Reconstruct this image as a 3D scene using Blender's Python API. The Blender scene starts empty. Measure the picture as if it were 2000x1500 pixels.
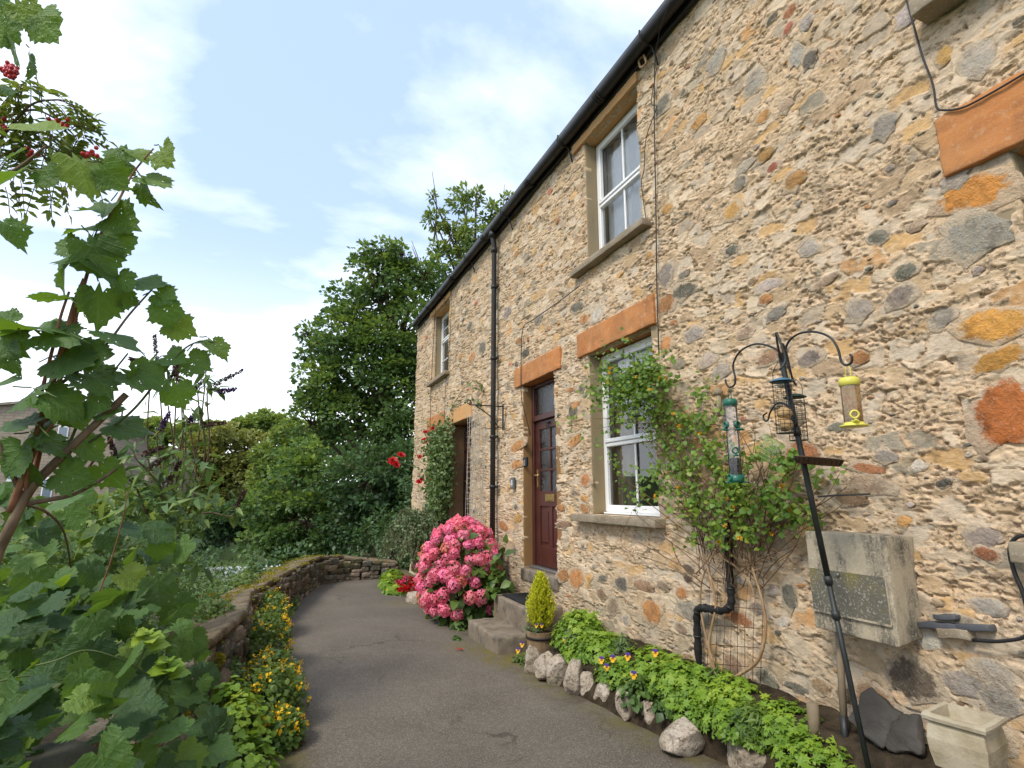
import bpy, bmesh, math, random
import numpy as np
from mathutils import Vector, Matrix

random.seed(7)
RNG = np.random.default_rng(11)
R = math.radians
SC = bpy.context.scene
COL = SC.collection

# ------------------------------------------------------------------ camera
CAM = Vector((0.0, 0.0, 1.5))
FOC = 1100.0 / 2000.0            # focal length in picture widths
PITCH = math.atan(217 / 1100.0)
YAW = R(22.22)
cd = bpy.data.cameras.new('camera')
cd.sensor_width = 36.0
cd.lens = 36.0 * FOC
cd.clip_start = 0.05
cd.clip_end = 4000
cam = bpy.data.objects.new('camera', cd)
COL.objects.link(cam)
cam.location = CAM
cam.rotation_euler = (R(90) + PITCH, 0, -YAW)
SC.camera = cam

# ------------------------------------------------------------------ sky, sun, exposure
SUN_DIR = Vector((-0.62, -0.30, 0.80)).normalized()     # from the scene towards the sun
wd = bpy.data.worlds.new('World')
SC.world = wd
wd.use_nodes = True
nt = wd.node_tree
nt.nodes.clear()
def wn(t, **k):
    n = nt.nodes.new(t)
    for a, b in k.items():
        setattr(n, a, b)
    return n
def wmath(op, a, b=None, clamp=False):
    n = wn('ShaderNodeMath', operation=op, use_clamp=clamp)
    for i, v in enumerate((a, b)):
        if v is None: continue
        if isinstance(v, (int, float)): n.inputs[i].default_value = v
        else: nt.links.new(v, n.inputs[i])
    return n.outputs[0]
sky = wn('ShaderNodeTexSky', sky_type='NISHITA', sun_disc=False)
sky.sun_elevation = math.asin(SUN_DIR.z)
sky.sun_rotation = math.atan2(SUN_DIR.x, SUN_DIR.y)
sky.air_density = 1.0; sky.dust_density = 1.6; sky.ozone_density = 1.2
tc = wn('ShaderNodeTexCoord')
sep = wn('ShaderNodeSeparateXYZ')
nt.links.new(tc.outputs['Generated'], sep.inputs[0])
zz = wmath('MAXIMUM', sep.outputs[2], 0.0)
den = wmath('ADD', zz, 0.16)
cx_ = wmath('DIVIDE', sep.outputs[0], den)
cy_ = wmath('DIVIDE', sep.outputs[1], den)
cmb = wn('ShaderNodeCombineXYZ')
nt.links.new(cx_, cmb.inputs[0]); nt.links.new(cy_, cmb.inputs[1])
mp = wn('ShaderNodeMapping')
mp.inputs['Rotation'].default_value = (0, 0, R(62))
mp.inputs['Scale'].default_value = (0.9, 1.35, 1)
mp.inputs['Location'].default_value = (6.7, 1.9, 0)
nt.links.new(cmb.outputs[0], mp.inputs[0])
nz = wn('ShaderNodeTexNoise')
nz.inputs['Scale'].default_value = 1.3; nz.inputs['Detail'].default_value = 9
nz.inputs['Roughness'].default_value = 0.56; nz.inputs['Distortion'].default_value = 0.15
nt.links.new(mp.outputs[0], nz.inputs['Vector'])
rp = wn('ShaderNodeValToRGB')
rp.color_ramp.elements[0].position = 0.43; rp.color_ramp.elements[0].color = (0.0, 0.0, 0.0, 1)
rp.color_ramp.elements[1].position = 0.78; rp.color_ramp.elements[1].color = (1, 1, 1, 1)
nt.links.new(nz.outputs[0], rp.inputs[0])
mr = wn('ShaderNodeMapRange', interpolation_type='SMOOTHSTEP')
mr.inputs['From Min'].default_value = 0.42; mr.inputs['From Max'].default_value = -0.02
nt.links.new(sep.outputs[2], mr.inputs['Value'])
hz = wmath('MULTIPLY', mr.outputs[0], 0.96)
inv = wmath('MULTIPLY', wmath('SUBTRACT', 1.0, rp.outputs[0]), wmath('SUBTRACT', 1.0, hz))
cov = wmath('SUBTRACT', 1.0, inv)
mixc = wn('ShaderNodeMix', data_type='RGBA')
mixc.inputs[7].default_value = (8.6, 8.9, 9.3, 1)
nt.links.new(cov, mixc.inputs[0])
# thin veil over the blue
veil = wn('ShaderNodeMix', data_type='RGBA')
veil.inputs[0].default_value = 0.65
veil.inputs[7].default_value = (3.7, 4.8, 6.7, 1)
nt.links.new(sky.outputs[0], veil.inputs[6])
nt.links.new(veil.outputs[2], mixc.inputs[6])
bg = wn('ShaderNodeBackground')
bg.inputs['Strength'].default_value = 0.1
nt.links.new(mixc.outputs[2], bg.inputs[0])
wo = wn('ShaderNodeOutputWorld')
nt.links.new(bg.outputs[0], wo.inputs[0])

sl = bpy.data.lights.new('sun', 'SUN')
sl.energy = 1.5; sl.angle = R(14); sl.color = (1.0, 0.93, 0.82)
sun = bpy.data.objects.new('sun', sl)
COL.objects.link(sun)
sun.rotation_euler = (-SUN_DIR).to_track_quat('-Z', 'Y').to_euler()
sun.location = (-6, -4, 12)

SC.view_settings.view_transform = 'Standard'
SC.view_settings.look = 'None'
SC.view_settings.exposure = 1.12
SC.view_settings.gamma = 1.0
SC.view_settings.use_curve_mapping = False
SC.render.engine = 'CYCLES'
SC.cycles.max_bounces = 8
SC.cycles.transparent_max_bounces = 12
SC.cycles.use_denoising = True

# ------------------------------------------------------------------ photo geometry helpers
_cp, _sp, _cy, _sy = math.cos(PITCH), math.sin(PITCH), math.cos(YAW), math.sin(YAW)
def ray(u, v):
    r = u - 1000.0; up = 750.0 - v
    y = 1100 * _cp - up * _sp; z = 1100 * _sp + up * _cp
    return Vector((r * _cy + y * _sy, -r * _sy + y * _cy, z))
def P(u, v, dep):                       # at a distance along the view axis
    return CAM + ray(u, v) * (dep / 1100.0)
def WX(u, v, x=3.0):                    # on a plane parallel to the cottage wall
    d = ray(u, v); return CAM + d * (x / d.x)
def YY(u, v, y):
    d = ray(u, v); return CAM + d * (y / d.y)
def gz(y): return -0.02 * y
def G(u, v, dz=0.0):                    # on the path
    d = ray(u, v); t = (1.5 - dz) / (-d.z - 0.02 * d.y); return CAM + d * t
CAM_R = Vector((_cy, -_sy, 0)); CAM_U = Vector((-_sp * _sy, -_sp * _cy, _cp)); CAM_F = Vector((_cp * _sy, _cp * _cy, _sp))

# ------------------------------------------------------------------ numpy noise
def _hash(ix, iy, iz, s):
    h = (ix.astype(np.int64) * 374761393 + iy.astype(np.int64) * 668265263 + iz.astype(np.int64) * 2147483647 + s * 974634777) & 0xFFFFFFFF
    h = ((h ^ (h >> 13)) * 1274126177) & 0xFFFFFFFF
    h = ((h ^ (h >> 16)) * 2246822519) & 0xFFFFFFFF
    return ((h ^ (h >> 15)) & 0xFFFFFF) / float(0xFFFFFF)
def vn2(x, y, s=0):
    ix = np.floor(x); iy = np.floor(y); fx = x - ix; fy = y - iy
    fx = fx * fx * (3 - 2 * fx); fy = fy * fy * (3 - 2 * fy); z = np.zeros_like(ix)
    a = _hash(ix, iy, z, s); b = _hash(ix + 1, iy, z, s); c = _hash(ix, iy + 1, z, s); d = _hash(ix + 1, iy + 1, z, s)
    return (a * (1 - fx) + b * fx) * (1 - fy) + (c * (1 - fx) + d * fx) * fy
def fb2(x, y, o=4, s=0):
    t = 0; a = 0.5; n = 0
    for i in range(o):
        t = t + a * vn2(x, y, s + i * 17); n += a; a *= 0.5
        x, y = x * 1.9 + y * 0.4 + 5.3, y * 1.9 - x * 0.4 + 9.1
    return t / n
def vn3(p, s=0):
    x, y, z = p[:, 0], p[:, 1], p[:, 2]
    ix, iy, iz = np.floor(x), np.floor(y), np.floor(z)
    fx, fy, fz = x - ix, y - iy, z - iz
    fx = fx * fx * (3 - 2 * fx); fy = fy * fy * (3 - 2 * fy); fz = fz * fz * (3 - 2 * fz)
    t = 0
    for dx in (0, 1):
        for dy in (0, 1):
            for dz in (0, 1):
                t = t + _hash(ix + dx, iy + dy, iz + dz, s) * (fx if dx else 1 - fx) * (fy if dy else 1 - fy) * (fz if dz else 1 - fz)
    return t
def fb3(p, o=3, s=0):
    t = 0; a = 0.5; n = 0
    for i in range(o):
        t = t + a * vn3(p, s + 31 * i); n += a; a *= 0.5; p = p * 2.03 + 7.7
    return t / n

# ------------------------------------------------------------------ mesh helpers
def np_mesh(name, V, F, rnd=None, smooth=False):
    V = np.asarray(V, dtype=np.float32); F = np.asarray(F, dtype=np.int32)
    me = bpy.data.meshes.new(name)
    k = F.shape[1]
    me.vertices.add(len(V)); me.vertices.foreach_set('co', V.ravel())
    me.loops.add(F.size); me.loops.foreach_set('vertex_index', F.ravel())
    me.polygons.add(len(F)); me.polygons.foreach_set('loop_start', np.arange(0, F.size, k, dtype=np.int32))
    if smooth: me.polygons.foreach_set('use_smooth', np.ones(len(F), dtype=bool))
    me.update(calc_edges=True)
    if rnd is not None:
        at = me.attributes.new('rnd', 'FLOAT', 'POINT'); at.data.foreach_set('value', np.asarray(rnd, dtype=np.float32))
    return me

class MB:
    def __init__(s): s.v = []; s.f = []; s.sm = []
    def add(s, vs, fs, smooth=False):
        o = len(s.v); s.v += [tuple(a) for a in vs]
        s.f += [tuple(i + o for i in f) for f in fs]; s.sm += [smooth] * len(fs); return s
    def box(s, lo, hi, b=0.0):
        (x0, y0, z0), (x1, y1, z1) = lo, hi
        if b <= 0:
            vs = [(x0,y0,z0),(x1,y0,z0),(x1,y1,z0),(x0,y1,z0),(x0,y0,z1),(x1,y0,z1),(x1,y1,z1),(x0,y1,z1)]
            return s.add(vs, [(0,3,2,1),(4,5,6,7),(0,1,5,4),(1,2,6,5),(2,3,7,6),(3,0,4,7)])
        vs = []; idx = {}
        for i, x in enumerate((x0, x1)):
            for j, y in enumerate((y0, y1)):
                for k, z in enumerate((z0, z1)):
                    sx, sy, sz = (1 - 2*i)*b, (1 - 2*j)*b, (1 - 2*k)*b
                    for a, q in enumerate(((x, y+sy, z+sz), (x+sx, y, z+sz), (x+sx, y+sy, z))):
                        idx[(i,j,k,a)] = len(vs); vs.append(q)
        fs = []
        def g(i,j,k,a): return idx[(i,j,k,a)]
        for i in (0,1):
            fs.append((g(i,0,0,0), g(i,1,0,0), g(i,1,1,0), g(i,0,1,0)))
            fs.append((g(0,i,0,1), g(1,i,0,1), g(1,i,1,1), g(0,i,1,1)))
            fs.append((g(0,0,i,2), g(1,0,i,2), g(1,1,i,2), g(0,1,i,2)))
        for i in (0,1):
            for j in (0,1):
                fs.append((g(i,j,0,0), g(i,j,1,0), g(i,j,1,1), g(i,j,0,1)))
                fs.append((g(i,0,j,0), g(i,1,j,0), g(i,1,j,2), g(i,0,j,2)))
                fs.append((g(0,i,j,1), g(1,i,j,1), g(1,i,j,2), g(0,i,j,2)))
        for i in (0,1):
            for j in (0,1):
                for k in (0,1):
                    fs.append((g(i,j,k,0), g(i,j,k,1), g(i,j,k,2)))
        return s.add(vs, fs)
    def tube(s, pts, r, n=6, cap=True, smooth=True):
        pts = [Vector(p) for p in pts]; m = len(pts)
        rr = r if isinstance(r, (list, tuple)) else [r] * m
        vs = []; t0 = (pts[1] - pts[0]).normalized()
        ref = Vector((0,0,1)) if abs(t0.z) < .9 else Vector((1,0,0))
        nrm = t0.cross(ref).normalized()
        for i in range(m):
            t = (pts[min(i+1, m-1)] - pts[max(i-1, 0)])
            t = t.normalized() if t.length > 1e-9 else t0
            nrm = (nrm - t * nrm.dot(t))
            nrm = nrm.normalized() if nrm.length > 1e-6 else t.orthogonal().normalized()
            b = t.cross(nrm)
            for k in range(n):
                a = 2 * math.pi * k / n
                vs.append(pts[i] + (nrm * math.cos(a) + b * math.sin(a)) * rr[i])
        fs = [(i*n+k, i*n+(k+1) % n, (i+1)*n+(k+1) % n, (i+1)*n+k) for i in range(m-1) for k in range(n)]
        if cap: fs += [tuple(range(n))[::-1], tuple(range((m-1)*n, m*n))]
        return s.add(vs, fs, smooth)
    def lathe(s, c, prof, n=20, M=None, smooth=True, close=True):
        vs = []
        for (r, z) in prof:
            for k in range(n):
                a = 2*math.pi*k/n; q = Vector((r*math.cos(a), r*math.sin(a), z))
                vs.append((M @ q if M else q) + Vector(c))
        m = len(prof)
        fs = [(i*n+k, i*n+(k+1) % n, (i+1)*n+(k+1) % n, (i+1)*n+k) for i in range(m-1) for k in range(n)]
        if close: fs += [tuple(range(n))[::-1], tuple(range((m-1)*n, m*n))]
        return s.add(vs, fs, smooth)
    def mesh(s, name):
        me = bpy.data.meshes.new(name); me.from_pydata(s.v, [], s.f); me.update()
        me.polygons.foreach_set('use_smooth', s.sm)
        bm = bmesh.new(); bm.from_mesh(me); bmesh.ops.recalc_face_normals(bm, faces=bm.faces); bm.to_mesh(me); bm.free()
        return me
    def build(s, name, m, parent=None): return link(name, s.mesh(name), m, parent)

def link(name, me, m=None, parent=None):
    o = bpy.data.objects.new(name, me); COL.objects.link(o)
    if m is not None and me is not None and len(me.materials) == 0: me.materials.append(m)
    if parent is not None: adopt(o, parent)
    return o
def adopt(o, parent):
    o.parent = parent
    if parent.type == 'EMPTY': o.matrix_parent_inverse = Matrix.Translation(-Vector(parent.location))
def tag(o, label=None, cat=None, group=None, kind=None):
    if label: o['label'] = label
    if cat: o['category'] = cat
    if group: o['group'] = group
    if kind: o['kind'] = kind
    return o
def root(name, loc, label, cat, group=None):
    o = bpy.data.objects.new(name, None); COL.objects.link(o); o.location = loc; o.empty_display_size = .1
    return tag(o, label, cat, group)
def smooth_path(c, n=4):
    c = [Vector(p) for p in c]; out = []
    if len(c) < 3: return c
    q = [c[0]*2 - c[1]] + c + [c[-1]*2 - c[-2]]
    for i in range(1, len(q)-2):
        for k in range(n):
            t = k / n; a, b, d, e = q[i-1], q[i], q[i+1], q[i+2]
            out.append(0.5*((2*b) + (d-a)*t + (2*a-5*b+4*d-e)*t*t + (3*b-a-3*d+e)*t*t*t))
    return out + [c[-1]]
def taper(n, a, b): return [a + (b-a)*i/max(1, n-1) for i in range(n)]

def rough_box_mesh(name, lo, hi, cuts=0.05, amp=0.006, rnd=0.012, seed=0):
    """a hand-cut stone: a subdivided block with rounded, uneven edges"""
    lo = np.array(lo); hi = np.array(hi); sz = hi - lo
    n = [max(1, min(40, int(round(a / cuts)))) for a in sz]
    tk = []
    for a in range(3):
        r_ = min(rnd, sz[a]*.3); tk.append([0, r_*.4/sz[a]] + list(np.linspace(r_, sz[a]-r_, n[a]+1)/sz[a]) + [1 - r_*.4/sz[a], 1]); n[a] = len(tk[a]) - 1
    V = []; F = []; key = {}
    def vid(i, j, k):
        if (i,j,k) not in key:
            key[(i,j,k)] = len(V); V.append((tk[0][i], tk[1][j], tk[2][k]))
        return key[(i,j,k)]
    for j in range(n[1]):
        for k in range(n[2]):
            F.append((vid(0,j,k), vid(0,j,k+1), vid(0,j+1,k+1), vid(0,j+1,k)))
            F.append((vid(n[0],j,k), vid(n[0],j+1,k), vid(n[0],j+1,k+1), vid(n[0],j,k+1)))
    for i in range(n[0]):
        for k in range(n[2]):
            F.append((vid(i,0,k), vid(i+1,0,k), vid(i+1,0,k+1), vid(i,0,k+1)))
            F.append((vid(i,n[1],k), vid(i,n[1],k+1), vid(i+1,n[1],k+1), vid(i+1,n[1],k)))
        for j in range(n[1]):
            F.append((vid(i,j,0), vid(i,j+1,0), vid(i+1,j+1,0), vid(i+1,j,0)))
            F.append((vid(i,j,n[2]), vid(i+1,j,n[2]), vid(i+1,j+1,n[2]), vid(i,j+1,n[2])))
    V = np.array(V) * sz
    inner = np.clip(V, rnd, np.maximum(sz - rnd, rnd)); d = V - inner; L = np.linalg.norm(d, axis=1, keepdims=True)
    V = np.where(L > 1e-9, inner + d / np.maximum(L, 1e-9) * np.minimum(L, rnd), V)
    V = V + lo
    q = V / max(0.03, cuts * 1.6)
    V = V + (np.stack([fb3(q + 3*i, 3, seed + 5*i) for i in range(3)], 1) - .5) * 2 * amp
    return np_mesh(name, V, F, smooth=True)

def rock_mesh(name, size, seed, sub=3, rough=.35):
    bm = bmesh.new(); bmesh.ops.create_icosphere(bm, subdivisions=sub, radius=1.0)
    V = np.array([v.co[:] for v in bm.verts])
    n1 = fb3(V*1.1+seed, 3, seed); n2 = fb3(V*3.2+seed, 3, seed+9); n3 = fb3(V*8+seed, 2, seed+4)
    r = 1 + rough*(n1-.5)*2 + .24*(n2-.5) + .10*(n3-.5)
    V = V * r[:, None]
    rg = np.random.default_rng(seed)
    for _ in range(9):
        pn = rg.normal(size=3); pn /= np.linalg.norm(pn); dd = V @ pn; lim = rg.uniform(.55, .92); V = V - np.clip(dd - lim, 0, None)[:, None]*.88*pn
    V = V*(1 + .10*(fb3(V*6+seed, 3, seed+2)-.5))[:, None]
    V = np.sign(V)*np.abs(V)**.85
    for v, c in zip(bm.verts, V * np.array(size)): v.co = c
    me = bpy.data.meshes.new(name); bm.to_mesh(me); bm.free()
    me.polygons.foreach_set('use_smooth', np.ones(len(me.polygons), dtype=bool))
    return me

# leaf templates: x across, y along (0..1), z up
def T_simple(w=.42, fold=.14, droop=.12):
    V = np.array([(0,0,0), (-w*.85,.38,fold), (0,.42,.0), (w*.85,.38,fold), (-w*.6,.72,fold*.5-droop*.5), (w*.6,.72,fold*.5-droop*.5), (0,1,-droop)])
    F = [(0,2,1),(0,3,2),(1,2,4),(2,3,5),(4,2,6),(2,5,6)]
    return V, np.array(F)
def T_quad(w=.4, fold=.1):
    return np.array([(0,0,0), (-w,.5,fold), (0,1,-.05), (w,.5,fold)]), np.array([(0,2,1),(0,3,2)])
def T_star(n=6, w=.2):
    V = [(0,.0,0)]; F = []
    for k in range(n):
        a = 2*math.pi*k/n
        c, s = math.cos(a), math.sin(a)
        def q(r, t, z): return (r*c - t*s, r*s + t*c, z)
        V += [q(.45, w*.55, .06), q(1, 0, -.06), q(.45, -w*.55, .06)]
        b = 1+3*k; F += [(0, b+1, b), (0, b+2, b+1)]
    return np.array(V), np.array(F)
def T_lobed(seed=0, lobes=5, teeth=True):
    rs = np.random.default_rng(seed)
    dirs = [(-105,.42),(-58,.74),(-20,.62),(0,1.0),(20,.62),(58,.74),(105,.42)]
    key = [(-150,.34),(-122,.50),(-100,.56),(-82,.52),(-62,.66),(-46,.74),(-32,.66),(-16,.78),(0,.92),(16,.78),(32,.66),(46,.74),(62,.66),(82,.52),(100,.56),(122,.50),(150,.34)]
    pts = []
    ang = np.linspace(-150, 150, 41)
    rad = np.interp(ang, [k[0] for k in key], [k[1] for k in key])
    rad = rad * (1 + rs.normal(0, .035, len(ang)))
    if teeth: rad[1::2] *= .90
    V = [(0, .12, 0)]
    curl = rs.uniform(.08, .55); cup = rs.uniform(-.25, .45)
    for a, r in zip(ang, rad):
        x = r*math.sin(math.radians(a))*.82; y = .30 + r*math.cos(math.radians(a))*.70
        V.append((x, y, 0))
    rim = len(ang)
    for a, r in zip(ang, rad):
        r *= .52
        V.append((r*math.sin(math.radians(a))*.82, .30 + r*math.cos(math.radians(a))*.70, 0))
    c0 = len(V); V.append((0, .30, 0)); V[0] = (0, 0, 0)
    V = np.array(V)
    x, y = V[:, 0].copy(), V[:, 1].copy()
    th = np.arctan2(x, y-.3); rr = np.hypot(x, y-.3)
    V[:, 2] = cup*x*x*1.4 - curl*np.clip(y-.25, 0, 1)**2 + .022*rr*np.cos(th*6.0) + .03*np.sin(7*y+3*x+seed) + .05*np.sin(5*x+seed*2)*rr
    F = []
    for i in range(rim-1):
        F += [(1+i, 2+i, 1+rim+i+1), (1+i, 1+rim+i+1, 1+rim+i), (1+rim+i, 1+rim+i+1, c0)]
    F += [(1+rim, c0, 0), (c0, rim+rim, 0)]
    return V, np.array(F)

def frames(t, n):
    t = t / np.maximum(np.linalg.norm(t, axis=1, keepdims=True), 1e-9)
    b = np.cross(t, n); b /= np.maximum(np.linalg.norm(b, axis=1, keepdims=True), 1e-9)
    n = np.cross(b, t); return b, t, n
def scatter(T, pos, t, n, size):
    V0, F0 = T; m = len(pos)
    b, t, n = frames(t, n)
    s = np.asarray(size).reshape(-1, 1, 1)
    V = pos[:, None, :] + s*(V0[None, :, 0:1]*b[:, None, :] + V0[None, :, 1:2]*t[:, None, :] + V0[None, :, 2:3]*n[:, None, :])
    F = F0[None] + (np.arange(m)*len(V0))[:, None, None]
    return V.reshape(-1, 3), F.reshape(-1, F0.shape[1])
def rdir(n, up=0.0):
    d = RNG.normal(size=(n, 3)); d[:, 2] += up
    return d / np.linalg.norm(d, axis=1, keepdims=True)
class LF:
    """collects leaves of one foliage mesh"""
    def __init__(s): s.V = []; s.F = []; s.R = []; s.n = 0
    def put(s, T, pos, t, n, size, rnd):
        V, F = scatter(T, pos, t, n, size)
        s.V.append(V); s.F.append(F + s.n); s.n += len(V); s.R.append(np.repeat(rnd, len(T[0])))
    def build(s, name, m, parent=None):
        return link(name, np_mesh(name, np.concatenate(s.V), np.concatenate(s.F), np.concatenate(s.R)), m, parent)
# ------------------------------------------------------------------ materials
class NT:
    def __init__(s, name):
        s.m = bpy.data.materials.new(name); s.m.use_nodes = True; s.t = s.m.node_tree; s.t.nodes.clear()
        s.out = s.t.nodes.new('ShaderNodeOutputMaterial')
    def n(s, t, ins=None, **k):
        x = s.t.nodes.new(t)
        for a, b in k.items(): setattr(x, a, b)
        for a, b in (ins or {}).items(): s.set(x.inputs[a], b)
        return x
    def set(s, i, v):
        if isinstance(v, bpy.types.NodeSocket): s.t.links.new(v, i)
        elif isinstance(v, tuple) and len(v) == 3 and i.type == 'RGBA': i.default_value = (*v, 1)
        else: i.default_value = v
    def pos(s, scale=(1,1,1), rot=(0,0,0), obj=True):
        c = s.n('ShaderNodeTexCoord' if obj else 'ShaderNodeNewGeometry')
        return s.n('ShaderNodeMapping', {'Vector': c.outputs['Object' if obj else 'Position'], 'Scale': scale, 'Rotation': rot}).outputs[0]
    def noise(s, sc, det=4, vec=None, rough=.55, dist=0.0):
        return s.n('ShaderNodeTexNoise', {'Vector': vec if vec else s.pos(), 'Scale': sc, 'Detail': det, 'Roughness': rough, 'Distortion': dist}).outputs[0]
    def voro(s, sc, vec=None, feat='F1', out=0):
        return s.n('ShaderNodeTexVoronoi', {'Vector': vec if vec else s.pos(), 'Scale': sc}, feature=feat).outputs[out]
    def ramp(s, f, stops, interp='LINEAR'):
        x = s.n('ShaderNodeValToRGB', {0: f}); e = x.color_ramp; e.interpolation = interp
        while len(e.elements) < len(stops): e.elements.new(.5)
        for q, (p, c) in zip(e.elements, stops):
            q.position = p; q.color = (*c, 1) if isinstance(c, tuple) else (c, c, c, 1)
        return x.outputs[0]
    def mix(s, f, a, b, mode='MIX'):
        x = s.n('ShaderNodeMix', data_type='RGBA', blend_type=mode)
        s.set(x.inputs[0], f); s.set(x.inputs[6], a); s.set(x.inputs[7], b); return x.outputs[2]
    def math(s, op, a, b=0.0):
        x = s.n('ShaderNodeMath', operation=op); s.set(x.inputs[0], a); s.set(x.inputs[1], b); return x.outputs[0]
    def bump(s, h, st=.5, d=.01, nrm=None):
        i = {'Height': h, 'Strength': st, 'Distance': d}
        if nrm: i['Normal'] = nrm
        return s.n('ShaderNodeBump', i).outputs[0]
    def done(s, col, rough=.8, nrm=None, spec=.3, metal=0.0, **k):
        p = s.n('ShaderNodeBsdfPrincipled', {'Base Color': col, 'Roughness': rough, 'Metallic': metal, 'Specular IOR Level': spec})
        if nrm: s.set(p.inputs['Normal'], nrm)
        for a, b in k.items(): s.set(p.inputs[a], b)
        s.t.links.new(p.outputs[0], s.out.inputs[0]); return s.m
def sgrey(v): return (v, v, v)

def m_plain(name, col, rough=.6, spec=.4, metal=0.0, var=.25, sc=30., bmp=.15, bd=.003, **k):
    n = NT(name); a = n.noise(sc, 5); b = n.noise(sc*.12, 3)
    c = n.mix(n.ramp(b, [(.35, 0.), (.7, 1.)]), tuple(x*(1-var) for x in col), tuple(min(1, x*(1+var*.6)) for x in col))
    c = n.mix(n.math('MULTIPLY', n.ramp(a, [(.4, 0.), (.7, 1.)]), var), c, tuple(x*.5 for x in col))
    return n.done(c, rough, n.bump(a, bmp, bd) if bmp else None, spec, metal, **k)

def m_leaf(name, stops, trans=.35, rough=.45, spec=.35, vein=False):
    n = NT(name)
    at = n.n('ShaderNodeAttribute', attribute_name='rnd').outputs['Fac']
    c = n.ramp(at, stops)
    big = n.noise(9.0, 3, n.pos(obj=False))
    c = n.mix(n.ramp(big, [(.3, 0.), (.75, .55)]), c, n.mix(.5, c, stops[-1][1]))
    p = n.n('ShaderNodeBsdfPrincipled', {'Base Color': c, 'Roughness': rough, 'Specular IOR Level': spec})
    tcol = n.mix(.6, c, n.mix(1.0, c, (1.5, 1.25, .45), 'MULTIPLY'))
    t = n.n('ShaderNodeBsdfTranslucent', {'Color': tcol})
    x = n.n('ShaderNodeMixShader', {0: trans, 1: p.outputs[0], 2: t.outputs[0]})
    n.t.links.new(x.outputs[0], n.out.inputs[0]); return n.m
def m_leafobj(name, trans=.4):
    """single large leaves: colour from the object, veins and blotches from the leaf's own coordinates"""
    n = NT(name)
    c = n.n('ShaderNodeObjectInfo').outputs['Color']
    q = n.n('ShaderNodeTexCoord').outputs['Object']
    sp = n.n('ShaderNodeSeparateXYZ', {0: q})
    ax = n.math('ABSOLUTE', sp.outputs[0])
    # side veins run outwards at a slant; midrib at x=0
    ph = n.math('SUBTRACT', n.math('MULTIPLY', sp.outputs[1], 6.0), n.math('MULTIPLY', ax, 5.0))
    fr = n.math('ABSOLUTE', n.math('SUBTRACT', n.math('FRACT', ph), .5))
    side = n.ramp(fr, [(.0, 1.), (.07, .35), (.16, 0.)])
    mid = n.ramp(ax, [(.0, 1.), (.03, 0.)])
    ve = n.math('MAXIMUM', side, mid)
    bl = n.noise(5., 4, q)
    c = n.mix(n.ramp(bl, [(.35, 0.), (.75, .6)]), c, n.mix(1., c, (1.35, 1.2, .6), 'MULTIPLY'))
    sp2 = n.noise(28., 2, q)
    c = n.mix(n.ramp(sp2, [(.66, 0.), (.74, .55)]), c, (.10, .06, .02))
    c2 = n.mix(n.math('MULTIPLY', ve, .22), c, n.mix(1., c, (1.7, 1.6, 1.5), 'MULTIPLY'))
    b = n.bump(ve, .25, .010, n.bump(bl, .4, .03))
    p = n.n('ShaderNodeBsdfPrincipled', {'Base Color': c2, 'Roughness': .55, 'Specular IOR Level': .35, 'Normal': b})
    t = n.n('ShaderNodeBsdfTranslucent', {'Color': n.mix(1.0, c2, (1.9, 1.7, .5), 'MULTIPLY')})
    x = n.n('ShaderNodeMixShader', {0: trans, 1: p.outputs[0], 2: t.outputs[0]})
    ho = n.ramp(n.noise(11., 3, n.n('ShaderNodeVectorMath', {0: q, 1: n.n('ShaderNodeObjectInfo').outputs['Location']}, operation='ADD').outputs[0]), [(.70, 0.), (.71, 1.)])
    x = n.n('ShaderNodeMixShader', {0: ho, 1: x.outputs[0], 2: n.n('ShaderNodeBsdfTransparent').outputs[0]})
    n.t.links.new(x.outputs[0], n.out.inputs[0]); return n.m

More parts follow.
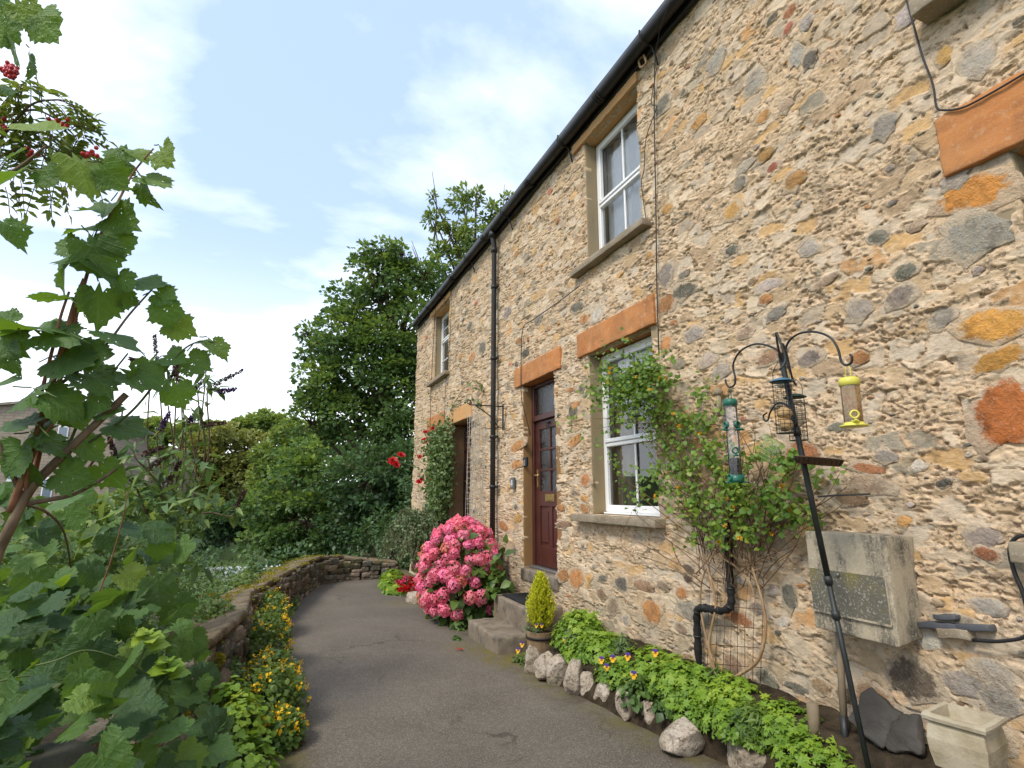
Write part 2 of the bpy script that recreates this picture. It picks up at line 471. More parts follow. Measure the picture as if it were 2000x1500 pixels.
M = {}
def make_mats():
    # roughcast lime mortar
    n = NT('roughcast_mortar')
    pn = n.pos()
    el = n.pos((1, .55, 1))
    big = n.noise(.9, 4, pn); mid = n.noise(9, 6, el, .65); fin = n.noise(70, 5, el, .7)
    c = n.ramp(big, [(.28, (.415, .285, .165)), (.5, (.455, .335, .205)), (.72, (.41, .325, .225))])
    c = n.mix(n.ramp(mid, [(.40, 0.), (.60, .6)]), c, (.56, .44, .305))
    c = n.mix(n.ramp(n.noise(5, 6, el, .7), [(.60, 0.), (.72, .55)]), c, (.58, .505, .41))
    c = n.mix(n.ramp(n.noise(3.1, 5, el, .6), [(.60, 0.), (.74, .55)]), c, (.43, .225, .085))
    c = n.mix(n.ramp(fin, [(.48, 0.), (.66, .6)]), c, (.60, .49, .365))
    c = n.mix(n.ramp(n.noise(150, 3, pn, .6), [(.56, 0.), (.66, .5)]), c, (.70, .62, .52))
    c = n.mix(n.math('MULTIPLY', n.ramp(n.noise(40, 5, el, .75), [(.51, 0.), (.60, .85)]), n.ramp(n.noise(2.2, 4, pn), [(.36, .35), (.60, 1.)])), c, (.135, .10, .07))
    cell = n.n('ShaderNodeAttribute', attribute_name='cellr').outputs['Fac']; ex = n.n('ShaderNodeAttribute', attribute_name='expo').outputs['Fac']
    tint = n.ramp(cell, [(.0, (.40, .355, .285)), (.16, (.30, .26, .205)), (.30, (.44, .285, .125)), (.40, (.50, .425, .32)), (.54, (.36, .27, .165)), (.66, (.45, .385, .30)), (.78, (.30, .22, .14)), (.86, (.42, .235, .095)), (.89, (.47, .40, .30)), (.965, (.19, .185, .15))], 'CONSTANT')
    tn = n.mix(n.ramp(n.noise(16, 6, pn, .7), [(.35, 0.), (.65, .8)]), tint, n.mix(1., tint, (1.3, 1.25, 1.2), 'MULTIPLY')); tn = n.mix(n.ramp(n.noise(9, 5, pn, .7), [(.52, 0.), (.68, .6)]), tn, n.mix(1., tint, (.5, .46, .42), 'MULTIPLY'))
    c = n.mix(n.math('MULTIPLY', n.math('MULTIPLY', ex, .85), n.ramp(n.noise(30, 5, pn, .7), [(.36, .5), (.52, 1.)])), c, tn)
    sz = n.n('ShaderNodeSeparateXYZ', {0: n.n('ShaderNodeTexCoord').outputs['Object']}).outputs[2]
    damp = n.math('MULTIPLY', n.ramp(sz, [(.0, 1.), (.5, .8), (1.0, 0.)]), n.ramp(n.noise(3.5, 5, pn), [(.38, 0.), (.65, .7)]))
    c = n.mix(damp, c, (.27, .235, .175))
    st = n.pos((1, 6, .35))
    c = n.mix(n.ramp(n.noise(1.3, 4, st), [(.60, 0.), (.80, .4)]), c, (.17, .135, .095))
    b = n.bump(fin, .7, .010, n.bump(n.noise(34, 5, el, .65), .3, .010))
    b = n.bump(n.noise(170, 2, pn), .5, .004, b)
    c = n.mix(1., c, (1.14, 1.10, 1.055), 'MULTIPLY')
    M['mortar'] = n.done(c, .93, b, .15)

    n = NT('field_stone')
    c0 = n.n('ShaderNodeObjectInfo').outputs['Color']; pn = n.pos(obj=False)
    a = n.noise(14, 6, pn, .7); b2 = n.noise(60, 5, pn, .65)
    c = n.mix(n.ramp(a, [(.34, 0.), (.66, .9)]), c0, n.mix(1., c0, (1.35, 1.25, 1.2), 'MULTIPLY'))
    c = n.mix(n.ramp(n.noise(8, 6, pn, .7), [(.50, 0.), (.68, .8)]), c, n.mix(1., c0, (.48, .42, .38), 'MULTIPLY'))
    c = n.mix(n.ramp(n.noise(26, 5, pn, .7), [(.55, 0.), (.68, .6)]), c, n.mix(1., c0, (1.1, 1.3, 1.6), 'MULTIPLY'))
    # lime mortar smeared over the rim and in patches
    rad = n.n('ShaderNodeVectorMath', {0: n.n('ShaderNodeVectorMath', {0: n.n('ShaderNodeTexCoord').outputs['Object'], 1: (0., 1., 1.)}, operation='MULTIPLY').outputs[0]}, operation='LENGTH').outputs['Value']
    sm = n.math('ADD', rad, n.math('MULTIPLY', n.math('SUBTRACT', n.noise(22, 5, pn, .7), .5), 1.1))
    c = n.mix(n.ramp(sm, [(.66, 0.), (.86, .85)]), c, (.50, .395, .275))
    c = n.mix(n.ramp(b2, [(.58, 0.), (.70, .5)]), c, (.50, .42, .32))
    M['stone'] = n.done(c, .88, n.bump(a, 1., .03, n.bump(b2, .7, .008)), .2)

    n = NT('orange_sandstone'); pn = n.pos()
    a = n.noise(2.2, 4, pn); b2 = n.noise(120, 3, pn); k = n.noise(9, 6, pn, .65)
    c = n.ramp(a, [(.3, (0.437, 0.156, 0.043)), (.5, (0.468, 0.191, 0.066)), (.75, (0.437, 0.226, 0.101))])
    c = n.mix(n.ramp(k, [(.45, 0.), (.75, .5)]), c, (0.351, 0.133, 0.047))
    c = n.mix(n.ramp(b2, [(.5, 0.), (.75, .35)]), c, (0.546, 0.296, 0.156))
    c = n.mix(n.ramp(n.noise(5, 6, n.pos((1, 1, .4)), .7), [(.46, 0.), (.66, .75)]), c, (.25, .115, .055)); c = n.mix(n.ramp(n.noise(24, 5, pn, .7), [(.54, 0.), (.66, .65)]), c, (.50, .34, .21))
    gr = n.noise(6, 6, n.pos((1, .5, 5)), .65); c = n.mix(n.ramp(gr, [(.42, 0.), (.62, .6)]), c, (.52, .23, .08)); c = n.mix(n.ramp(n.noise(2.2, 5, n.pos((1, 1, 1)), .6, .5), [(.50, 0.), (.66, .5)]), c, (.30, .115, .04))
    M['lintel'] = n.done(c, .9, n.bump(b2, .4, .004, n.bump(k, .4, .012)), .2)
    n = NT('pale_sandstone'); a = n.noise(2.6, 4); b2 = n.noise(110, 3); k = n.noise(8, 6)
    c = n.ramp(a, [(.3, (0.375, 0.225, 0.109)), (.7, (0.330, 0.217, 0.128))])
    c = n.mix(n.ramp(k, [(.45, 0.), (.75, .6)]), c, (0.225, 0.158, 0.098))
    M['jamb'] = n.done(c, .9, n.bump(b2, .4, .004, n.bump(k, .4, .012)), .2)
    n = NT('buff_sandstone'); a = n.noise(2.6, 4); b2 = n.noise(110, 3)
    c = n.ramp(a, [(.3, (.55, .285, .11)), (.7, (.50, .30, .14))])
    M['lintelpale'] = n.done(c, .9, n.bump(b2, .4, .004), .2)
    n = NT('brown_jamb_stone'); a = n.noise(2.6, 4); b2 = n.noise(110, 3); k = n.noise(8, 6)
    c = n.ramp(a, [(.3, (0.270, 0.139, 0.049)), (.7, (0.225, 0.139, 0.064))])
    c = n.mix(n.ramp(k, [(.45, 0.), (.75, .6)]), c, (0.180, 0.112, 0.060))
    M['jambbrown'] = n.done(c, .9, n.bump(b2, .4, .004, n.bump(k, .4, .012)), .2)
    n = NT('render_reveal'); a = n.noise(2.6, 5); b2 = n.noise(90, 3)
    c = n.ramp(a, [(.3, (0.309, 0.235, 0.131)), (.7, (0.244, 0.206, 0.140))])
    M['reveal'] = n.done(c, .92, n.bump(b2, .35, .004), .2)
    n = NT('weathered_sill'); a = n.noise(5, 6); b2 = n.noise(70, 4)
    c = n.ramp(a, [(.32, (0.180, 0.139, 0.090)), (.6, (0.296, 0.244, 0.172)), (.75, (0.252, 0.226, 0.154))])
    c = n.mix(n.ramp(b2, [(.58, 0.), (.7, .7)]), c, (0.496, 0.450, 0.378))
    M['sill'] = n.done(c, .9, n.bump(b2, .5, .006), .2)
    # concrete
    n = NT('weathered_concrete'); a = n.noise(5, 7, None, .65); b2 = n.noise(90, 4); pn = n.pos((1,1,.35))
    c = n.ramp(a, [(.3, (0.292, 0.247, 0.179)), (.55, (0.408, 0.343, 0.241)), (.75, (0.350, 0.306, 0.210))])
    c = n.mix(n.ramp(n.noise(6, 6, pn, .7), [(.47, 0.), (.60, .85)]), c, (0.061, 0.058, 0.050))
    c = n.mix(n.ramp(b2, [(.52, 0.), (.66, .6)]), c, (0.486, 0.423, 0.303))
    M['concrete'] = n.done(c, .92, n.bump(b2, .5, .004, n.bump(a, .3, .01)), .2)
    n = NT('mossy_panel'); a = n.noise(6, 6); b2 = n.noise(80, 4)
    c = n.ramp(a, [(.3, (.085, .08, .065)), (.5, (.125, .115, .085)), (.7, (.18, .15, .05))])
    c = n.mix(n.ramp(b2, [(.54, 0.), (.66, .7)]), c, (.36, .34, .29))
    M['panel'] = n.done(c, .9, n.bump(b2, .5, .004), .2)
    n = NT('step_stone'); a = n.noise(4, 6); b2 = n.noise(60, 5)
    c = n.ramp(a, [(.3, (0.152, 0.116, 0.080)), (.55, (0.216, 0.176, 0.128)), (.75, (0.128, 0.112, 0.088))])
    c = n.mix(n.ramp(n.noise(7, 6), [(.5, 0.), (.68, .8)]), c, (0.068, 0.062, 0.050))
    c = n.mix(n.ramp(b2, [(.56, 0.), (.68, .5)]), c, (0.304, 0.264, 0.208))
    M['step'] = n.done(c, .9, n.bump(b2, .6, .006), .2)
    # white limestone rocks
    n = NT('limestone_rock'); a = n.noise(7, 7, n.pos(obj=False), .68); b2 = n.noise(45, 5, n.pos(obj=False))
    c = n.ramp(a, [(.30, (0.117, 0.090, 0.062)), (.46, (0.400, 0.327, 0.247)), (.7, (0.568, 0.495, 0.410))])
    c = n.mix(n.ramp(b2, [(.54, 0.), (.66, .7)]), c, (0.125, 0.098, 0.066))
    c = n.mix(n.ramp(n.noise(5, 4, n.pos(obj=False)), [(.60, 0.), (.72, .6)]), c, (0.133, 0.133, 0.047))
    M['limestone'] = n.done(c, .92, n.bump(a, 1.0, .06, n.bump(b2, .9, .015)), .2)
    # coping
    n = NT('mossy_coping'); pn = n.pos(obj=False); a = n.noise(5, 6, pn, .65); b2 = n.noise(60, 5, pn)
    c = n.ramp(a, [(.3, (0.072, 0.054, 0.036)), (.5, (0.158, 0.119, 0.076)), (.72, (0.223, 0.176, 0.119))])
    c = n.mix(n.ramp(n.noise(4.1, 6, pn), [(.50, 0.), (.66, .75)]), c, (0.094, 0.076, 0.025))
    c = n.mix(n.ramp(b2, [(.55, 0.), (.68, .5)]), c, (0.259, 0.223, 0.173))
    M['coping'] = n.done(c, .93, n.bump(a, .6, .03, n.bump(b2, .6, .008)), .15)
    M['dark_mortar'] = m_plain('dark_wall_mortar', (.075, .062, .045), .95, .1, var=.5, sc=25, bmp=.8, bd=.02)
    # tarmac
    n = NT('tarmac'); pn = n.pos(); a = n.voro(190, pn, 'F1', 1); b2 = n.noise(240, 3, pn); big = n.noise(1.1, 6, pn, .6)
    c = n.ramp(big, [(.3, (0.097, 0.081, 0.063)), (.52, (0.130, 0.110, 0.086)), (.7, (0.159, 0.136, 0.108))])
    c = n.mix(n.ramp(n.noise(.55, 3, pn, .5, .6), [(.52, 0.), (.60, .2)]), c, (0.093, 0.081, 0.067))
    g = n.n('ShaderNodeSeparateXYZ', {0: a}).outputs[0]
    c = n.mix(n.ramp(g, [(.72, 0.), (.95, .5)]), c, (0.360, 0.313, 0.248))
    c = n.mix(n.ramp(g, [(.0, .5), (.3, 0.)]), c, (0.040, 0.035, 0.030))
    c = n.mix(n.ramp(n.noise(30, 4, pn, .6), [(.60, 0.), (.70, .5)]), c, (0.236, 0.203, 0.159))
    w = n.n('ShaderNodeVectorMath', {0: pn, 1: n.n('ShaderNodeVectorMath', {0: n.n('ShaderNodeTexNoise', {'Vector': pn, 'Scale': 3.0, 'Detail': 4}).outputs[1], 'Scale': .35}, operation='SCALE').outputs[0]}, operation='ADD').outputs[0]
    ck = n.math('MULTIPLY', n.ramp(n.voro(.75, w, 'DISTANCE_TO_EDGE', 0), [(.0, 1.), (.006, .5), (.012, 0.)]), n.ramp(n.noise(.8, 2, pn), [(.5, 0.), (.6, .7)]))
    c = n.mix(ck, c, (0.035, 0.029, 0.021))
    sx = n.n('ShaderNodeSeparateXYZ', {0: pn}); X, Y = sx.outputs[0], sx.outputs[1]
    # dirt and moss gather along both edges of the lane
    le = n.ramp(X, [(.10, 1.), (.24, .75), (.42, 0.)])
    edge_r = n.n('ShaderNodeMapRange', {'Value': Y, 'From Min': 2.2, 'From Max': 4.6, 'To Min': 2.62, 'To Max': 2.34}).outputs[0]
    re_ = n.ramp(n.math('ADD', n.math('SUBTRACT', X, edge_r), .5), [(.12, 0.), (.40, .8), (.5, 1.)])
    ed = n.math('MULTIPLY', n.math('MAXIMUM', le, re_), n.ramp(n.noise(7, 6, pn, .65), [(.34, 0.), (.58, .9)]))
    c = n.mix(ed, c, n.mix(n.ramp(n.noise(4, 3, pn), [(.4, 0.), (.6, 1.)]), (0.075, 0.055, 0.032), (0.118, 0.101, 0.026)))
    for (cx, cyy, r, amt) in ((2.25, 5.75, .42, .9), (1.95, 6.3, .25, .5), (2.35, 4.9, .3, .6), (1.9, 9.4, .3, .5)):
        dx = n.math('SUBTRACT', X, cx); dy = n.math('SUBTRACT', Y, cyy)
        dd = n.math('SQRT', n.math('ADD', n.math('MULTIPLY', dx, dx), n.math('MULTIPLY', n.math('MULTIPLY', dy, dy), .4)))
        k = n.math('MULTIPLY', n.ramp(n.math('DIVIDE', dd, r), [(.35, amt), (1., 0.)]), n.ramp(n.noise(9, 5, pn), [(.36, 0.), (.6, 1.)]))
        c = n.mix(k, c, (0.143, 0.110, 0.019))
    M['tarmac'] = n.done(c, .84, n.bump(a, .7, .008, n.bump(b2, .5, .003)), .3)
    n = NT('garden_soil'); a = n.noise(14, 6); b2 = n.noise(60, 4)
    c = n.ramp(a, [(.3, (.022, .016, .010)), (.7, (.06, .045, .028))])
    M['soil'] = n.done(c, .97, n.bump(a, .9, .04, n.bump(b2, .7, .01)), .1)
    n = NT('meadow'); a = n.noise(.4, 6); b2 = n.noise(6, 5)
    c = n.ramp(a, [(.3, (.035, .06, .015)), (.7, (.08, .12, .03))]); c = n.mix(n.ramp(b2, [(.4, 0.), (.7, .6)]), c, (.05, .05, .025))
    M['meadow'] = n.done(c, .95, n.bump(b2, .8, .1), .1)
    n = NT('river_water'); a = n.noise(3, 4, n.pos((1, .4, 1)))
    M['water'] = n.done((.05, .06, .055), .12, n.bump(a, .4, .06), .5)
    # house trim
    M['gutter'] = m_plain('black_cast_iron', (.022, .020, .019), .5, .4, var=.5, sc=18, bmp=.15)
    M['fascia'] = m_plain('dark_fascia', (.028, .024, .022), .6, .3, var=.4, bmp=.1)
    M['slate'] = m_plain('grey_slate', (.085, .09, .10), .6, .35, var=.4, sc=14, bmp=.5, bd=.008)
    M['capstone'] = m_plain('grey_capstone', (.15, .145, .115), .9, .2, var=.5, sc=14, bmp=.7, bd=.02)
    M['slab'] = m_plain('dark_damp_slate', (.062, .055, .047), .8, .3, var=.5, sc=14, bmp=.8, bd=.02)
    M['upvc'] = m_plain('white_upvc', (.80, .80, .79), .35, .45, var=.06, sc=8, bmp=0)
    M['doorpaint'] = m_plain('oxblood_door_paint', (.068, .019, .013), .40, .45, var=.22, sc=22, bmp=.12)
    M['brass'] = m_plain('old_brass', (.55, .38, .14), .32, .5, metal=.9, var=.2, bmp=0)
    M['steel'] = m_plain('grey_metal', (.30, .29, .27), .4, .5, metal=.8, var=.2, bmp=0)
    M['black'] = m_plain('black_plastic', (.018, .018, .018), .5, .4, var=.3, bmp=.1)
    M['cable'] = m_plain('dark_cable', (.040, .034, .030), .6, .3, var=.3, bmp=0)
    M['pole'] = m_plain('black_painted_steel', (.020, .024, .022), .5, .4, var=.5, sc=40, bmp=.2)
    M['lag'] = m_plain('black_pipe_lagging', (.016, .015, .014), .75, .3, var=.5, sc=30, bmp=.6, bd=.01)
    M['plaque'] = m_plain('slate_plaque', (.10, .115, .115), .6, .3, var=.2, bmp=.1)
    M['white'] = m_plain('white_paint', (.75, .74, .70), .6, .3, var=.12, bmp=0)
    M['net'] = m_plain('white_netting', (.40, .37, .31), .7, .2, var=.15, bmp=0)
    M['curtain'] = m_plain('white_curtain', (.78, .77, .76), .9, .1, var=.06, bmp=0)
    M['drape'] = m_plain('beige_drape', (.34, .27, .18), .9, .1, var=.2, bmp=0)
    M['room'] = m_plain('room_plaster', (.35, .32, .28), .9, .1, var=.1, bmp=0)
    M['mat'] = m_plain('black_rubber_mat', (.022, .022, .024), .7, .3, var=.3, sc=60, bmp=.5)
    n = NT('oak_tub'); a = n.noise(30, 5, n.pos((1, 1, .08))); b2 = n.noise(4, 4)
    c = n.ramp(a, [(.35, (.20, .13, .07)), (.65, (.34, .23, .125))]); c = n.mix(n.ramp(b2, [(.45, 0.), (.7, .6)]), c, (.13, .09, .05))
    M['oak'] = n.done(c, .75, n.bump(a, .3, .003), .25)
    n = NT('urn_stone'); a = n.noise(9, 6); b2 = n.noise(80, 4)
    c = n.ramp(a, [(.3, (0.286, 0.233, 0.146)), (.7, (0.449, 0.397, 0.294))]); c = n.mix(n.ramp(n.noise(5, 6), [(.52, 0.), (.7, .7)]), c, (0.190, 0.164, 0.086))
    M['urn'] = n.done(c, .9, n.bump(b2, .5, .005), .2)
    M['ash_handle'] = m_plain('worn_ash_handle', (.26, .20, .13), .75, .25, var=.4, sc=30, bmp=.2)
    # bark and stems
    n = NT('bark'); a = n.noise(22, 6, n.pos((1, 1, .2), obj=False))
    M['bark'] = n.done(n.ramp(a, [(.3, (.05, .038, .026)), (.7, (.15, .115, .08))]), .95, n.bump(a, .8, .02), .1)
    n = NT('red_brown_stem'); a = n.noise(30, 5, n.pos((1, 1, .3), obj=False))
    M['redstem'] = n.done(n.ramp(a, [(.3, (.16, .065, .035)), (.7, (.29, .14, .075))]), .7, n.bump(a, .4, .004), .3)
    n = NT('grey_brown_stem'); a = n.noise(40, 5, n.pos((1, 1, .3), obj=False))
    M['stem'] = n.done(n.ramp(a, [(.3, (.095, .065, .04)), (.7, (.21, .15, .095))]), .8, n.bump(a, .5, .004), .25)
    M['greenstem'] = m_plain('green_stem', (.10, .14, .04), .6, .3, var=.3, bmp=0)
    n = NT('tan_vine'); a = n.noise(40, 5, n.pos((1, 1, .3), obj=False))
    M['vine'] = n.done(n.ramp(a, [(.3, (.22, .13, .065)), (.7, (.42, .28, .155))]), .8, n.bump(a, .5, .004), .25)
    M['twig'] = m_plain('brown_twig', (.16, .09, .05), .85, .2, var=.4, bmp=0)
    # leaves
    M['leafobj'] = m_leafobj('large_leaf')
    M['lf_tree'] = m_leaf('tree_leaves', [(0, (.042, .094, .034)), (.5, (.082, .165, .050)), (1, (.26, .37, .08))], .42)  # pale last stop paints the lit highlights of upper clumps
    M['lf_rowan'] = m_leaf('rowan_leaves', [(0, (.06, .11, .025)), (1, (.22, .30, .06))], .45)
    M['lf_ash'] = m_leaf('ash_leaves', [(0, (.08, .15, .04)), (1, (.27, .36, .10))], .45)
    M['lf_olive'] = m_leaf('olive_leaves', [(0, (.105, .125, .030)), (1, (.30, .32, .085))], .35)
    M['lf_far'] = m_leaf('far_leaves', [(0, (.10, .17, .045)), (1, (.28, .37, .09))], .35)
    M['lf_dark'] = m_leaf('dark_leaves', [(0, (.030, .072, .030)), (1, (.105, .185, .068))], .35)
    M['lf_mid'] = m_leaf('hedge_leaves', [(0, (0.035, 0.077, 0.020)), (.55, (0.081, 0.156, 0.035)), (1, (0.225, 0.300, 0.069))], .38)
    M['lf_bud'] = m_leaf('buddleia_leaves', [(0, (.045, .095, .030)), (.7, (.095, .175, .05)), (1, (.22, .31, .09))], .38)
    M['lf_hyd'] = m_leaf('hydrangea_leaves', [(0, (.03, .075, .016)), (1, (.115, .19, .035))], .3)
    M['lf_rose'] = m_leaf('rose_leaves', [(0, (0.053, 0.098, 0.033)), (1, (0.180, 0.255, 0.083))], .3)
    M['lf_coto'] = m_leaf('grey_green_leaves', [(0, (0.068, 0.112, 0.048)), (1, (0.180, 0.247, 0.112))], .25)
    M['lf_climb'] = m_leaf('climber_leaves', [(0, (.06, .14, .022)), (.6, (.12, .235, .034)), (1, (.28, .36, .06))], .4)
    M['lf_ground'] = m_leaf('ground_cover_leaves', [(0, (.09, .19, .022)), (.6, (.20, .34, .035)), (1, (.36, .46, .055))], .4)
    M['lf_con'] = m_leaf('golden_conifer', [(0, (0.204, 0.288, 0.018)), (.6, (0.432, 0.504, 0.026)), (1, (0.660, 0.660, 0.048))], .35)
    M['lf_yel'] = m_leaf('corydalis_leaves', [(0, (.06, .12, .03)), (1, (.18, .27, .055))], .4)
    M['moss'] = m_leaf('yellow_moss', [(0, (.16, .15, .015)), (1, (.40, .36, .05))], .3, .8, .1)
    M['fl_yellow'] = m_leaf('yellow_petals', [(0, (.75, .42, .01)), (1, (.85, .60, .03))], .3)
    M['fl_red'] = m_leaf('red_petals', [(0, (.30, .006, .012)), (1, (.62, .012, .02))], .3)
    M['fl_pink'] = m_leaf('pink_petals', [(0, (.60, .03, .12)), (1, (.8, .10, .22))], .3)
    M['fl_orange'] = m_leaf('orange_petals', [(0, (.75, .30, .02)), (1, (.8, .50, .04))], .3)
    M['fl_purple'] = m_leaf('purple_petals', [(0, (.10, .05, .28)), (1, (.20, .12, .45))], .3)
    M['spike'] = m_leaf('faded_buddleia_flowers', [(0, (.035, .022, .022)), (.7, (.10, .06, .05)), (1, (.14, .09, .075))], .15, .8, .1)
    M['spikep'] = m_leaf('purple_buddleia_flowers', [(0, (.04, .015, .06)), (1, (.10, .05, .16))], .15, .8, .1)
    n = NT('hydrangea_petals'); c0 = n.n('ShaderNodeObjectInfo').outputs['Color']
    at = n.n('ShaderNodeAttribute', attribute_name='rnd').outputs['Fac']
    c = n.mix(n.ramp(at, [(.0, .45), (.25, 0.)]), n.mix(n.math('MULTIPLY', at, .6), c0, n.mix(1., c0, (1.2, 2.8, 2.3), 'MULTIPLY')), n.mix(1., c0, (.55, .35, .4), 'MULTIPLY'))
    p = n.n('ShaderNodeBsdfPrincipled', {'Base Color': c, 'Roughness': .6, 'Specular IOR Level': .2}); t = n.n('ShaderNodeBsdfTranslucent', {'Color': c})
    x = n.n('ShaderNodeMixShader', {0: .25, 1: p.outputs[0], 2: t.outputs[0]}); n.t.links.new(x.outputs[0], n.out.inputs[0]); M['hydrangea'] = n.m
    # glass
    def glass(name, refl, tint, rough=.02, trans=1.0, bmp=None):
        n = NT(name)
        f = n.n('ShaderNodeFresnel', {'IOR': 1.5}).outputs[0]
        fac = n.math('ADD', n.math('MULTIPLY', f, 1.0), refl)
        g = n.n('ShaderNodeBsdfGlossy', {'Color': (1, 1, 1), 'Roughness': rough}); t = n.n('ShaderNodeBsdfTransparent', {'Color': tint})
        if bmp:
            q = n.bump(n.noise(bmp[0], 3), bmp[1], .01); n.set(g.inputs['Normal'], q)
        x = n.n('ShaderNodeMixShader', {0: fac, 1: t.outputs[0], 2: g.outputs[0]}); n.t.links.new(x.outputs[0], n.out.inputs[0]); return n.m
    M['glass'] = glass('window_glass', .05, (.92, .94, .94))
    M['obscure'] = glass('obscure_glass', .10, (.45, .52, .50), .18, bmp=(60, .8))
    M['clearplastic'] = glass('clear_feeder_plastic', .03, (.97, .97, .97), .15)
    M['yellowplastic'] = m_plain('yellow_plastic', (.66, .60, .10), .4, .4, var=.1, bmp=0)
    M['greenplastic'] = m_plain('green_plastic', (.018, .13, .085), .4, .4, var=.15, bmp=0)
    M['greenwire'] = m_plain('pale_green_wire', (.28, .42, .14), .5, .4, var=.15, bmp=0)
    M['blueplastic'] = m_plain('blue_painted_metal', (.06, .17, .27), .45, .4, var=.2, bmp=0)
    M['darkgreen'] = m_plain('dark_green_metal', (.012, .05, .036), .5, .4, var=.2, bmp=0)
    n = NT('peanuts'); v = n.voro(85, n.pos((1, 1, .6)), 'F1', 0); vc = n.voro(85, n.pos((1, 1, .6)), 'F1', 1)
    c = n.mix(n.n('ShaderNodeSeparateXYZ', {0: vc}).outputs[0], (.80, .42, .13), (.90, .64, .30)); M['peanut'] = n.done(c, .7, n.bump(v, .8, .01), .2)
    n = NT('sunflower_seed'); v = n.voro(110, n.pos((1, 1, .6)), 'F1', 0); vc = n.voro(110, n.pos((1, 1, .6)), 'F1', 1)
    c = n.mix(n.n('ShaderNodeSeparateXYZ', {0: vc}).outputs[0], (.03, .03, .035), (.15, .12, .11)); M['seed'] = n.done(c, .7, n.bump(v, .8, .01), .2)
    M['fatball'] = m_plain('suet', (.55, .36, .17), .8, .2, var=.4, sc=45, bmp=.6, bd=.01)
    M['berry'] = m_plain('red_berry', (.50, .02, .02), .3, .5, var=.2, bmp=0)
    M['farstone'] = None
    n = NT('far_house_stone'); q = n.pos()
    br = n.n('ShaderNodeTexBrick', {'Vector': n.n('ShaderNodeMapping', {'Vector': q, 'Rotation': (R(90), 0, 0)}).outputs[0], 'Color1': (.34, .28, .21), 'Color2': (.24, .20, .16), 'Mortar': (.16, .13, .10), 'Scale': 1.0, 'Mortar Size': .018, 'Brick Width': .42, 'Row Height': .17, 'Bias': -.1})
    c = n.mix(.4, br.outputs[0], n.ramp(n.noise(2.5, 5), [(.3, (.20, .17, .13)), (.7, (.40, .33, .25))]))
    M['farstone'] = n.done(c, .95, n.bump(br.outputs[1], -.5, .03), .1)
    M['farroof'] = m_plain('stone_roof_slates', (.24, .21, .17), .9, .15, var=.4, sc=6, bmp=.5, bd=.03)
make_mats()
M['farpane'] = m_plain('far_window_glass', (.16, .20, .24), .1, .6, var=.1, bmp=0)
# ------------------------------------------------------------------ setting: ground, path, bed, river
def grid_mesh(name, xs, ys, fz, smooth=True):
    X, Y = np.meshgrid(xs, ys, indexing='ij'); Z = fz(X, Y)
    V = np.stack([X, Y, Z], -1).reshape(-1, 3); nx, ny = len(xs), len(ys)
    i, j = np.meshgrid(np.arange(nx-1), np.arange(ny-1), indexing='ij'); a = i*ny + j
    F = np.stack([a, a+ny, a+ny+1, a+1], -1).reshape(-1, 4)
    return np_mesh(name, V, F, smooth=smooth)
def wall_x(y):      # centre line of the low garden wall
    return np.interp(y, [-3, .6, 1.6, 2.8, 4.4, 5.6, 7.4, 12.9, 14], [-1.1, -.98, -.86, -.72, -.5, -.34, -.34, .78, 1.0])
def terrain(X, Y):
    base = -.02*Y - .03
    d = np.clip(wall_x(np.minimum(Y, 12.9)) - X - .15, 0, None)
    d = np.maximum(d, np.clip((Y - 15.5)*.55, 0, None)*np.clip((7.0 - X)/5.0, 0, 1))
    drop = 2.9*(1 - np.exp(-np.clip(d, 0, 30)/3.2))
    far = np.clip(np.hypot(X, Y) - 34, 0, None)
    rise = np.minimum(far*.085, 9) + 30*np.clip((np.hypot(X, Y) - 260)/900., 0, 1)
    z = base*np.clip(1.4 - np.abs(Y)/60., 0, 1) - drop + rise*np.clip((25 - X)/30., .25, 1)
    z = z + (fb2(X/9., Y/9., 4, 3) - .5)*np.clip(d/3., 0, 1)*.9
    return z - .02
xs = np.concatenate([-np.geomspace(1500, 9, 40), np.linspace(-8.5, 12, 70), np.geomspace(13, 1500, 34)])
ys = np.concatenate([-np.geomspace(600, 5, 22), np.linspace(-4, 24, 86), np.geomspace(25, 2500, 50)])
tag(link('ground', grid_mesh('ground', xs, ys, terrain), M['meadow']), kind='structure')
tag(link('river', grid_mesh('river', np.linspace(-60, 12, 20), np.linspace(16, 33, 8), lambda X, Y: X*0 - 2.05), M['water']), kind='structure')
def path_z(X, Y):
    return -.02*Y + .012*(1 - ((X-1.2)/1.4)**2) + (fb2(X*1.6, Y*1.6, 3, 5) - .5)*.018 + (fb2(X*9, Y*9, 2, 8) - .5)*.004
tag(link('path', grid_mesh('path', np.linspace(-.42, 3.05, 60), np.linspace(-2.5, 15.2, 150), path_z), M['tarmac']), kind='structure')

# ------------------------------------------------------------------ the cottage row
HOUSE = root('stone_cottage_row', (3.0, 6.0, 0), 'long two-storey rubble stone cottage row with orange lintels beside the lane', 'house')
WALL_X = 3.0
Y_END = 13.65; Z_TOP = 5.72
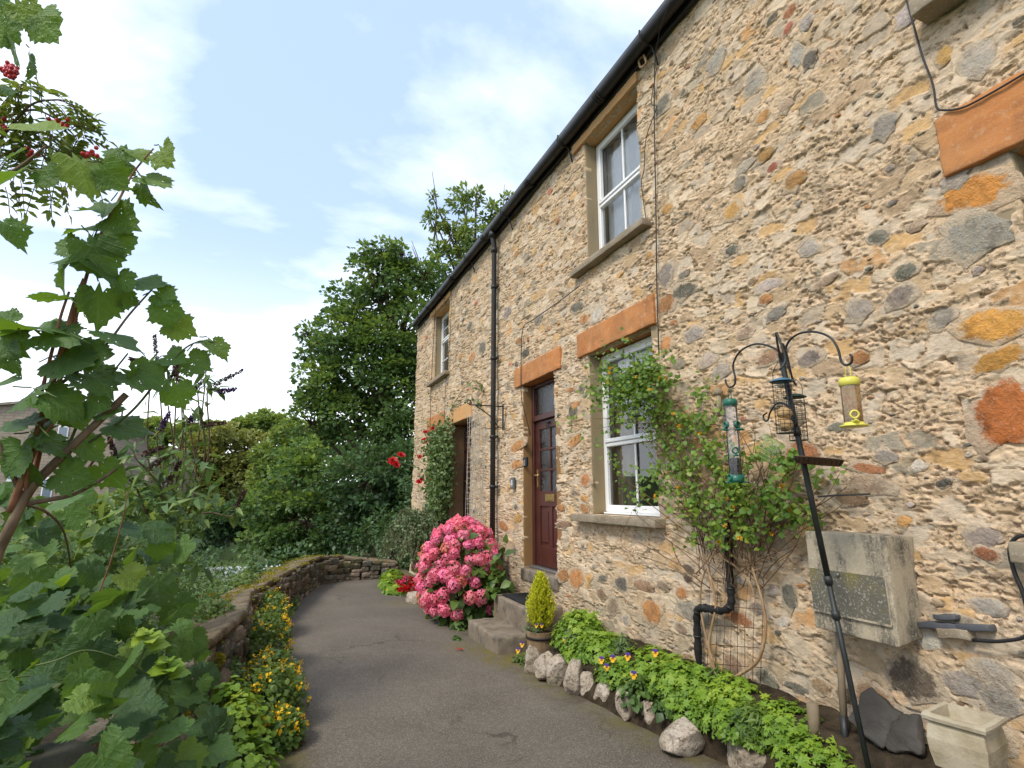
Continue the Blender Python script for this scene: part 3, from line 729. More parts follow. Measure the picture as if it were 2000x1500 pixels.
# openings: (y0, y1, z0, z1)
OPEN = {'door': (5.963, 6.947, .57, 2.972), 'win_low': (4.036, 5.152, 1.31, 2.982), 'win_up': (4.07, 5.11, 4.0, 5.49),
        'win_far_up': (10.74, 12.1, 3.94, 5.50), 'win_far_low': (10.88, 12.08, 1.30, 2.83), 'door_far': (9.19, 10.42, .42, 2.82),
        'win_near_low': (.10, 1.295, 1.31, 3.05), 'win_near_up': (.25, 1.40, 4.02, 5.49)}
PAL = {'o': (0.409, 0.203, 0.081), 'y': (0.432, 0.250, 0.092), 'r': (0.323, 0.145, 0.069), 'k': (0.132, 0.121, 0.092), 'g': (0.269, 0.234, 0.190),
       'p': (0.354, 0.308, 0.249), 'w': (0.448, 0.406, 0.346), 'b': (0.237, 0.160, 0.096), 's': (0.167, 0.156, 0.120), 'c': (0.308, 0.234, 0.155), 'd': (0.140, 0.113, 0.082), 'x': (0.378, 0.141, 0.085)}
PAL.update({'O': (.46, .20, .05), 'Y': (.50, .265, .065), 'R': (.36, .12, .038)})
HAND = [(1830,345,1970,412,'O'),(1845,420,1985,500,'p'),(1875,605,2010,668,'Y'),(1900,682,2010,722,'Y'),(1912,742,2030,878,'R'),
 (1750,516,1795,546,'s'),(1316,555,1366,583,'s'),(1705,222,1755,275,'g'),(1660,683,1700,714,'o'),(1535,860,1600,922,'r'),(1478,682,1540,708,'b'),
 (1560,684,1604,716,'g'),(1116,1110,1142,1148,'o'),(1092,1110,1118,1136,'o'),(1146,1120,1158,1136,'y'),(1205,1126,1229,1154,'k'),(1242,1132,1282,1158,'b'),
 (1088,1017,1117,1031,'b'),(1260,1170,1295,1216,'o'),(1187,1168,1210,1200,'c'),(1326,1147,1345,1170,'o'),(1288,1135,1312,1155,'c'),(1168,1150,1186,1172,'b'),
 (1002,898,1022,916,'o'),(975,1018,995,1036,'o'),(1000,860,1024,882,'o'),(1006,1002,1020,1022,'y'),(1088,985,1102,1000,'o'),
 (1740,1285,1832,1365,'d'),(1680,1335,1745,1402,'b'),(1850,1310,1930,1362,'g'),(1920,1330,2000,1400,'p'),(1910,1290,1990,1340,'p'),(1905,1170,1975,1205,'p'),(1890,1030,1960,1072,'g'),
 (1535,1140,1560,1192,'k'),(1500,1010,1560,1032,'b'),(1480,1310,1522,1340,'s'),(1535,1334,1582,1352,'k'),(1420,1195,1470,1220,'r'),(1420,1280,1452,1315,'b'),(1330,1180,1400,1220,'g'),
 (1908,1068,1955,1095,'r'),(1670,905,1735,925,'r'),(1660,925,1740,965,'c'),(1640,955,1700,990,'b'),(1780,900,1812,922,'w'),(1720,880,1762,905,'g'),(1830,935,1862,952,'k'),
 (1820,600,1870,640,'g'),(1660,585,1710,625,'p'),(1735,560,1790,600,'g'),(1700,450,1740,478,'s'),(1775,430,1808,455,'c'),(1480,545,1530,570,'p'),
 (1537,335,1580,368,'y'),(1500,318,1525,336,'x'),(1480,290,1514,316,'y'),(1832,90,1866,128,'y'),(1565,30,1592,62,'w'),(1530,45,1552,65,'x'),(1528,12,1556,35,'r'),
 (1545,85,1572,130,'w'),(1570,98,1600,135,'s'),(1880,85,1950,150,'p'),(1754,10,1800,50,'w'),(1840,330,1900,372,'p'),(1455,140,1492,182,'p'),(1480,218,1508,240,'y'),
 (1418,395,1446,430,'y'),(1296,398,1318,420,'y'),(1350,225,1382,250,'y'),(1420,480,1446,500,'k'),(1330,530,1350,545,'s'),(1290,515,1318,560,'g'),(1283,190,1310,222,'s'),
 (1330,175,1342,188,'s'),(1435,345,1460,372,'g'),(1440,315,1475,335,'p'),(1382,100,1420,140,'p'),(1115,590,1140,610,'k'),(1160,600,1178,628,'w'),(1134,615,1150,632,'o'),(1117,785,1135,800,'o'),
 (1113,790,1132,816,'k'),(1108,757,1124,766,'o'),(1112,850,1138,870,'o'),(1138,925,1155,950,'o'),(1135,985,1152,1002,'o'),(1020,682,1034,698,'k'),(1010,660,1024,672,'o'),
 (938,668,950,690,'k'),(918,690,930,706,'o'),(915,630,925,645,'k'),(897,690,905,702,'y'),(1045,615,1060,632,'g'),(985,600,1000,620,'g'),(1290,575,1320,612,'o'),(1292,655,1312,690,'o'),
 (1370,690,1400,715,'p'),(1395,710,1430,740,'g'),(1340,640,1375,668,'p'),(1440,640,1470,662,'c'),(1500,600,1540,625,'g'),(1590,540,1640,560,'c'),(1560,470,1600,500,'p')]
stones = []      # y, z, half-width, half-height, colour
for (u0, v0, u1, v1, k) in HAND:
    uc, vc = (u0+u1)/2, (v0+v1)/2
    c = WX(uc, vc); a = WX(u0, vc); b = WX(u1, vc); t = WX(uc, v0); d = WX(uc, v1)
    stones.append((c.y, c.z, abs(a.y-b.y)/2*1.08, abs(t.z-d.z)/2*1.0, k, True))
rs = random.Random(5)
def in_open(y, z, m=.06):
    return any(o[0]-m < y < o[1]+m and o[2]-m-.08 < z < o[3]+m+.28 for o in OPEN.values())
def clash(y, z, a, b):
    return any(abs(y-s[0]) < (a+s[2])*1.05 and abs(z-s[1]) < (b+s[3])*1.05 for s in stones)
keys = 'oooyybbbbcccccccccggggggppppppwkkssx'
def fill(n, y0, y1, z0, z1, s0, s1, ks=keys):
    k = t = 0
    while k < n and t < n*30:
        t += 1
        y = rs.uniform(y0, y1); z = rs.uniform(z0, z1); a = s0*(s1/s0)**(rs.random()**1.6); b = a*rs.uniform(.32, .8)
        if in_open(y, z, a+.02) or clash(y, z, a, b): continue
        stones.append((y, z, a, b, rs.choice(ks), False)); k += 1
fill(34, 1.0, 3.9, .0, 1.0, .05, .14, 'ggppccbbdksw')
fill(40, 1.0, 4.0, .6, 5.6, .022, .085)
fill(45, 4.0, 7.0, .3, 5.6, .025, .085)
fill(55, 7.0, 13.5, .2, 5.6, .04, .12)
fill(260, 1.0, 6.0, .1, 5.6, .010, .030)
fill(160, 6.0, 13.5, .1, 5.6, .02, .05)
# wall surface
yy = [1.0 - .35*i for i in range(12, 0, -1)]; y = 1.0
while y < Y_END: yy.append(y); y += .0056*(9 + y*y)/9.6*1.05
yy[-1] = Y_END; yy = np.array(yy)
zs = np.arange(-.45, Z_TOP + .001, .0066)
for o in OPEN.values():
    for e in (o[0], o[1]): yy[np.argmin(abs(yy - e))] = e
    for e in (o[2], o[3]): zs[np.argmin(abs(zs - e))] = e
Yg, Zg = np.meshgrid(yy, zs, indexing='ij')
wy = Yg + (fb2(Yg*2.1, Zg*2.1, 2, 90)-.5)*.25; wz = Zg + (fb2(Yg*2.1, Zg*2.1, 2, 91)-.5)*.18
# rubble stones showing through the mortar: warped cells, each with its own level and tilt
def cells(Y, Z, sy, sz, seed):
    u, v = Y/sy, Z/sz; v = v.copy(); iv0 = np.floor(v); u = u + .5*(iv0 % 2)
    iu0 = np.floor(u); f1 = np.full(u.shape, 9.); f2 = np.full(u.shape, 9.); cid = np.zeros(u.shape); pu = np.zeros(u.shape); pv = np.zeros(u.shape)
    for du in (-1, 0, 1):
        for dv in (-1, 0, 1):
            iu, iv = iu0+du, iv0+dv; z0 = np.zeros_like(iu)
            x = iu + .15 + .7*_hash(iu, iv, z0, seed) - u; y_ = iv + .2 + .6*_hash(iu, iv, z0, seed+1) - v
            d = np.hypot(x, y_); h = _hash(iu, iv, z0, seed+2); nw = d < f1
            f2 = np.where(nw, f1, np.minimum(f2, d)); cid = np.where(nw, h, cid); pu = np.where(nw, x, pu); pv = np.where(nw, y_, pv); f1 = np.where(nw, d, f1)
    return f1, f2 - f1, cid, pu, pv
cy2 = Yg + (fb2(Yg*6, Zg*6, 3, 92)-.5)*.10 + (fb2(Yg*25, Zg*25, 2, 94)-.5)*.03; cz2 = Zg + (fb2(Yg*6, Zg*6, 3, 93)-.5)*.09 + (fb2(Yg*25, Zg*25, 2, 95)-.5)*.03
f1a, ea, ida, pua, pva = cells(cy2, cz2, .21, .115, 300)
amt = fb2(wy/.8, wz/.6, 3, 4); smear = fb2(Yg/.16, Zg/.10, 4, 77)
low = np.clip((1.1 - Zg)/.9, 0, 1)*np.clip((5.5 - Yg)/2., 0, 1)
expo = np.clip((smear + .10*low + .16*(_hash(np.floor(ida*9973), np.floor(ida*131), np.zeros_like(ida), 5)-.5) - .455)/.07, 0, 1)*np.clip(ea/.16 - .25, 0, 1)
level = (ida - .5)*.022 + (pua*(np.modf(ida*37)[0]-.5) + pva*(np.modf(ida*71)[0]-.5))*.030
bulge = (fb2(wy/.40, wz/.28, 3, 1) - .5)*.040 + level*.7
rough = (fb2(wy/.050, wz/.034, 4, 2) - .5)*(.012 + .016*np.clip((amt-.35)*3, 0, 1))
pitn = fb2(wy/.026 + wz*4, wz/.0135, 3, 3)
thr = .365 + .30*(amt - .45)
pit = np.clip((thr - pitn)/.07, 0, 1); pit = pit*pit*(3-2*pit)*.018
crev = np.clip(1 - ea/.10, 0, 1)*np.clip((fb2(wy/.3, wz/.2, 3, 55)-.47)*6, 0, 1)*.015
fine = (vn2(Yg/.015, Zg/.011, 6) - .5)*.008
stone_rel = (fb2(Yg/.06, Zg/.04, 3, 88)-.5)*.010
D = bulge + (rough - pit + fine)*(1-expo) + (stone_rel - .004)*expo - crev
front = []
for (sy, sz, a, b, k, hand) in stones:
    i0, i1 = np.searchsorted(yy, [sy - a*1.5, sy + a*1.5]); j0, j1 = np.searchsorted(zs, [sz - b*1.5, sz + b*1.5])
    if i1 <= i0 or j1 <= j0: front.append(0.0); continue
    q = np.hypot((Yg[i0:i1, j0:j1]-sy)/a, (Zg[i0:i1, j0:j1]-sz)/b)
    sub = D[i0:i1, j0:j1]; lvl = float(np.mean(bulge[i0:i1, j0:j1])); front.append(lvl)
    q = q + (fb2(Yg[i0:i1, j0:j1]/.05, Zg[i0:i1, j0:j1]/.04, 3, 44) - .5)*1.1
    mk = np.clip((1.12 - q)/.35, 0, 1); mk = mk*mk*(3-2*mk)
    D[i0:i1, j0:j1] = np.maximum(sub, lvl - .004)*(1-mk) + (lvl - .012)*mk; expo[i0:i1, j0:j1] *= np.clip((q-.8)/.4, 0, 1)
# settle towards the openings' trim and the gutter
ny, nz = len(yy), len(zs)
V = np.stack([WALL_X - .012 - D, Yg, Zg], -1)
jit = (fb2(Yg/.09, Zg/.06, 2, 71)-.5)*.030
nearo = np.zeros_like(Yg)
for o in OPEN.values():
    e = np.minimum(abs(Yg-o[0]), abs(Yg-o[1])); nearo = np.maximum(nearo, np.where((Zg > o[2]-.05) & (Zg < o[3]+.05), np.clip(1-e/.10, 0, 1), 0))
V[..., 1] += jit*nearo*np.where(Yg < 7.5, 1, .6)
V = V.reshape(-1, 3)
ii, jj = np.meshgrid(np.arange(ny-1), np.arange(nz-1), indexing='ij')
yc = (yy[:-1]+yy[1:])/2; zc = (zs[:-1]+zs[1:])/2
keep = np.ones((ny-1, nz-1), bool)
for o in OPEN.values(): keep &= ~(((yc > o[0]) & (yc < o[1]))[:, None] & ((zc > o[2]) & (zc < o[3]))[None])
a = ii*nz + jj
F = np.stack([a, a+1, a+nz+1, a+nz], -1)[keep]
# returns at the opening edges, 7 cm deep
extraV = []; extraF = []; base = len(V)
for o in OPEN.values():
    i0, i1 = np.argmin(abs(yy-o[0])), np.argmin(abs(yy-o[1])); j0, j1 = np.argmin(abs(zs-o[2])), np.argmin(abs(zs-o[3]))
    loop = [i0*nz+j for j in range(j0, j1)] + [i*nz+j1 for i in range(i0, i1)] + [i1*nz+j for j in range(j1, j0, -1)] + [i*nz+j0 for i in range(i1, i0, -1)]
    s0 = base + len(extraV)
    for q in loop: extraV.append((WALL_X + .07, V[q][1], V[q][2]))
    for k in range(len(loop)): extraF.append((loop[k], loop[(k+1) % len(loop)], s0+(k+1) % len(loop), s0+k))
V = np.concatenate([V, np.array(extraV)]); F = np.concatenate([F, np.array(extraF)])
wme = np_mesh('wall', V, F, smooth=True)
for nm_, arr in (('cellr', ida), ('expo', expo), ('crev', np.clip(crev/.02, 0, 1))):
    at = wme.attributes.new(nm_, 'FLOAT', 'POINT'); at.data.foreach_set('value', np.concatenate([arr.ravel(), np.zeros(len(extraV))]).astype(np.float32))
wall = link('wall', wme, M['mortar'], HOUSE)
wall['label'] = 'rough tan lime mortar face with scattered bedded stones'
# other sides of the building
mb = MB(); mb.box((3.12, Y_END-.5, -.6), (8.6, Y_END-.001, 5.7)); mb.box((8.2, -2.9, -.6), (8.6, Y_END-.5, 5.7)); mb.box((3.12, -3.3, -.6), (8.6, -2.9, 5.7))
mb.build('gable_wall', M['mortar'], HOUSE)
# inner leaf of the front wall, so that rooms are enclosed
mb = MB()
ye = sorted({-3.3, Y_END-.002} | {e for o in OPEN.values() for e in o[:2]}); ze = sorted({-.6, 5.7} | {e for o in OPEN.values() for e in o[2:]})
for p, q in zip(ye[:-1], ye[1:]):
    run = []
    for r_, s_ in zip(ze[:-1], ze[1:]):
        hole = any(o[0] <= (p+q)/2 <= o[1] and o[2] <= (r_+s_)/2 <= o[3] for o in OPEN.values())
        if hole: continue
        if run and abs(run[-1][1]-r_) < 1e-6: run[-1][1] = s_
        else: run.append([r_, s_])
    for r_, s_ in run: mb.box((3.30, p, r_), (3.42, q, s_))
mb.build('inner_wall', M['room'], HOUSE)
mb = MB()
mb.box((3.42, -2.9, -.55), (8.2, Y_END-.5, .30)); mb.box((3.42, -2.9, 3.35), (8.2, Y_END-.5, 3.6)); mb.box((3.42, 7.3, .30), (8.2, 7.5, 3.35)); mb.box((5.6, -2.9, .3), (5.7, 7.3, 3.35)); mb.box((5.6, -2.9, 3.6), (5.7, Y_END-.5, 5.7))
mb.build('partition', M['room'], HOUSE)

# bedded stones: a few shared shapes, one object each
stone_me = []
for k in range(12):
    r2 = np.random.default_rng(100+k); n = 12
    ang = np.linspace(0, 2*math.pi, n, endpoint=False) + r2.normal(0, .07, n)
    rad = np.clip(1 + r2.normal(0, .20, n), .6, 1.35)
    V = [(-1.0, 0, 0)]; F = []
    for (rr, h) in ((.62, -.95), (.97, -.42), (1.03, 1.3)):
        for i in range(n):
            V.append((h + r2.normal(0, .13)*(rr < .9), rad[i]*rr*math.cos(ang[i]), rad[i]*rr*math.sin(ang[i])))
    for i in range(n):
        j = (i+1) % n; F.append((0, 1+j, 1+i))
        for q in (0, 1): F += [(1+q*n+i, 1+q*n+j, 1+(q+1)*n+j), (1+q*n+i, 1+(q+1)*n+j, 1+(q+1)*n+i)]
    me = np_mesh('stone', np.array(V), np.array(F), smooth=True); me.materials.append(M['stone']); stone_me.append(me)
def vis_size(s): 
    d = math.hypot(3, s[0]); return s[2]*s[3]/d**2*(3/d)
order = sorted(range(len(stones)), key=lambda i: (not stones[i][5], -vis_size(stones[i])))
small = MB(); small_cols = []
for rank, i in enumerate(order):
    sy, sz, a, b, k, hand = stones[i]
    if not (0.95 < sy < 13.5): continue
    br = rs.uniform(.75, 1.2); col = tuple(min(1, max(.01, c*br*rs.uniform(.96, 1.04))) for c in PAL[k]); h = min(.007 + .05*min(a, b)*rs.uniform(.7, 1.2), .013); a *= 1.22; b *= 1.22
    if rank < 295:
        o = link('stone', stone_me[rs.randrange(12)], None, wall)
        o.location = (WALL_X - .012 - front[i] + .002, sy, sz); o.scale = (h, a, b); o.rotation_euler = (rs.uniform(-.28, .28), 0, 0)
        o.color = (*col, 1)
    else:
        me = stone_me[rs.randrange(12)]; c, s_ = math.cos(rs.uniform(0, 6)), 0
        vs = [(WALL_X - .012 - front[i] + .002 + v.co.x*h, sy + v.co.y*a, sz + v.co.z*b) for v in me.vertices]
        small.add(vs, [tuple(p.vertices) for p in me.polygons], True); small_cols += [col]*len(vs)
me = small.mesh('small_stones'); at = me.attributes.new('tint', 'FLOAT_COLOR', 'POINT')
at.data.foreach_set('color', np.concatenate([np.array(small_cols), np.ones((len(small_cols), 1))], 1).astype(np.float32).ravel())
n = NT('small_field_stone'); c0 = n.n('ShaderNodeAttribute', attribute_name='tint').outputs['Color']; a_ = n.noise(40, 5)
tag(link('small_stones', me, n.done(n.mix(n.ramp(a_, [(.4, 0.), (.7, .6)]), c0, n.mix(1., c0, (1.3, 1.2, 1.1), 'MULTIPLY')), .85, n.bump(a_, .5, .006), .2), wall), kind='stuff')

# dark gaps are real: a few deep slits near the near lower corner are left by the pits
def rpart(name, lo, hi, m, parent=HOUSE, cuts=.05, amp=.005, rnd=.009, seed=0):
    return link(name, rough_box_mesh(name, lo, hi, cuts, amp, rnd, seed), m, parent)
# lintels
for (y0, y1, z0, z1, m, lab) in ((5.77, 7.165, 2.965, 3.235, 'lintel', 'bright orange sandstone lintel over the red door'), (3.94, 5.34, 2.985, 3.255, 'lintel', 'bright orange sandstone lintel over the climber window'),
        (4.02, 5.36, 5.49, 5.60, 'lintelpale', None), (10.6, 12.25, 5.50, 5.63, 'lintelpale', None), (10.86, 12.24, 2.83, 3.16, 'lintel', None),
        (9.12, 10.46, 2.82, 3.08, 'lintelpale', 'pale weathered lintel over the far door'), (-.1, 1.555, 3.05, 3.375, 'lintel', 'orange sandstone lintel at the near end'), (.1, 1.6, 5.49, 5.6, 'lintel', None)):
    o = rpart('lintel', (WALL_X-.042, y0, z0), (WALL_X+.30, y1, z1), M[m], cuts=.03, amp=.008, rnd=.010, seed=int(y0*10))
    if lab: o['label'] = lab
# sills
for (y0, y1, z0, z1, d) in ((3.955, 5.43, 1.232, 1.308, .10), (3.955, 5.36, 3.925, 3.998, .085), (10.62, 12.15, 3.86, 3.938, .09), (10.75, 12.2, 1.215, 1.298, .09), (-.1, 1.53, 3.925, 4.018, .13), (-.1, 1.5, 1.22, 1.305, .1)):
    rpart('sill', (WALL_X-d-.02, y0, z0), (WALL_X+.28, y1, z1), M['sill'], cuts=.04, amp=.005, rnd=.010, seed=int(y1*10))
# jambs (reveals)
for nm, m in (('door', 'jambbrown'), ('door_far', 'jamb'), ('win_low', 'reveal'), ('win_up', 'reveal'), ('win_far_up', 'reveal'), ('win_far_low', 'reveal'), ('win_near_low', 'reveal'), ('win_near_up', 'reveal')):
    y0, y1, z0, z1 = OPEN[nm]; t = .008
    zb = z0 + (0 if 'win' in nm else .0)
    rpart('jamb', (WALL_X+.0, y1-t, zb+.003), (WALL_X+.29, y1+.10, z1-.004), M[m], cuts=.06, amp=.003, rnd=.008, seed=3)
    rpart('jamb', (WALL_X+.0, y0-.10, zb+.003), (WALL_X+.29, y0+t, z1-.004), M[m], cuts=.06, amp=.003, rnd=.008, seed=4)
# the far door has a plain stone surround standing on its left
rpart('door_surround', (WALL_X-.035, 10.30, .42), (WALL_X+.0, 10.56, 2.815), M['jamb'], cuts=.06, amp=.004, rnd=.01, seed=9)

def pane(nm, x, y0, y1, z0, z1, m, parent):     # faces the lane
    return link(nm, np_mesh(nm, [(x, y0, z0), (x, y0, z1), (x, y1, z1), (x, y1, z0)], [(0, 1, 2, 3)]), m, parent)
# windows -----------------------------------------------------------
def window(y0, y1, z0, z1, xf, rail=.5, lab=None, bars=1, drape=None, hbars=0):
    w = root  # noqa
    fr = MB(); f = .055; t = .06
    fr.box((xf, y0, z0), (xf+t, y0+f, z1), .006); fr.box((xf, y1-f, z0), (xf+t, y1, z1), .006)
    fr.box((xf+.002, y0+f, z0), (xf+t, y1-f, z0+f*1.25), .006); fr.box((xf+.002, y0+f, z1-f), (xf+t, y1-f, z1), .006)
    o = fr.build('window', M['upvc'], HOUSE)
    if lab: o['label'] = lab
    zr = z0 + (z1-z0)*rail
    mb = MB(); mb.box((xf-.006, y0+f, zr-.030), (xf+.05, y1-f, zr+.006), .005); mb.box((xf-.016, y0+f*.8, zr+.010), (xf+.05, y1-f*.8, zr+.052), .008); mb.build('rail', M['upvc'], o)
    s = MB()     # opening sash in the top light
    a0, a1, b0, b1 = y0+f, y1-f, zr+.052, z1-f
    s.box((xf-.012, a0, b0), (xf+.03, a0+.04, b1), .005); s.box((xf-.012, a1-.04, b0), (xf+.03, a1, b1), .005); s.box((xf-.010, a0+.04, b1-.04), (xf+.03, a1-.04, b1), .005)
    s.build('sash', M['upvc'], o)
    lights = [(y0+f, y1-f, z0+f*1.25, zr-.030), (a0+.04, a1-.04, b0, b1-.04)]
    for (p, q, r_, s_) in lights:
        g = MB()
        for k in range(bars):
            c = p + (q-p)*(k+1)/(bars+1); g.box((xf+.012, c-.011, r_), (xf+.030, c+.011, s_), .003)
        for k in range(hbars):
            c = r_ + (s_-r_)*(k+1)/(hbars+1); g.box((xf+.013, p, c-.010), (xf+.029, q, c+.010), .003)
        g.build('glazing_bar', M['upvc'], o)
        cell = [p + (q-p)*k/(bars+1) for k in range(bars+2)]
        for u0, u1 in zip(cell[:-1], cell[1:]):
            pane('pane', xf+.034, u0, u1, r_, s_, M['glass'], o)
    b = MB(); b.box((xf-.03, y0+.01, z0-.02), (xf+.04, y1-.01, z0-.001), .004); b.build('cill', M['upvc'], o)
    def cloth(c0, c1, zb, zt, m, nm, amp=.025, wl=.09, x=.14):
        n_ = max(8, int((c1-c0)/.018)); vs = []; fs = []
        for i in range(n_+1):
            yv = c0 + (c1-c0)*i/n_; xv = xf + x + amp*math.sin(yv/wl*2*math.pi) + amp*.5*math.sin(yv*31)
            vs += [(xv, yv, zb), (xv*1.0, yv, zt)]
            if i: fs.append((2*i-2, 2*i, 2*i+1, 2*i-1))
        MB().add(vs, fs, True).build(nm, m, o)
    if drape == 'white': cloth(y0+.03, y1-.02, z0+.02, z1-.02, M['curtain'], 'curtain', .014, .16)
    elif drape == 'pair':
        cloth(y1-.36, y1-.02, z0+.0, z1-.02, M['drape'], 'curtain', .03, .085); cloth(y0+.02, y0+.22, z0+.0, z1-.02, M['drape'], 'curtain', .03, .085)
        cloth(y0+.05, y1-.05, z1-.55, z1-.02, M['curtain'], 'blind', .006, .3, .10)
    elif drape == 'net': cloth(y0+.03, y1-.03, z0+.02, z1-.02, M['curtain'], 'curtain', .02, .1, .2)
    return o
window(4.045, 5.145, 1.332, 2.975, 3.145, .42, 'white ground-floor window half hidden by the climber', 1, 'pair')
window(4.078, 5.103, 4.02, 5.484, 3.14, .47, 'white upper window with a pale curtain', 1, 'white')
window(10.75, 12.09, 3.96, 5.494, 3.20, .60, 'white upper window at the far end', 1, 'net', 1)
window(10.89, 12.07, 1.32, 2.825, 3.20, .50, 'white window behind the climbing rose', 1, 'net', 1)
window(.11, 1.285, 1.33, 3.045, 3.15, .45, 'white window at the near end', 1, 'net')
window(.26, 1.39, 4.04, 5.485, 3.15, .45, None, 1, 'white')

# doors -------------------------------------------------------------
def door(y0, y1, z0, z1, xf, full, lab):
    fr = MB(); f = .06; zt = z1 - .47
    fr.box((xf, y1-f, z0), (xf+.09, y1, z1), .006); fr.box((xf, y0, z0), (xf+.09, y0+f, z1), .006)
    fr.box((xf+.002, y0+f, z1-.05), (xf+.09, y1-f, z1), .006); fr.box((xf-.012, y0+f*.6, zt-.03), (xf+.09, y1-f*.6, zt+.045), .008)
    o = fr.build('door', M['doorpaint'], HOUSE); o['label'] = lab
    pane('transom_pane', xf+.04, y0+f, y1-f, zt+.045, z1-.05, M['obscure'], o)
    a0, a1, b0, b1 = y0+f+.004, y1-f-.004, z0+.012, zt-.034; x0, x1 = xf+.03, xf+.074
    lf = MB(); st = .115; zm0, zm1 = b0+(b1-b0)*.40, b0+(b1-b0)*.505; mid = (a0+a1)/2
    lf.box((x0, a0, b0), (x1, a0+st, b1), .004); lf.box((x0, a1-st, b0), (x1, a1, b1), .004)
    lf.box((x0+.001, a0+st, b0), (x1, a1-st, b0+.24), .004); lf.box((x0+.001, a0+st, zm0), (x1, a1-st, zm1), .004); lf.box((x0+.001, a0+st, b1-.11), (x1, a1-st, b1), .004)
    lf.box((x0+.002, mid-.045, b0+.24), (x1, mid+.045, zm0), .004)
    lf.build('door_leaf', M['doorpaint'], o)
    for (p, q) in ((a0+st, mid-.045), (mid+.045, a1-st)):       # raised lower panels
        m = MB(); m.box((x0+.020, p, b0+.24), (x1-.004, q, zm0)); m.box((x0+.006, p+.035, b0+.285), (x0+.022, q-.035, zm0-.045), .008); m.build('panel', M['doorpaint'], o)
    gb = MB(); gb.box((x0+.004, mid-.014, zm1), (x1-.01, mid+.014, b1-.11), .003)
    for k in (1, 2):
        zz_ = zm1 + (b1-.11-zm1)*k/3; gb.box((x0+.006, a0+st, zz_-.014), (x1-.012, a1-st, zz_+.014), .003)
    gb.build('glazing_bar', M['doorpaint'], o)
    for k in range(3):
        for (p, q) in ((a0+st, mid-.014), (mid+.014, a1-st)):
            r_, s_ = zm1 + (b1-.11-zm1)*k/3, zm1 + (b1-.11-zm1)*(k+1)/3
            pane('pane', x0+.022, p, q, r_, s_, M['obscure'], o)
    if full:
        h = MB(); yh = a1-.055; h.box((x0-.008, yh-.019, 1.60), (x0+.001, yh+.019, 1.83), .004); h.tube([(x0-.005, yh, 1.755), (x0-.05, yh, 1.755), (x0-.055, yh-.02, 1.755), (x0-.05, yh-.13, 1.75)], [.010, .010, .010, .008], 8); h.build('handle', M['brass'], o)
        l = MB(); l.box((x0-.010, mid-.125, zm0+.06), (x0+.0, mid+.125, zm0+.155), .004); l.box((x0-.016, mid-.10, zm0+.075), (x0-.009, mid+.10, zm0+.14), .003); l.build('letterbox', M['brass'], o)
        k = MB(); k.lathe((x0-.012, mid, b1-.06), [(.018, 0), (.03, .01), (.018, .03)], 10); k.tube([(x0-.02, mid-.03, b1-.06), (x0-.03, mid-.025, b1-.10), (x0-.03, mid+.025, b1-.10), (x0-.02, mid+.03, b1-.06)], .006, 6); k.build('knocker', M['black'], o)
    s = MB(); s.box((xf-.05, y0+.005, z0-.03), (xf+.12, y1-.005, z0+.004), .006); s.build('threshold', M['steel'], o)
    return o
door(5.975, 6.937, .615, 2.962, 3.12, True, 'oxblood red panelled front door with six obscure panes')
door(9.20, 10.30, .47, 2.812, 3.22, True, 'dark red door beyond the downpipe')
rpart('doorstep', (WALL_X-.03, 5.93, .44), (WALL_X+.24, 6.985, .585), M['step'], cuts=.05, amp=.006, rnd=.014, seed=2)
rpart('doorstep', (WALL_X-.10, 9.1, .25), (WALL_X+.3, 10.5, .44), M['step'], cuts=.06, amp=.006, rnd=.014, seed=6)

# eaves --------------------------------------------------------------
mb = MB(); mb.box((2.945, -3.3, 5.60), (2.985, 13.52, 5.80), .006); mb.box((2.985, -3.3, 5.722), (3.45, 13.62, 5.76)); mb.build('fascia', M['fascia'], HOUSE)
mb = MB(); n = 14; vs = []; fs = []
yg = np.linspace(-3.3, 13.46, 40)
for i, y in enumerate(yg):
    for k in range(n):
        a = math.pi*(k/(n-1)); vs.append((2.872 - .068*math.cos(a), y, 5.695 - .072*math.sin(a) + .006*math.sin(y*2.1)))
    for k in range(n):
        a = math.pi*(1-k/(n-1)); vs.append((2.872 - .060*math.cos(a), y, 5.697 - .062*math.sin(a) + .006*math.sin(y*2.1)))
m2 = 2*n
for i in range(len(yg)-1): fs += [(i*m2+k, i*m2+(k+1) % m2, (i+1)*m2+(k+1) % m2, (i+1)*m2+k) for k in range(m2)]
fs += [tuple(range((len(yg)-1)*m2, len(yg)*m2)), tuple(range(m2))]
mb.add(vs, fs, True).build('gutter', M['gutter'], HOUSE)
for y in (.9, 2.75, 4.55, 6.4, 8.2, 10.1, 12.0):
    mb = MB(); ring = [(2.872 - .074*math.cos(math.pi*k/10), y, 5.695 - .078*math.sin(math.pi*k/10)) for k in range(11)]
    for dy in (-.035, 0, .035): mb.tube([(p[0], y+dy, p[2]) for p in ring], .012 if dy else .016, 6)
    mb.build('gutter_joint', M['gutter'], HOUSE)
for y in (1.8, 3.72, 5.4, 7.3, 9.1, 11.0, 12.8):
    mb = MB(); mb.tube(smooth_path([(2.80, y, 5.74), (2.79, y, 5.66), (2.84, y, 5.605), (2.92, y, 5.615), (2.955, y, 5.55), (2.99, y, 5.43)], 3), .009, 6); mb.build('gutter_bracket', M['gutter'], HOUSE)
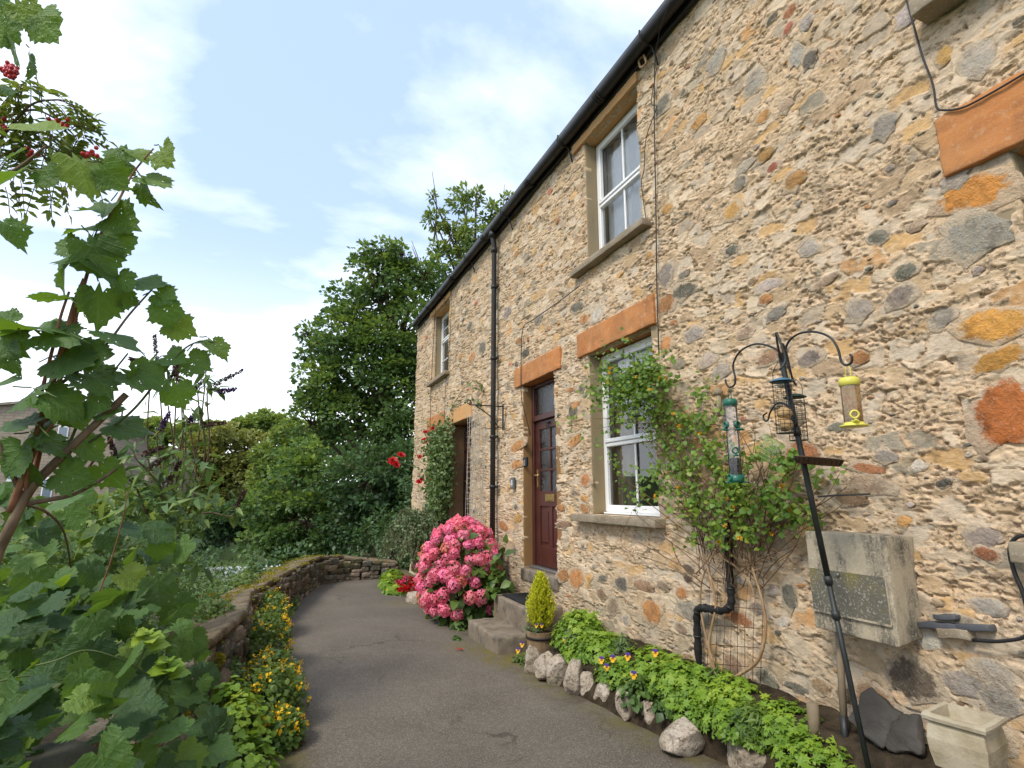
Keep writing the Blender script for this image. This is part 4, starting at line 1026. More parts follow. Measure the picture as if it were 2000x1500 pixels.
# roof: slate slope with a few visible courses at the eaves
mb = MB(); mb.box((0, 0, 0), (1, 1, 1)); rf = MB()
rf.add([(2.83, -3.5, 5.73), (2.83, 13.72, 5.73), (5.9, 13.72, 7.75), (5.9, -3.5, 7.75), (8.9, -3.5, 5.73), (8.9, 13.72, 5.73),
        (2.83, -3.5, 5.77), (2.83, 13.72, 5.77), (5.9, 13.72, 7.80), (5.9, -3.5, 7.80), (8.9, -3.5, 5.77), (8.9, 13.72, 5.77)],
       [(0,1,2,3),(3,2,5,4),(6,9,8,7),(9,10,11,8),(0,6,7,1),(4,5,11,10),(0,3,9,6),(3,4,10,9),(1,7,8,2),(2,8,11,5)])
roof = rf.build('roof', M['slate'], HOUSE)
mb = MB(); mb.add([(3.12, 13.64, 5.69), (8.5, 13.64, 5.69), (5.9, 13.64, 7.7)], [(0, 1, 2)]); mb.add([(3.12, -3.25, 5.69), (8.5, -3.25, 5.69), (5.9, -3.25, 7.7)], [(0, 1, 2)]); mb.build('gable_head', M['mortar'], HOUSE)
for cyy in (3.2, 11.9):
    rpart('chimney', (5.5, cyy, 7.3), (6.3, cyy+.9, 8.7), M['mortar'], roof, cuts=.15, amp=.02, rnd=.03)
# downpipe -----------------------------------------------------------
yp = 7.86; xp = 2.905
mb = MB(); mb.tube([(2.872, yp, 5.62), (2.872, yp, 5.55), (xp, yp, 5.42), (xp, yp, 3.2), (xp, yp-.005, .15)], .040, 12); mb.tube([(xp, yp, 5.36), (xp, yp, 5.28)], .052, 12); mb.tube([(2.872, yp, 5.63), (2.872, yp, 5.53)], .055, 12)
dp = mb.build('downpipe', M['gutter'], HOUSE)
for z in (4.7, 3.55, 2.35, 1.62, .75):
    mb = MB(); mb.tube([(xp, yp, z-.025), (xp, yp, z+.025)], .049, 12); mb.box((xp+.01, yp-.10, z-.014), (xp+.055, yp+.085, z+.014), .003); mb.build('pipe_clip', M['gutter'], dp)
# cables ---------------------------------------------------------------
def cable(pts, r=.0045, x=2.955, lab=None, m='cable'):
    q = [WX(p[0], p[1], x if len(p) < 3 else p[2]) for p in pts]
    o = MB().tube(smooth_path(q, 5), r, 6).build('cable', M[m], HOUSE)
    if lab: o['label'] = lab
cable([(1292, 60), (1280, 110), (1278, 230), (1281, 400), (1283, 560), (1287, 690)], .006)
cable([(1310, 0, 2.80), (1290, 55, 2.86), (1281, 105)], .004)
cable([(1283, 130), (1272, 200), (1282, 210), (1262, 270), (1258, 330), (1253, 360), (1262, 430)], .004)
cable([(1765, -20), (1782, 40), (1800, 105), (1822, 165), (1829, 208), (1845, 215), (1880, 210), (1930, 185), (2010, 138)], .0055, 2.945, 'thin black cable sagging over the near lintel')
cable([(852, 590), (848, 640), (842, 760), (840, 850), (836, 980)], .007); cable([(882, 570), (879, 660), (870, 760), (868, 870)], .005)
cable([(1130, 560), (1090, 590), (1040, 625), (1022, 640), (1018, 690), (1018, 770), (1024, 800), (1036, 850, 3.05)], .006, 2.945)
cable([(1255, 110), (1248, 118), (1252, 132), (1262, 122), (1257, 106)], .012, 2.93, 'coil of cable clipped below the gutter', 'vine')
cable([(2015, 1045), (1985, 1050), (1972, 1075), (1982, 1120), (2000, 1165), (2010, 1235), (1960, 1252), (1900, 1250)], .0085, 2.93, 'thick black cable looping at the near wall base', 'black')
# ------------------------------------------------------------------ flower bed along the wall
def bed_edge(y):     # where the edging rocks stand
    return np.interp(y, [.3, 1.2, 2.2, 2.8, 3.3, 3.9, 4.6, 5.2, 5.7], [2.60, 2.64, 2.66, 2.60, 2.50, 2.42, 2.34, 2.36, 2.60])
ybs = np.linspace(.3, 5.66, 110); tb = np.linspace(0, 1, 26)
Yb, Tb = np.meshgrid(ybs, tb, indexing='ij'); e = bed_edge(Yb) - .02
Xb = e + (3.02 - e)*Tb
Zb = gz(Yb) - .02 + (.10 + .20*np.clip(1 - (Yb-4.6)/1.0, 0, 1))*np.clip(Tb*2.2, 0, 1)**.7 + .08*Tb + (fb2(Xb*7, Yb*7, 4, 61)-.5)*.07
Vb = np.stack([Xb, Yb, Zb], -1).reshape(-1, 3); ni, nj = Yb.shape
i, j = np.meshgrid(np.arange(ni-1), np.arange(nj-1), indexing='ij'); a = i*nj+j
tag(link('flower_bed', np_mesh('flower_bed', Vb, np.stack([a, a+1, a+nj+1, a+nj], -1).reshape(-1, 4), smooth=True), M['soil']), kind='structure')

# edging rocks
ROCKS = [((1045,1296),(22,30),'small upright limestone rock half hidden by violas beside the wooden tub'), ((1063,1308),(24,34),'grey limestone edging rock just right of the violas'), ((1090,1314),(23,36),'cracked oval limestone edging rock standing on end'),
 ((1121,1326),(24,42),'tall narrow pitted limestone rock between two rounder edging rocks'), ((1152,1344),(24,26),'round whitish limestone edging rock'), ((1190,1356),(30,28),'mossy limestone edging rock with a dark hollow'), ((1226,1382),(22,34),'upright tan edging rock beside the clump of green leaves'),
 ((1282,1400),(30,30),'craggy grey edging rock at the middle of the bed'), ((1342,1448),(56,36),'large crumpled limestone edging rock by the grey rounded stones'), ((1482,1482),(66,34),'largest pinkish limestone rock at the bottom edge of the lane')]
for k, ((u, v), (hw, hh), lab) in enumerate(ROCKS):
    g = G(u, v + hh*.8); d = (g - CAM).dot(CAM_F); s = d/1100.
    me = rock_mesh('edging_rock', (hw*s*.98, hw*s*.85, hh*s*.92), 40+k*7, 4, .5)
    o = link('edging_rock', me, M['limestone']); o.location = (g.x+.03, g.y+.06, g.z + hh*s*.72); o.rotation_euler = (0, 0, k*1.3)
    tag(o, lab, 'rock', 'rocks edging the flower bed')
for (u, v, hw, hh, lab) in ((1400,1424,12,22,'upright dark slate piece behind the large crumpled rock'), (1445,1424,34,16,'smooth grey rounded stone lying behind the edging rocks')):
    p = WX(u, v, 2.72); s = (p-CAM).dot(CAM_F)/1100
    o = link('smooth_stone', rock_mesh('smooth_stone', (hw*s*.8, hw*s, hh*s), u, 3, .18), M['slate']); o.location = p; tag(o, lab, 'rock')
SL = [((1712,1400),(.11,.03,.12),(.5,.5,.3),'dark slate slab leaning against the wall behind the iron pole'), ((1765,1432),(.10,.035,.10),(-.3,.4,-.2),'dark slate slab leaning beside the stone urn'), ((1735,1462),(.12,.03,.06),(.9,.3,.4),'low dark slate piece under the leaning slabs')]
for k, ((u, v), sz, rot, lab) in enumerate(SL):
    o = link('slate_slab', rough_box_mesh('slate_slab', (-.022, -sz[0]*.85, -sz[2]*.85), (.022, sz[0]*.85, sz[2]*.85), .035, .030, .012, 60+k), M['slab']); o.location = WX(u, v, 2.89); o.rotation_euler = (rot[0]*.8, .45, rot[2]*.4); tag(o, lab, 'slate')
p = WX(1588, 1392, 2.8); o = link('wooden_stump', MB().lathe((0,0,0), [(.030,-.14),(.032,.0),(.03,.045),(.018,.05)], 14).mesh('wooden_stump'), M['ash_handle']); o.location = p; tag(o, 'short sawn wooden stump among the green leaves', 'stump')
# loose slates poking from the wall
for k, (u, v, w, h, lab) in enumerate(((1842,1222,.10,.016,'dark slate sliver poking from the wall beside the meter box'), (1868,1238,.07,.022,'grey flat stone wedged under the dark slate sliver'), (1905,1225,.07,.014,'short dark slate sliver near the looping cable'), (1850,1205,.05,.012,'thin slate edge above the wall hole'))):
    p = WX(u, v, 2.965); o = link('slate_sliver', rough_box_mesh('slate_sliver', (-.03, -w, -h), (.05, w, h), .03, .010, .006, k+5), M['slate'] if k != 1 else M['sill']); o.location = p; o.rotation_euler = (-.12, 0, 0); tag(o, lab, 'slate')

# ------------------------------------------------------------------ ground cover
def mound(lf, T, c, r, n, size, up=.9, flat=True, rlo=0., rhi=1., zmin=None):
    """leaves over a domed clump: c centre at the base, r = (rx, ry, rz)"""
    d = rdir(n, .5); d[:, 2] = np.abs(d[:, 2]); rad = RNG.uniform(.62, 1.03, n)**.6
    wob = .8 + .4*fb3(d*2.2 + np.array(c), 2, 5)
    p = np.array(c) + d*np.array(r)*(rad*wob)[:, None]
    nn = d*np.array([1, 1, .6]) + np.array([0, 0, up]) + RNG.normal(0, .35, (n, 3)); t = np.cross(nn, rdir(n))
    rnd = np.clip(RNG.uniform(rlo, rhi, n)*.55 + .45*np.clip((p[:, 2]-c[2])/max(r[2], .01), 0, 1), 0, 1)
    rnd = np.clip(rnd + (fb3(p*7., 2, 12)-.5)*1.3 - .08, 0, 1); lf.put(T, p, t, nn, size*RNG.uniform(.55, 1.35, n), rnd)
def clump(name, blobs, n, size, m, label, cat, T=None, group=None):
    c = blobs[0][0]; rt = root(name, (c[0], c[1], gz(c[1])), label, cat, group); lf = LF(); st = MB()
    for (c, r) in blobs:
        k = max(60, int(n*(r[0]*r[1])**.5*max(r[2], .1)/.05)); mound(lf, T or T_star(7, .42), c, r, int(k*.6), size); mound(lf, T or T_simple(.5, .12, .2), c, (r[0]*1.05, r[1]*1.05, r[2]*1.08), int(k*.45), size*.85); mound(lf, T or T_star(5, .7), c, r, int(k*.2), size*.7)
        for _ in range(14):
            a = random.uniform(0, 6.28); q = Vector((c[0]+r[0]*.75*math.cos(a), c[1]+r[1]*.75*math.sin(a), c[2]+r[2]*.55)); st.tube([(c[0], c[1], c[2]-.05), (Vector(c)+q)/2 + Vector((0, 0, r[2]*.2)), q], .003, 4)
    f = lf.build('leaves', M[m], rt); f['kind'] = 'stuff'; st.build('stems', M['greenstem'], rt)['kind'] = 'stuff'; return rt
clump('green_mound_plant', [((2.76, 5.0, .10), (.25, .36, .32)), ((2.72, 4.55, .12), (.27, .32, .20)), ((2.58, 4.75, .0), (.16, .3, .16))], 620, .034, 'lf_ground', 'rounded mound of bright green leaves right of the wooden tub', 'plant')
clump('green_mound_plant', [((2.80, 3.95, .12), (.24, .34, .20)), ((2.62, 4.15, .05), (.18, .3, .17)), ((2.76, 3.55, .14), (.26, .32, .20))], 620, .034, 'lf_ground', 'middle drift of green leaves with violas in front of the window', 'plant')
clump('green_mound_plant', [((2.84, 3.12, .14), (.22, .28, .20)), ((2.68, 2.95, .1), (.2, .24, .17)), ((2.84, 2.72, .14), (.22, .28, .17)), ((2.66, 3.35, .06), (.18, .26, .18))], 640, .032, 'lf_ground', 'spread of feathery green leaves below the wire mesh', 'plant')
clump('green_mound_plant', [((2.76, 2.45, .08), (.24, .24, .16)), ((2.82, 2.2, .06), (.2, .2, .14)), ((2.70, 2.05, .03), (.18, .18, .11)), ((2.74, 1.88, .0), (.14, .16, .12))], 640, .030, 'lf_ground', 'low green leaves around the foot of the iron pole', 'plant')
clump('broad_leaved_plant', [((2.52, 3.75, .05), (.13, .16, .15)), ((2.55, 3.45, .06), (.10, .12, .12))], 420, .055, 'lf_hyd', 'darker broad-leaved plant among the feathery green leaves behind the rocks', 'plant', T_simple(.5, .1, .2))
clump('broad_leaved_plant', [((2.36, 5.32, gz(5.3)), (.09, .12, .14)), ((2.30, 5.45, gz(5.3)), (.06, .07, .08))], 520, .035, 'lf_yel', 'loose leafy viola foliage at the foot of the wooden tub', 'plant', T_simple(.35, .1, .2))
clump('grassy_plant', [((2.66, 2.82, .14), (.12, .14, .17)), ((2.86, 3.32, .2), (.08, .12, .16))], 420, .07, 'lf_yel', 'grassy blue-green tuft poking through the leaves below the meter box', 'plant', T_simple(.12, .05, .3))
clump('grassy_plant', [((2.74, 4.28, .2), (.10, .12, .16)), ((2.62, 4.9, .12), (.08, .1, .18))], 420, .06, 'lf_rose', 'darker narrow-leaved tuft in the bed under the window sill', 'plant', T_simple(.16, .05, .3))
clump('leafy_tuft', [((2.22, 7.2, gz(7.2)+.0), (.10, .16, .14))], 500, .06, 'lf_hyd', 'yellow-green leafy tuft between the hydrangea and the stone steps', 'plant', T_simple(.3, .1, .3))
clump('leafy_tuft', [((2.02, 6.62, gz(6.6)), (.05, .06, .05))], 400, .03, 'lf_hyd', 'tiny green weed at the left foot of the lowest step', 'plant')

# violas: little five-petalled faces, purple above and yellow below
def viola(p, s, lab, face):
    rt = root('viola', (p.x, p.y, p.z-.05), lab, 'flower', 'violas in the flower bed')
    f = Vector(face).normalized(); r_ = f.cross(Vector((0, 0, 1))).normalized(); u_ = r_.cross(f)
    for (nm, m, petals) in (('upper_petals', 'fl_purple', ((60, 1.), (120, 1.))), ('lower_petals', 'fl_yellow', ((-10, .85), (190, .85), (-90, 1.1)))):
        mb = MB()
        for (a, l) in petals:
            a = R(a); d = r_*math.cos(a) + u_*math.sin(a); w = f.cross(d); L = s*l
            c = p + d*L*.5 + f*.004; ring = [c + d*(L*.5*math.cos(t)) + w*(L*.48*math.sin(t)) + f*(.12*L*math.cos(2*t)) for t in np.linspace(0, 6.283, 11)[:-1]]
            mb.add([p] + ring, [(0, 1+k, 1+(k+1) % 10) for k in range(10)])
        mb.build(nm, M[m], rt)
    MB().tube([p - f*.004, p - f*.02 - u_*.05, p - f*.02 - Vector((0, 0, .16))], .0025, 5).build('stem', M['greenstem'], rt)
for (u, v, x, lab) in ((1020,1258,2.38,'topmost viola by the foot of the wooden tub'), (1012,1270,2.36,'viola just below the topmost one by the tub'), (1008,1288,2.32,'lowest viola at the lane edge by the tub'), (1067,1250,2.62,'largest purple and yellow viola at the left of the green mound'),
        (1105,1250,2.55,'small yellow viola in the middle of the green mound'), (1175,1289,2.52,'leftmost of the group of violas above the edging rocks'), (1197,1286,2.53,'mostly yellow viola in the group above the edging rocks'), (1226,1282,2.56,'rightmost viola in the group above the edging rocks'), (1185,1303,2.50,'dark orange viola just under its neighbours'), (1238,1318,2.50,'lone viola in front of the middle drift of green leaves'), (1280,1275,2.72,'single purple viola near the wall')):
    viola(WX(u, v, x), .030 if u != 1067 else .04, lab, (-.75, -.6, .25 + .1*random.random()))

# ------------------------------------------------------------------ steps, mat, tub and conifer
ST = root('stone_steps', (2.6, 6.3, gz(6.3)), 'two worn stone steps leading up to the red front door', 'steps')
link('step', rough_box_mesh('step', (2.20, 5.80, -.22), (2.62, 6.78, .055), .05, .014, .03, 3), M['step'], ST)
link('step', rough_box_mesh('step', (2.56, 5.84, -.2), (3.0, 6.86, .30), .05, .010, .02, 8), M['step'], ST)
mt = MB(); mt.box((2.62, 5.98, .303), (2.97, 6.74, .309))
for k in range(22): y = 5.985 + .75*k/21; mt.tube([(2.625, y, .312), (2.965, y, .312)], .004, 4)
for k in range(11): x = 2.625 + .34*k/10; mt.tube([(x, 5.985, .313), (x, 6.735, .313)], .004, 4)
tag(mt.build('door_mat', M['mat']), 'black rubber grid mat on the upper stone step', 'mat')
tp = Vector((2.60, 5.58, gz(5.6)+.01))
TUB = root('wooden_tub', tp, 'half-barrel wooden tub planted with a small golden conifer', 'planter')
for k in range(18):
    a0, a1 = 2*math.pi*k/18, 2*math.pi*(k+.96)/18; vs = []
    for (r_, z) in ((.125, 0), (.140, .10), (.152, .245)):
        for q in (0, 1):
            for a in (a0, a1): vs.append((tp.x + (r_-.016*q)*math.cos(a), tp.y + (r_-.016*q)*math.sin(a), tp.z + z))
    fs = []
    for l in (0, 4): fs += [(l, l+1, l+5, l+4), (l+2, l+6, l+7, l+3), (l, l+4, l+6, l+2), (l+1, l+3, l+7, l+5)]
    fs += [(0, 2, 3, 1), (8, 9, 11, 10)]
    MB().add(vs, fs).build('stave', M['oak'], TUB)
for z in (.05, .19):
    MB().lathe(tp, [(.1335+z*.11, z-.012), (.1365+z*.11, z-.012), (.1385+z*.11, z+.012), (.1345+z*.11, z+.012)], 32, close=False).build('hoop', M['cable'], TUB)
MB().lathe(tp, [(.14, .215), (.08, .232), (.0, .238)], 20, close=False).build('soil', M['soil'], TUB)
CON = root('golden_conifer', tp + Vector((0, 0, .23)), 'small bright yellow-green conifer growing in the wooden tub', 'conifer')
lf = LF(); cs = MB(); c0 = tp + Vector((0, 0, .22)); H = .56
cs.tube([c0, c0 + Vector((0, 0, H*.9))], [.012, .003], 6)
Tn = T_quad(.16, .05)
for k in range(230):
    h = (k/230.)**1.05*H; rmax = .150*(1 - (h/H)**1.5)*(.65 + .35*min(1, h/.09)) + .012; a = k*2.39996 + random.uniform(-.3, .3); rr = rmax*random.uniform(.8, 1.12)
    b = c0 + Vector((0, 0, h*.92)); tip = b + Vector((rr*math.cos(a), rr*math.sin(a), .05 + rr*.55)); cs.tube([b, tip], .0018, 3)
    m = 34; s = RNG.uniform(.25, 1.0, m); pos = np.array(b)[None] + s[:, None]*np.array(tip-b)[None] + RNG.normal(0, .012, (m, 3))
    t = np.array((tip-b).normalized())[None]*1.0 + rdir(m, .8)*.8
    lf.put(Tn, pos, t, rdir(m, .3), .036*RNG.uniform(.6, 1.2, m), np.clip(.25 + .65*s + RNG.normal(0, .15, m), 0, 1))
f = lf.build('foliage', M['lf_con'], CON); f['kind'] = 'stuff'; cs.build('branches', M['twig'], CON)
for (dx, dy, lab) in ((.10, -.11, 'small yellow viola at the front rim of the wooden tub'), (.05, -.13, 'pale viola leaning over the rim of the wooden tub')):
    viola(tp + Vector((-dx, dy, .32)), .022, lab, (-.7, -.7, .2))
clump('tub_underplanting', [((tp.x-.09, tp.y-.07, tp.z+.24), (.06, .06, .06)), ((tp.x-.12, tp.y+.06, tp.z+.22), (.05, .06, .09))], 900, .022, 'lf_coto', 'wispy green underplanting spilling over the rim of the wooden tub', 'plant', T_simple(.2))

# ------------------------------------------------------------------ hydrangea
HY = root('hydrangea_bush', (2.42, 7.75, gz(7.75)), 'large hydrangea bush covered in pink flower heads against the downpipe', 'hydrangea')
head_me = []
for k in range(4):
    n = 46; i = np.arange(n)+.5; ph = np.arccos(1 - 1.55*i/n); th = math.pi*(1+5**.5)*i + k
    d = np.stack([np.cos(th)*np.sin(ph), np.sin(th)*np.sin(ph), np.cos(ph)], 1)
    V0 = [(0, 0, 0)]; F0 = []
    for q in range(4):
        a = q*math.pi/2; c, s = math.cos(a), math.sin(a)
        for (r_, t_) in ((.55, .42), (1., 0.), (.55, -.42)): V0.append((r_*c - t_*s, r_*s + t_*c, .12*(r_ < .9)))
        b = 1+3*q; F0 += [(0, b+1, b), (0, b+2, b+1)]
    rr = RNG.uniform(.80, 1.08, n)
    V, F = scatter((np.array(V0), np.array(F0)), d*rr[:, None], np.cross(d, rdir(n)), d + RNG.normal(0, .38, (n, 3)), RNG.uniform(.27, .36, n))
    me = np_mesh('flower_head', V, F, np.repeat(RNG.uniform(0, 1, n), 13)); me.materials.append(M['hydrangea']); head_me.append(me)
hc = Vector((2.40, 7.72, .40)); hr = Vector((.52, .66, .70)); placed = []
t = 0
lf = LF(); hs = MB()
while len(placed) < 130 and t < 6000:
    t += 1
    d = Vector(rdir(1, .25)[0]); 
    if d.z < -.55 or d.x > .75: continue
    w = .92 + .16*random.random()
    p = hc + Vector((d.x*hr.x, d.y*hr.y, d.z*hr.z))*w
    if d.z < 0: p = hc + Vector((d.x*hr.x*1.02, d.y*hr.y*1.05, d.z*hr.z))*w
    if p.z < gz(p.y) + .06 or p.x > 2.86 or any((p-q).length < .10 for q in placed): continue
    placed.append(p); s = random.uniform(.070, .098)
    o = link('flower_head', head_me[random.randrange(4)], None, HY); o.location = p; o.scale = (s, s, s*.86); o.rotation_euler = d.to_track_quat('Z', 'Y').to_euler()
    k = random.random(); sh = random.uniform(.8, 1.1)
    o.color = (.88*sh, (.125+.05*k)*sh, (.20+.08*random.random())*sh, 1) if k < .85 else (.74*sh, .17*sh, .13*sh, 1)
    b = Vector((2.45 + random.uniform(-.1, .1), 7.75 + random.uniform(-.15, .15), gz(7.75))); hs.tube(smooth_path([b, b*.4 + p*.6 + Vector((0, 0, -.05)), p], 3), .005, 5)
n = 900; d = rdir(n, .2); p = np.array(hc) + d*np.array(hr)*RNG.uniform(.62, .98, n)[:, None]; p[:, 0] = np.minimum(p[:, 0], 2.88)
ok = p[:, 2] > gz(7.7)+.03; p, d = p[ok], d[ok]; n = len(p)
lf.put(T_simple(.42, .1, .25), p, d + rdir(n)*.6 - np.array([0, 0, .25]), np.array([0, 0, .8]) + d*.7 + RNG.normal(0, .3, (n, 3)), RNG.uniform(.10, .17, n), RNG.uniform(0, 1, n))
# leafy right flank
n = 170; p = np.array((2.62, 7.15, .33)) + RNG.normal(0, 1, (n, 3))*np.array((.12, .16, .24)); p[:, 0] = np.minimum(p[:, 0], 2.86); p[:, 2] = np.maximum(p[:, 2], -.05); d = rdir(n)
lf.put(T_simple(.42, .1, .25), p, d + np.array([-.4, -.4, -.2]), np.array([-.3, -.3, .9]) + RNG.normal(0, .35, (n, 3)), RNG.uniform(.10, .17, n), RNG.uniform(.2, 1, n))
f = lf.build('leaves', M['lf_hyd'], HY); f['kind'] = 'stuff'; hs.build('stems', M['greenstem'], HY)['kind'] = 'stuff'

# ------------------------------------------------------------------ far bed, shrub, climbing rose
def shrub(name, loc, label, cat, blobs, n, size, m, T=None, arch=False, stems='stem', group=None):
    rt = root(name, loc, label, cat, group); lf = LF(); st = MB(); T = T or T_simple()
    for (c, r) in blobs:
        c = np.array(c); r = np.array(r); k = max(8, int(n*1.0)); nc = 26
        cc = rdir(nc, .25)*RNG.uniform(.35, 1, nc)[:, None]**.6; cen = c + cc*r
        for q in range(nc):
            mm = max(3, k//nc); d = rdir(mm, .2); p = cen[q] + d*r.mean()*.30*RNG.uniform(.3, 1, mm)[:, None]
            t_ = d + np.array([0, 0, -.4 if arch else -.1]) + cc[q]*.6; nn = np.array([0, 0, .9]) + cc[q]*.8 + RNG.normal(0, .4, (mm, 3))
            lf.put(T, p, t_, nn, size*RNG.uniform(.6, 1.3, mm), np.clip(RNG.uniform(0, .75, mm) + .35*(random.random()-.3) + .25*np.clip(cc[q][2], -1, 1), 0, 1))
            if q % 2 == 0: st.tube(smooth_path([loc, (Vector(loc) + Vector(cen[q]))/2 + Vector((0, 0, .1*r[2])), cen[q]], 2), [.012, .011, .009, .006, .004][:5], 4)
    f = lf.build('leaves', M[m], rt); f['kind'] = 'stuff'; st.build('stems', M[stems], rt)['kind'] = 'stuff'; return rt
rt = root('arching_shrub', (2.6, 10.6, gz(10.6)), 'grey-green arching shrub under the rose at the far window', 'shrub'); lf = LF(); st = MB()
for k in range(150):
    a = random.uniform(0, 6.28); L = random.uniform(.45, 1.0); b = Vector((2.55 + random.uniform(-.12, .12), 10.65 + random.uniform(-.35, .35), .1))
    top = b + Vector((math.cos(a)*.42*L, math.sin(a)*.5*L, .62 + .55*random.random())); tip = top + Vector((math.cos(a)*.32*L, math.sin(a)*.4*L, -.45*L))
    for q in (top, tip): q.x = min(q.x, 2.93)
    pth = smooth_path([b, (b+top)/2 + Vector((0, 0, .12)), top, tip], 5); st.tube(pth, .004, 4)
    m = 60; idx = RNG.integers(5, len(pth), m); p = np.array([pth[i] for i in idx]) + RNG.normal(0, .02, (m, 3))
    lf.put(T_simple(.3), p, rdir(m) + np.array([0, 0, -.2]), rdir(m, .8), RNG.uniform(.04, .07, m), RNG.uniform(0, 1, m))
f = lf.build('leaves', M['lf_coto'], rt); f['kind'] = 'stuff'; st.build('stems', M['stem'], rt)['kind'] = 'stuff'
def flowers_on(rt, nm, pts, m, size, T=None):
    lf = LF()
    for p in pts:
        k = 14; d = rdir(k, .3); lf.put(T or T_simple(.55, .2, -.1), np.array(p)[None] + d*size*.15, d, np.cross(d, rdir(k)), size*RNG.uniform(.6, 1, k), RNG.uniform(0, 1, k))
    o = lf.build(nm, M[m], rt); return o
rt = clump('low_bedding_plant', [((2.12, 11.1, gz(11)), (.26, .40, .26)), ((2.28, 11.9, gz(12)), (.25, .45, .24)), ((2.05, 10.5, gz(10.5)), (.2, .3, .14))], 300, .06, 'lf_ground', 'low green bedding plants with red flowers at the far lane edge', 'plant')
o = flowers_on(rt, 'red_flowers', [G(800 + random.uniform(-24, 12), 1140 + random.uniform(-12, 16), .12) for _ in range(30)], 'fl_red', .055); o['kind'] = 'stuff'
o = flowers_on(rt, 'pink_flowers', [G(778 + random.uniform(-12, 14), 1128 + random.uniform(-7, 9), .16) for _ in range(18)], 'fl_pink', .055); o['kind'] = 'stuff'
for k, (u, v, hw, lab) in enumerate(((806,1176,.15,'pale kerb stone at the left foot of the hydrangea'), (752,1152,.07,'small pale rock beside the far bedding plants'))):
    g = G(u, v); o = link('kerb_rock', rock_mesh('kerb_rock', (hw, hw*1.6, hw), 90+k, 3, .25), M['limestone']); o.location = g + Vector((.05, 0, .03)); tag(o, lab, 'rock')
RO = root('climbing_rose', (2.85, 10.75, gz(10.7)), 'climbing red rose trained over the far ground-floor window', 'rose'); lf = LF(); st = MB()
for k in range(14):
    b = Vector((2.82, 10.75 + random.uniform(-.1, .15), 0)); q = WX(random.uniform(845, 880), random.uniform(845, 960), random.uniform(2.75, 2.9)); q2 = WX(random.uniform(820, 878), random.uniform(840, 900), 2.72)
    pth = smooth_path([b, (b+q)/2 + Vector((-.05, random.uniform(-.2, .2), 0)), q, q2 if k % 3 == 0 else q + Vector((-.08, .1, .1))], 5); st.tube(pth, taper(len(pth), .012, .004), 5)
    m = 330; idx = RNG.integers(6, len(pth), m); p = np.array([pth[i] for i in idx]) + RNG.normal(0, 1, (m, 3))*np.array([.07, .15, .16]); p[:, 0] = np.minimum(p[:, 0], 2.94)
    lf.put(T_simple(.42), p, rdir(m) + np.array([-.4, 0, -.3]), rdir(m, .6) + np.array([-.6, -.2, 0]), RNG.uniform(.05, .085, m), RNG.uniform(0, 1, m))
for pts in ([(880,800,2.93),(905,760,2.93),(930,745,2.93),(945,770,2.93)], [(878,800,2.93),(915,780,2.93),(935,800,2.93)], [(862,840,2.9),(800,820,2.8),(815,890,2.8)], [(858,960,2.8),(825,920,2.5),(790,905,2.35),(768,898,2.3)]):
    pth = smooth_path([WX(*p) for p in pts], 6); st.tube(pth, .005, 4); m = 20
    p = np.array([pth[i] for i in RNG.integers(0, len(pth), m)]) + RNG.normal(0, .05, (m, 3)); lf.put(T_simple(.42), p, rdir(m), rdir(m, .5), RNG.uniform(.05, .09, m), RNG.uniform(.3, 1, m))
f = lf.build('leaves', M['lf_rose'], RO); f['kind'] = 'stuff'; st.build('canes', M['greenstem'], RO)['kind'] = 'stuff'
rose_me = []
for k in range(2):
    mb = MB(); V = []; lf = LF()
    for ring, (n_, r_, tilt) in enumerate(((5, .3, .9), (6, .6, .55), (7, .95, .1))):
        for q in range(n_):
            a = 2*math.pi*(q+.5*ring)/n_; d = np.array([[math.cos(a)*(1-tilt), math.sin(a)*(1-tilt), tilt + .1]]); lf.put(T_simple(.6, .25, -.15), np.array([[math.cos(a)*.1, math.sin(a)*.1, 0.]]), d, np.array([[-math.cos(a)*tilt, -math.sin(a)*tilt, 1.]]), np.array([r_*1.1]), RNG.uniform(0, 1, 1))
    me = np_mesh('rose', np.concatenate(lf.V), np.concatenate(lf.F), np.concatenate(lf.R)); me.materials.append(M['fl_red']); rose_me.append(me)
for (u, v, x, s) in ((832,845,2.78,.07),(846,837,2.8,.05),(866,840,2.85,.07),(830,862,2.75,.08),(835,858,2.8,.06),(820,893,2.7,.06),(819,942,2.7,.07),(824,936,2.7,.05),(845,938,2.75,.05),(768,902,2.30,.12),(783,890,2.32,.09),(774,908,2.30,.08)):
    o = link('rose', rose_me[u % 2], None, RO); o.location = WX(u, v, x); o.scale = (s, s, s); o.rotation_euler = (random.uniform(.6, 1.2), 0, random.uniform(-.8, .3)); o['label'] = 'red rose bloom'

# ------------------------------------------------------------------ trellis netting, hanging bracket
NE = root('plant_netting', (2.94, 8.75, .6), 'white plastic plant netting between the far door and the downpipe', 'netting'); mb = MB()
for k in range(11):
    y = 8.32 + .86*k/10; mb.tube([(2.925 + .012*math.sin(k*2+z*3), y + .012*math.sin(z*5+k), z) for z in np.linspace(.55, 2.84, 14)], .004, 4)
mb.build('upright', M['net'], NE); mb = MB()
for k in range(27):
    z = .6 + 2.2*k/26; mb.tube([(2.928 + .01*math.sin(y*9+k), y, z + .012*math.sin(y*7+k*1.7)) for y in np.linspace(8.30, 9.2, 10)], .0042, 4)
mb.build('crossbar', M['net'], NE)
BR = root('hanging_bracket', (2.9, 7.8, 2.6), 'black wrought-iron hanging basket bracket beside the downpipe', 'bracket')
mb = MB(); mb.box((2.93, 7.52, 2.42), (2.945, 7.56, 2.80), .003); mb.build('back_plate', M['gutter'], BR)
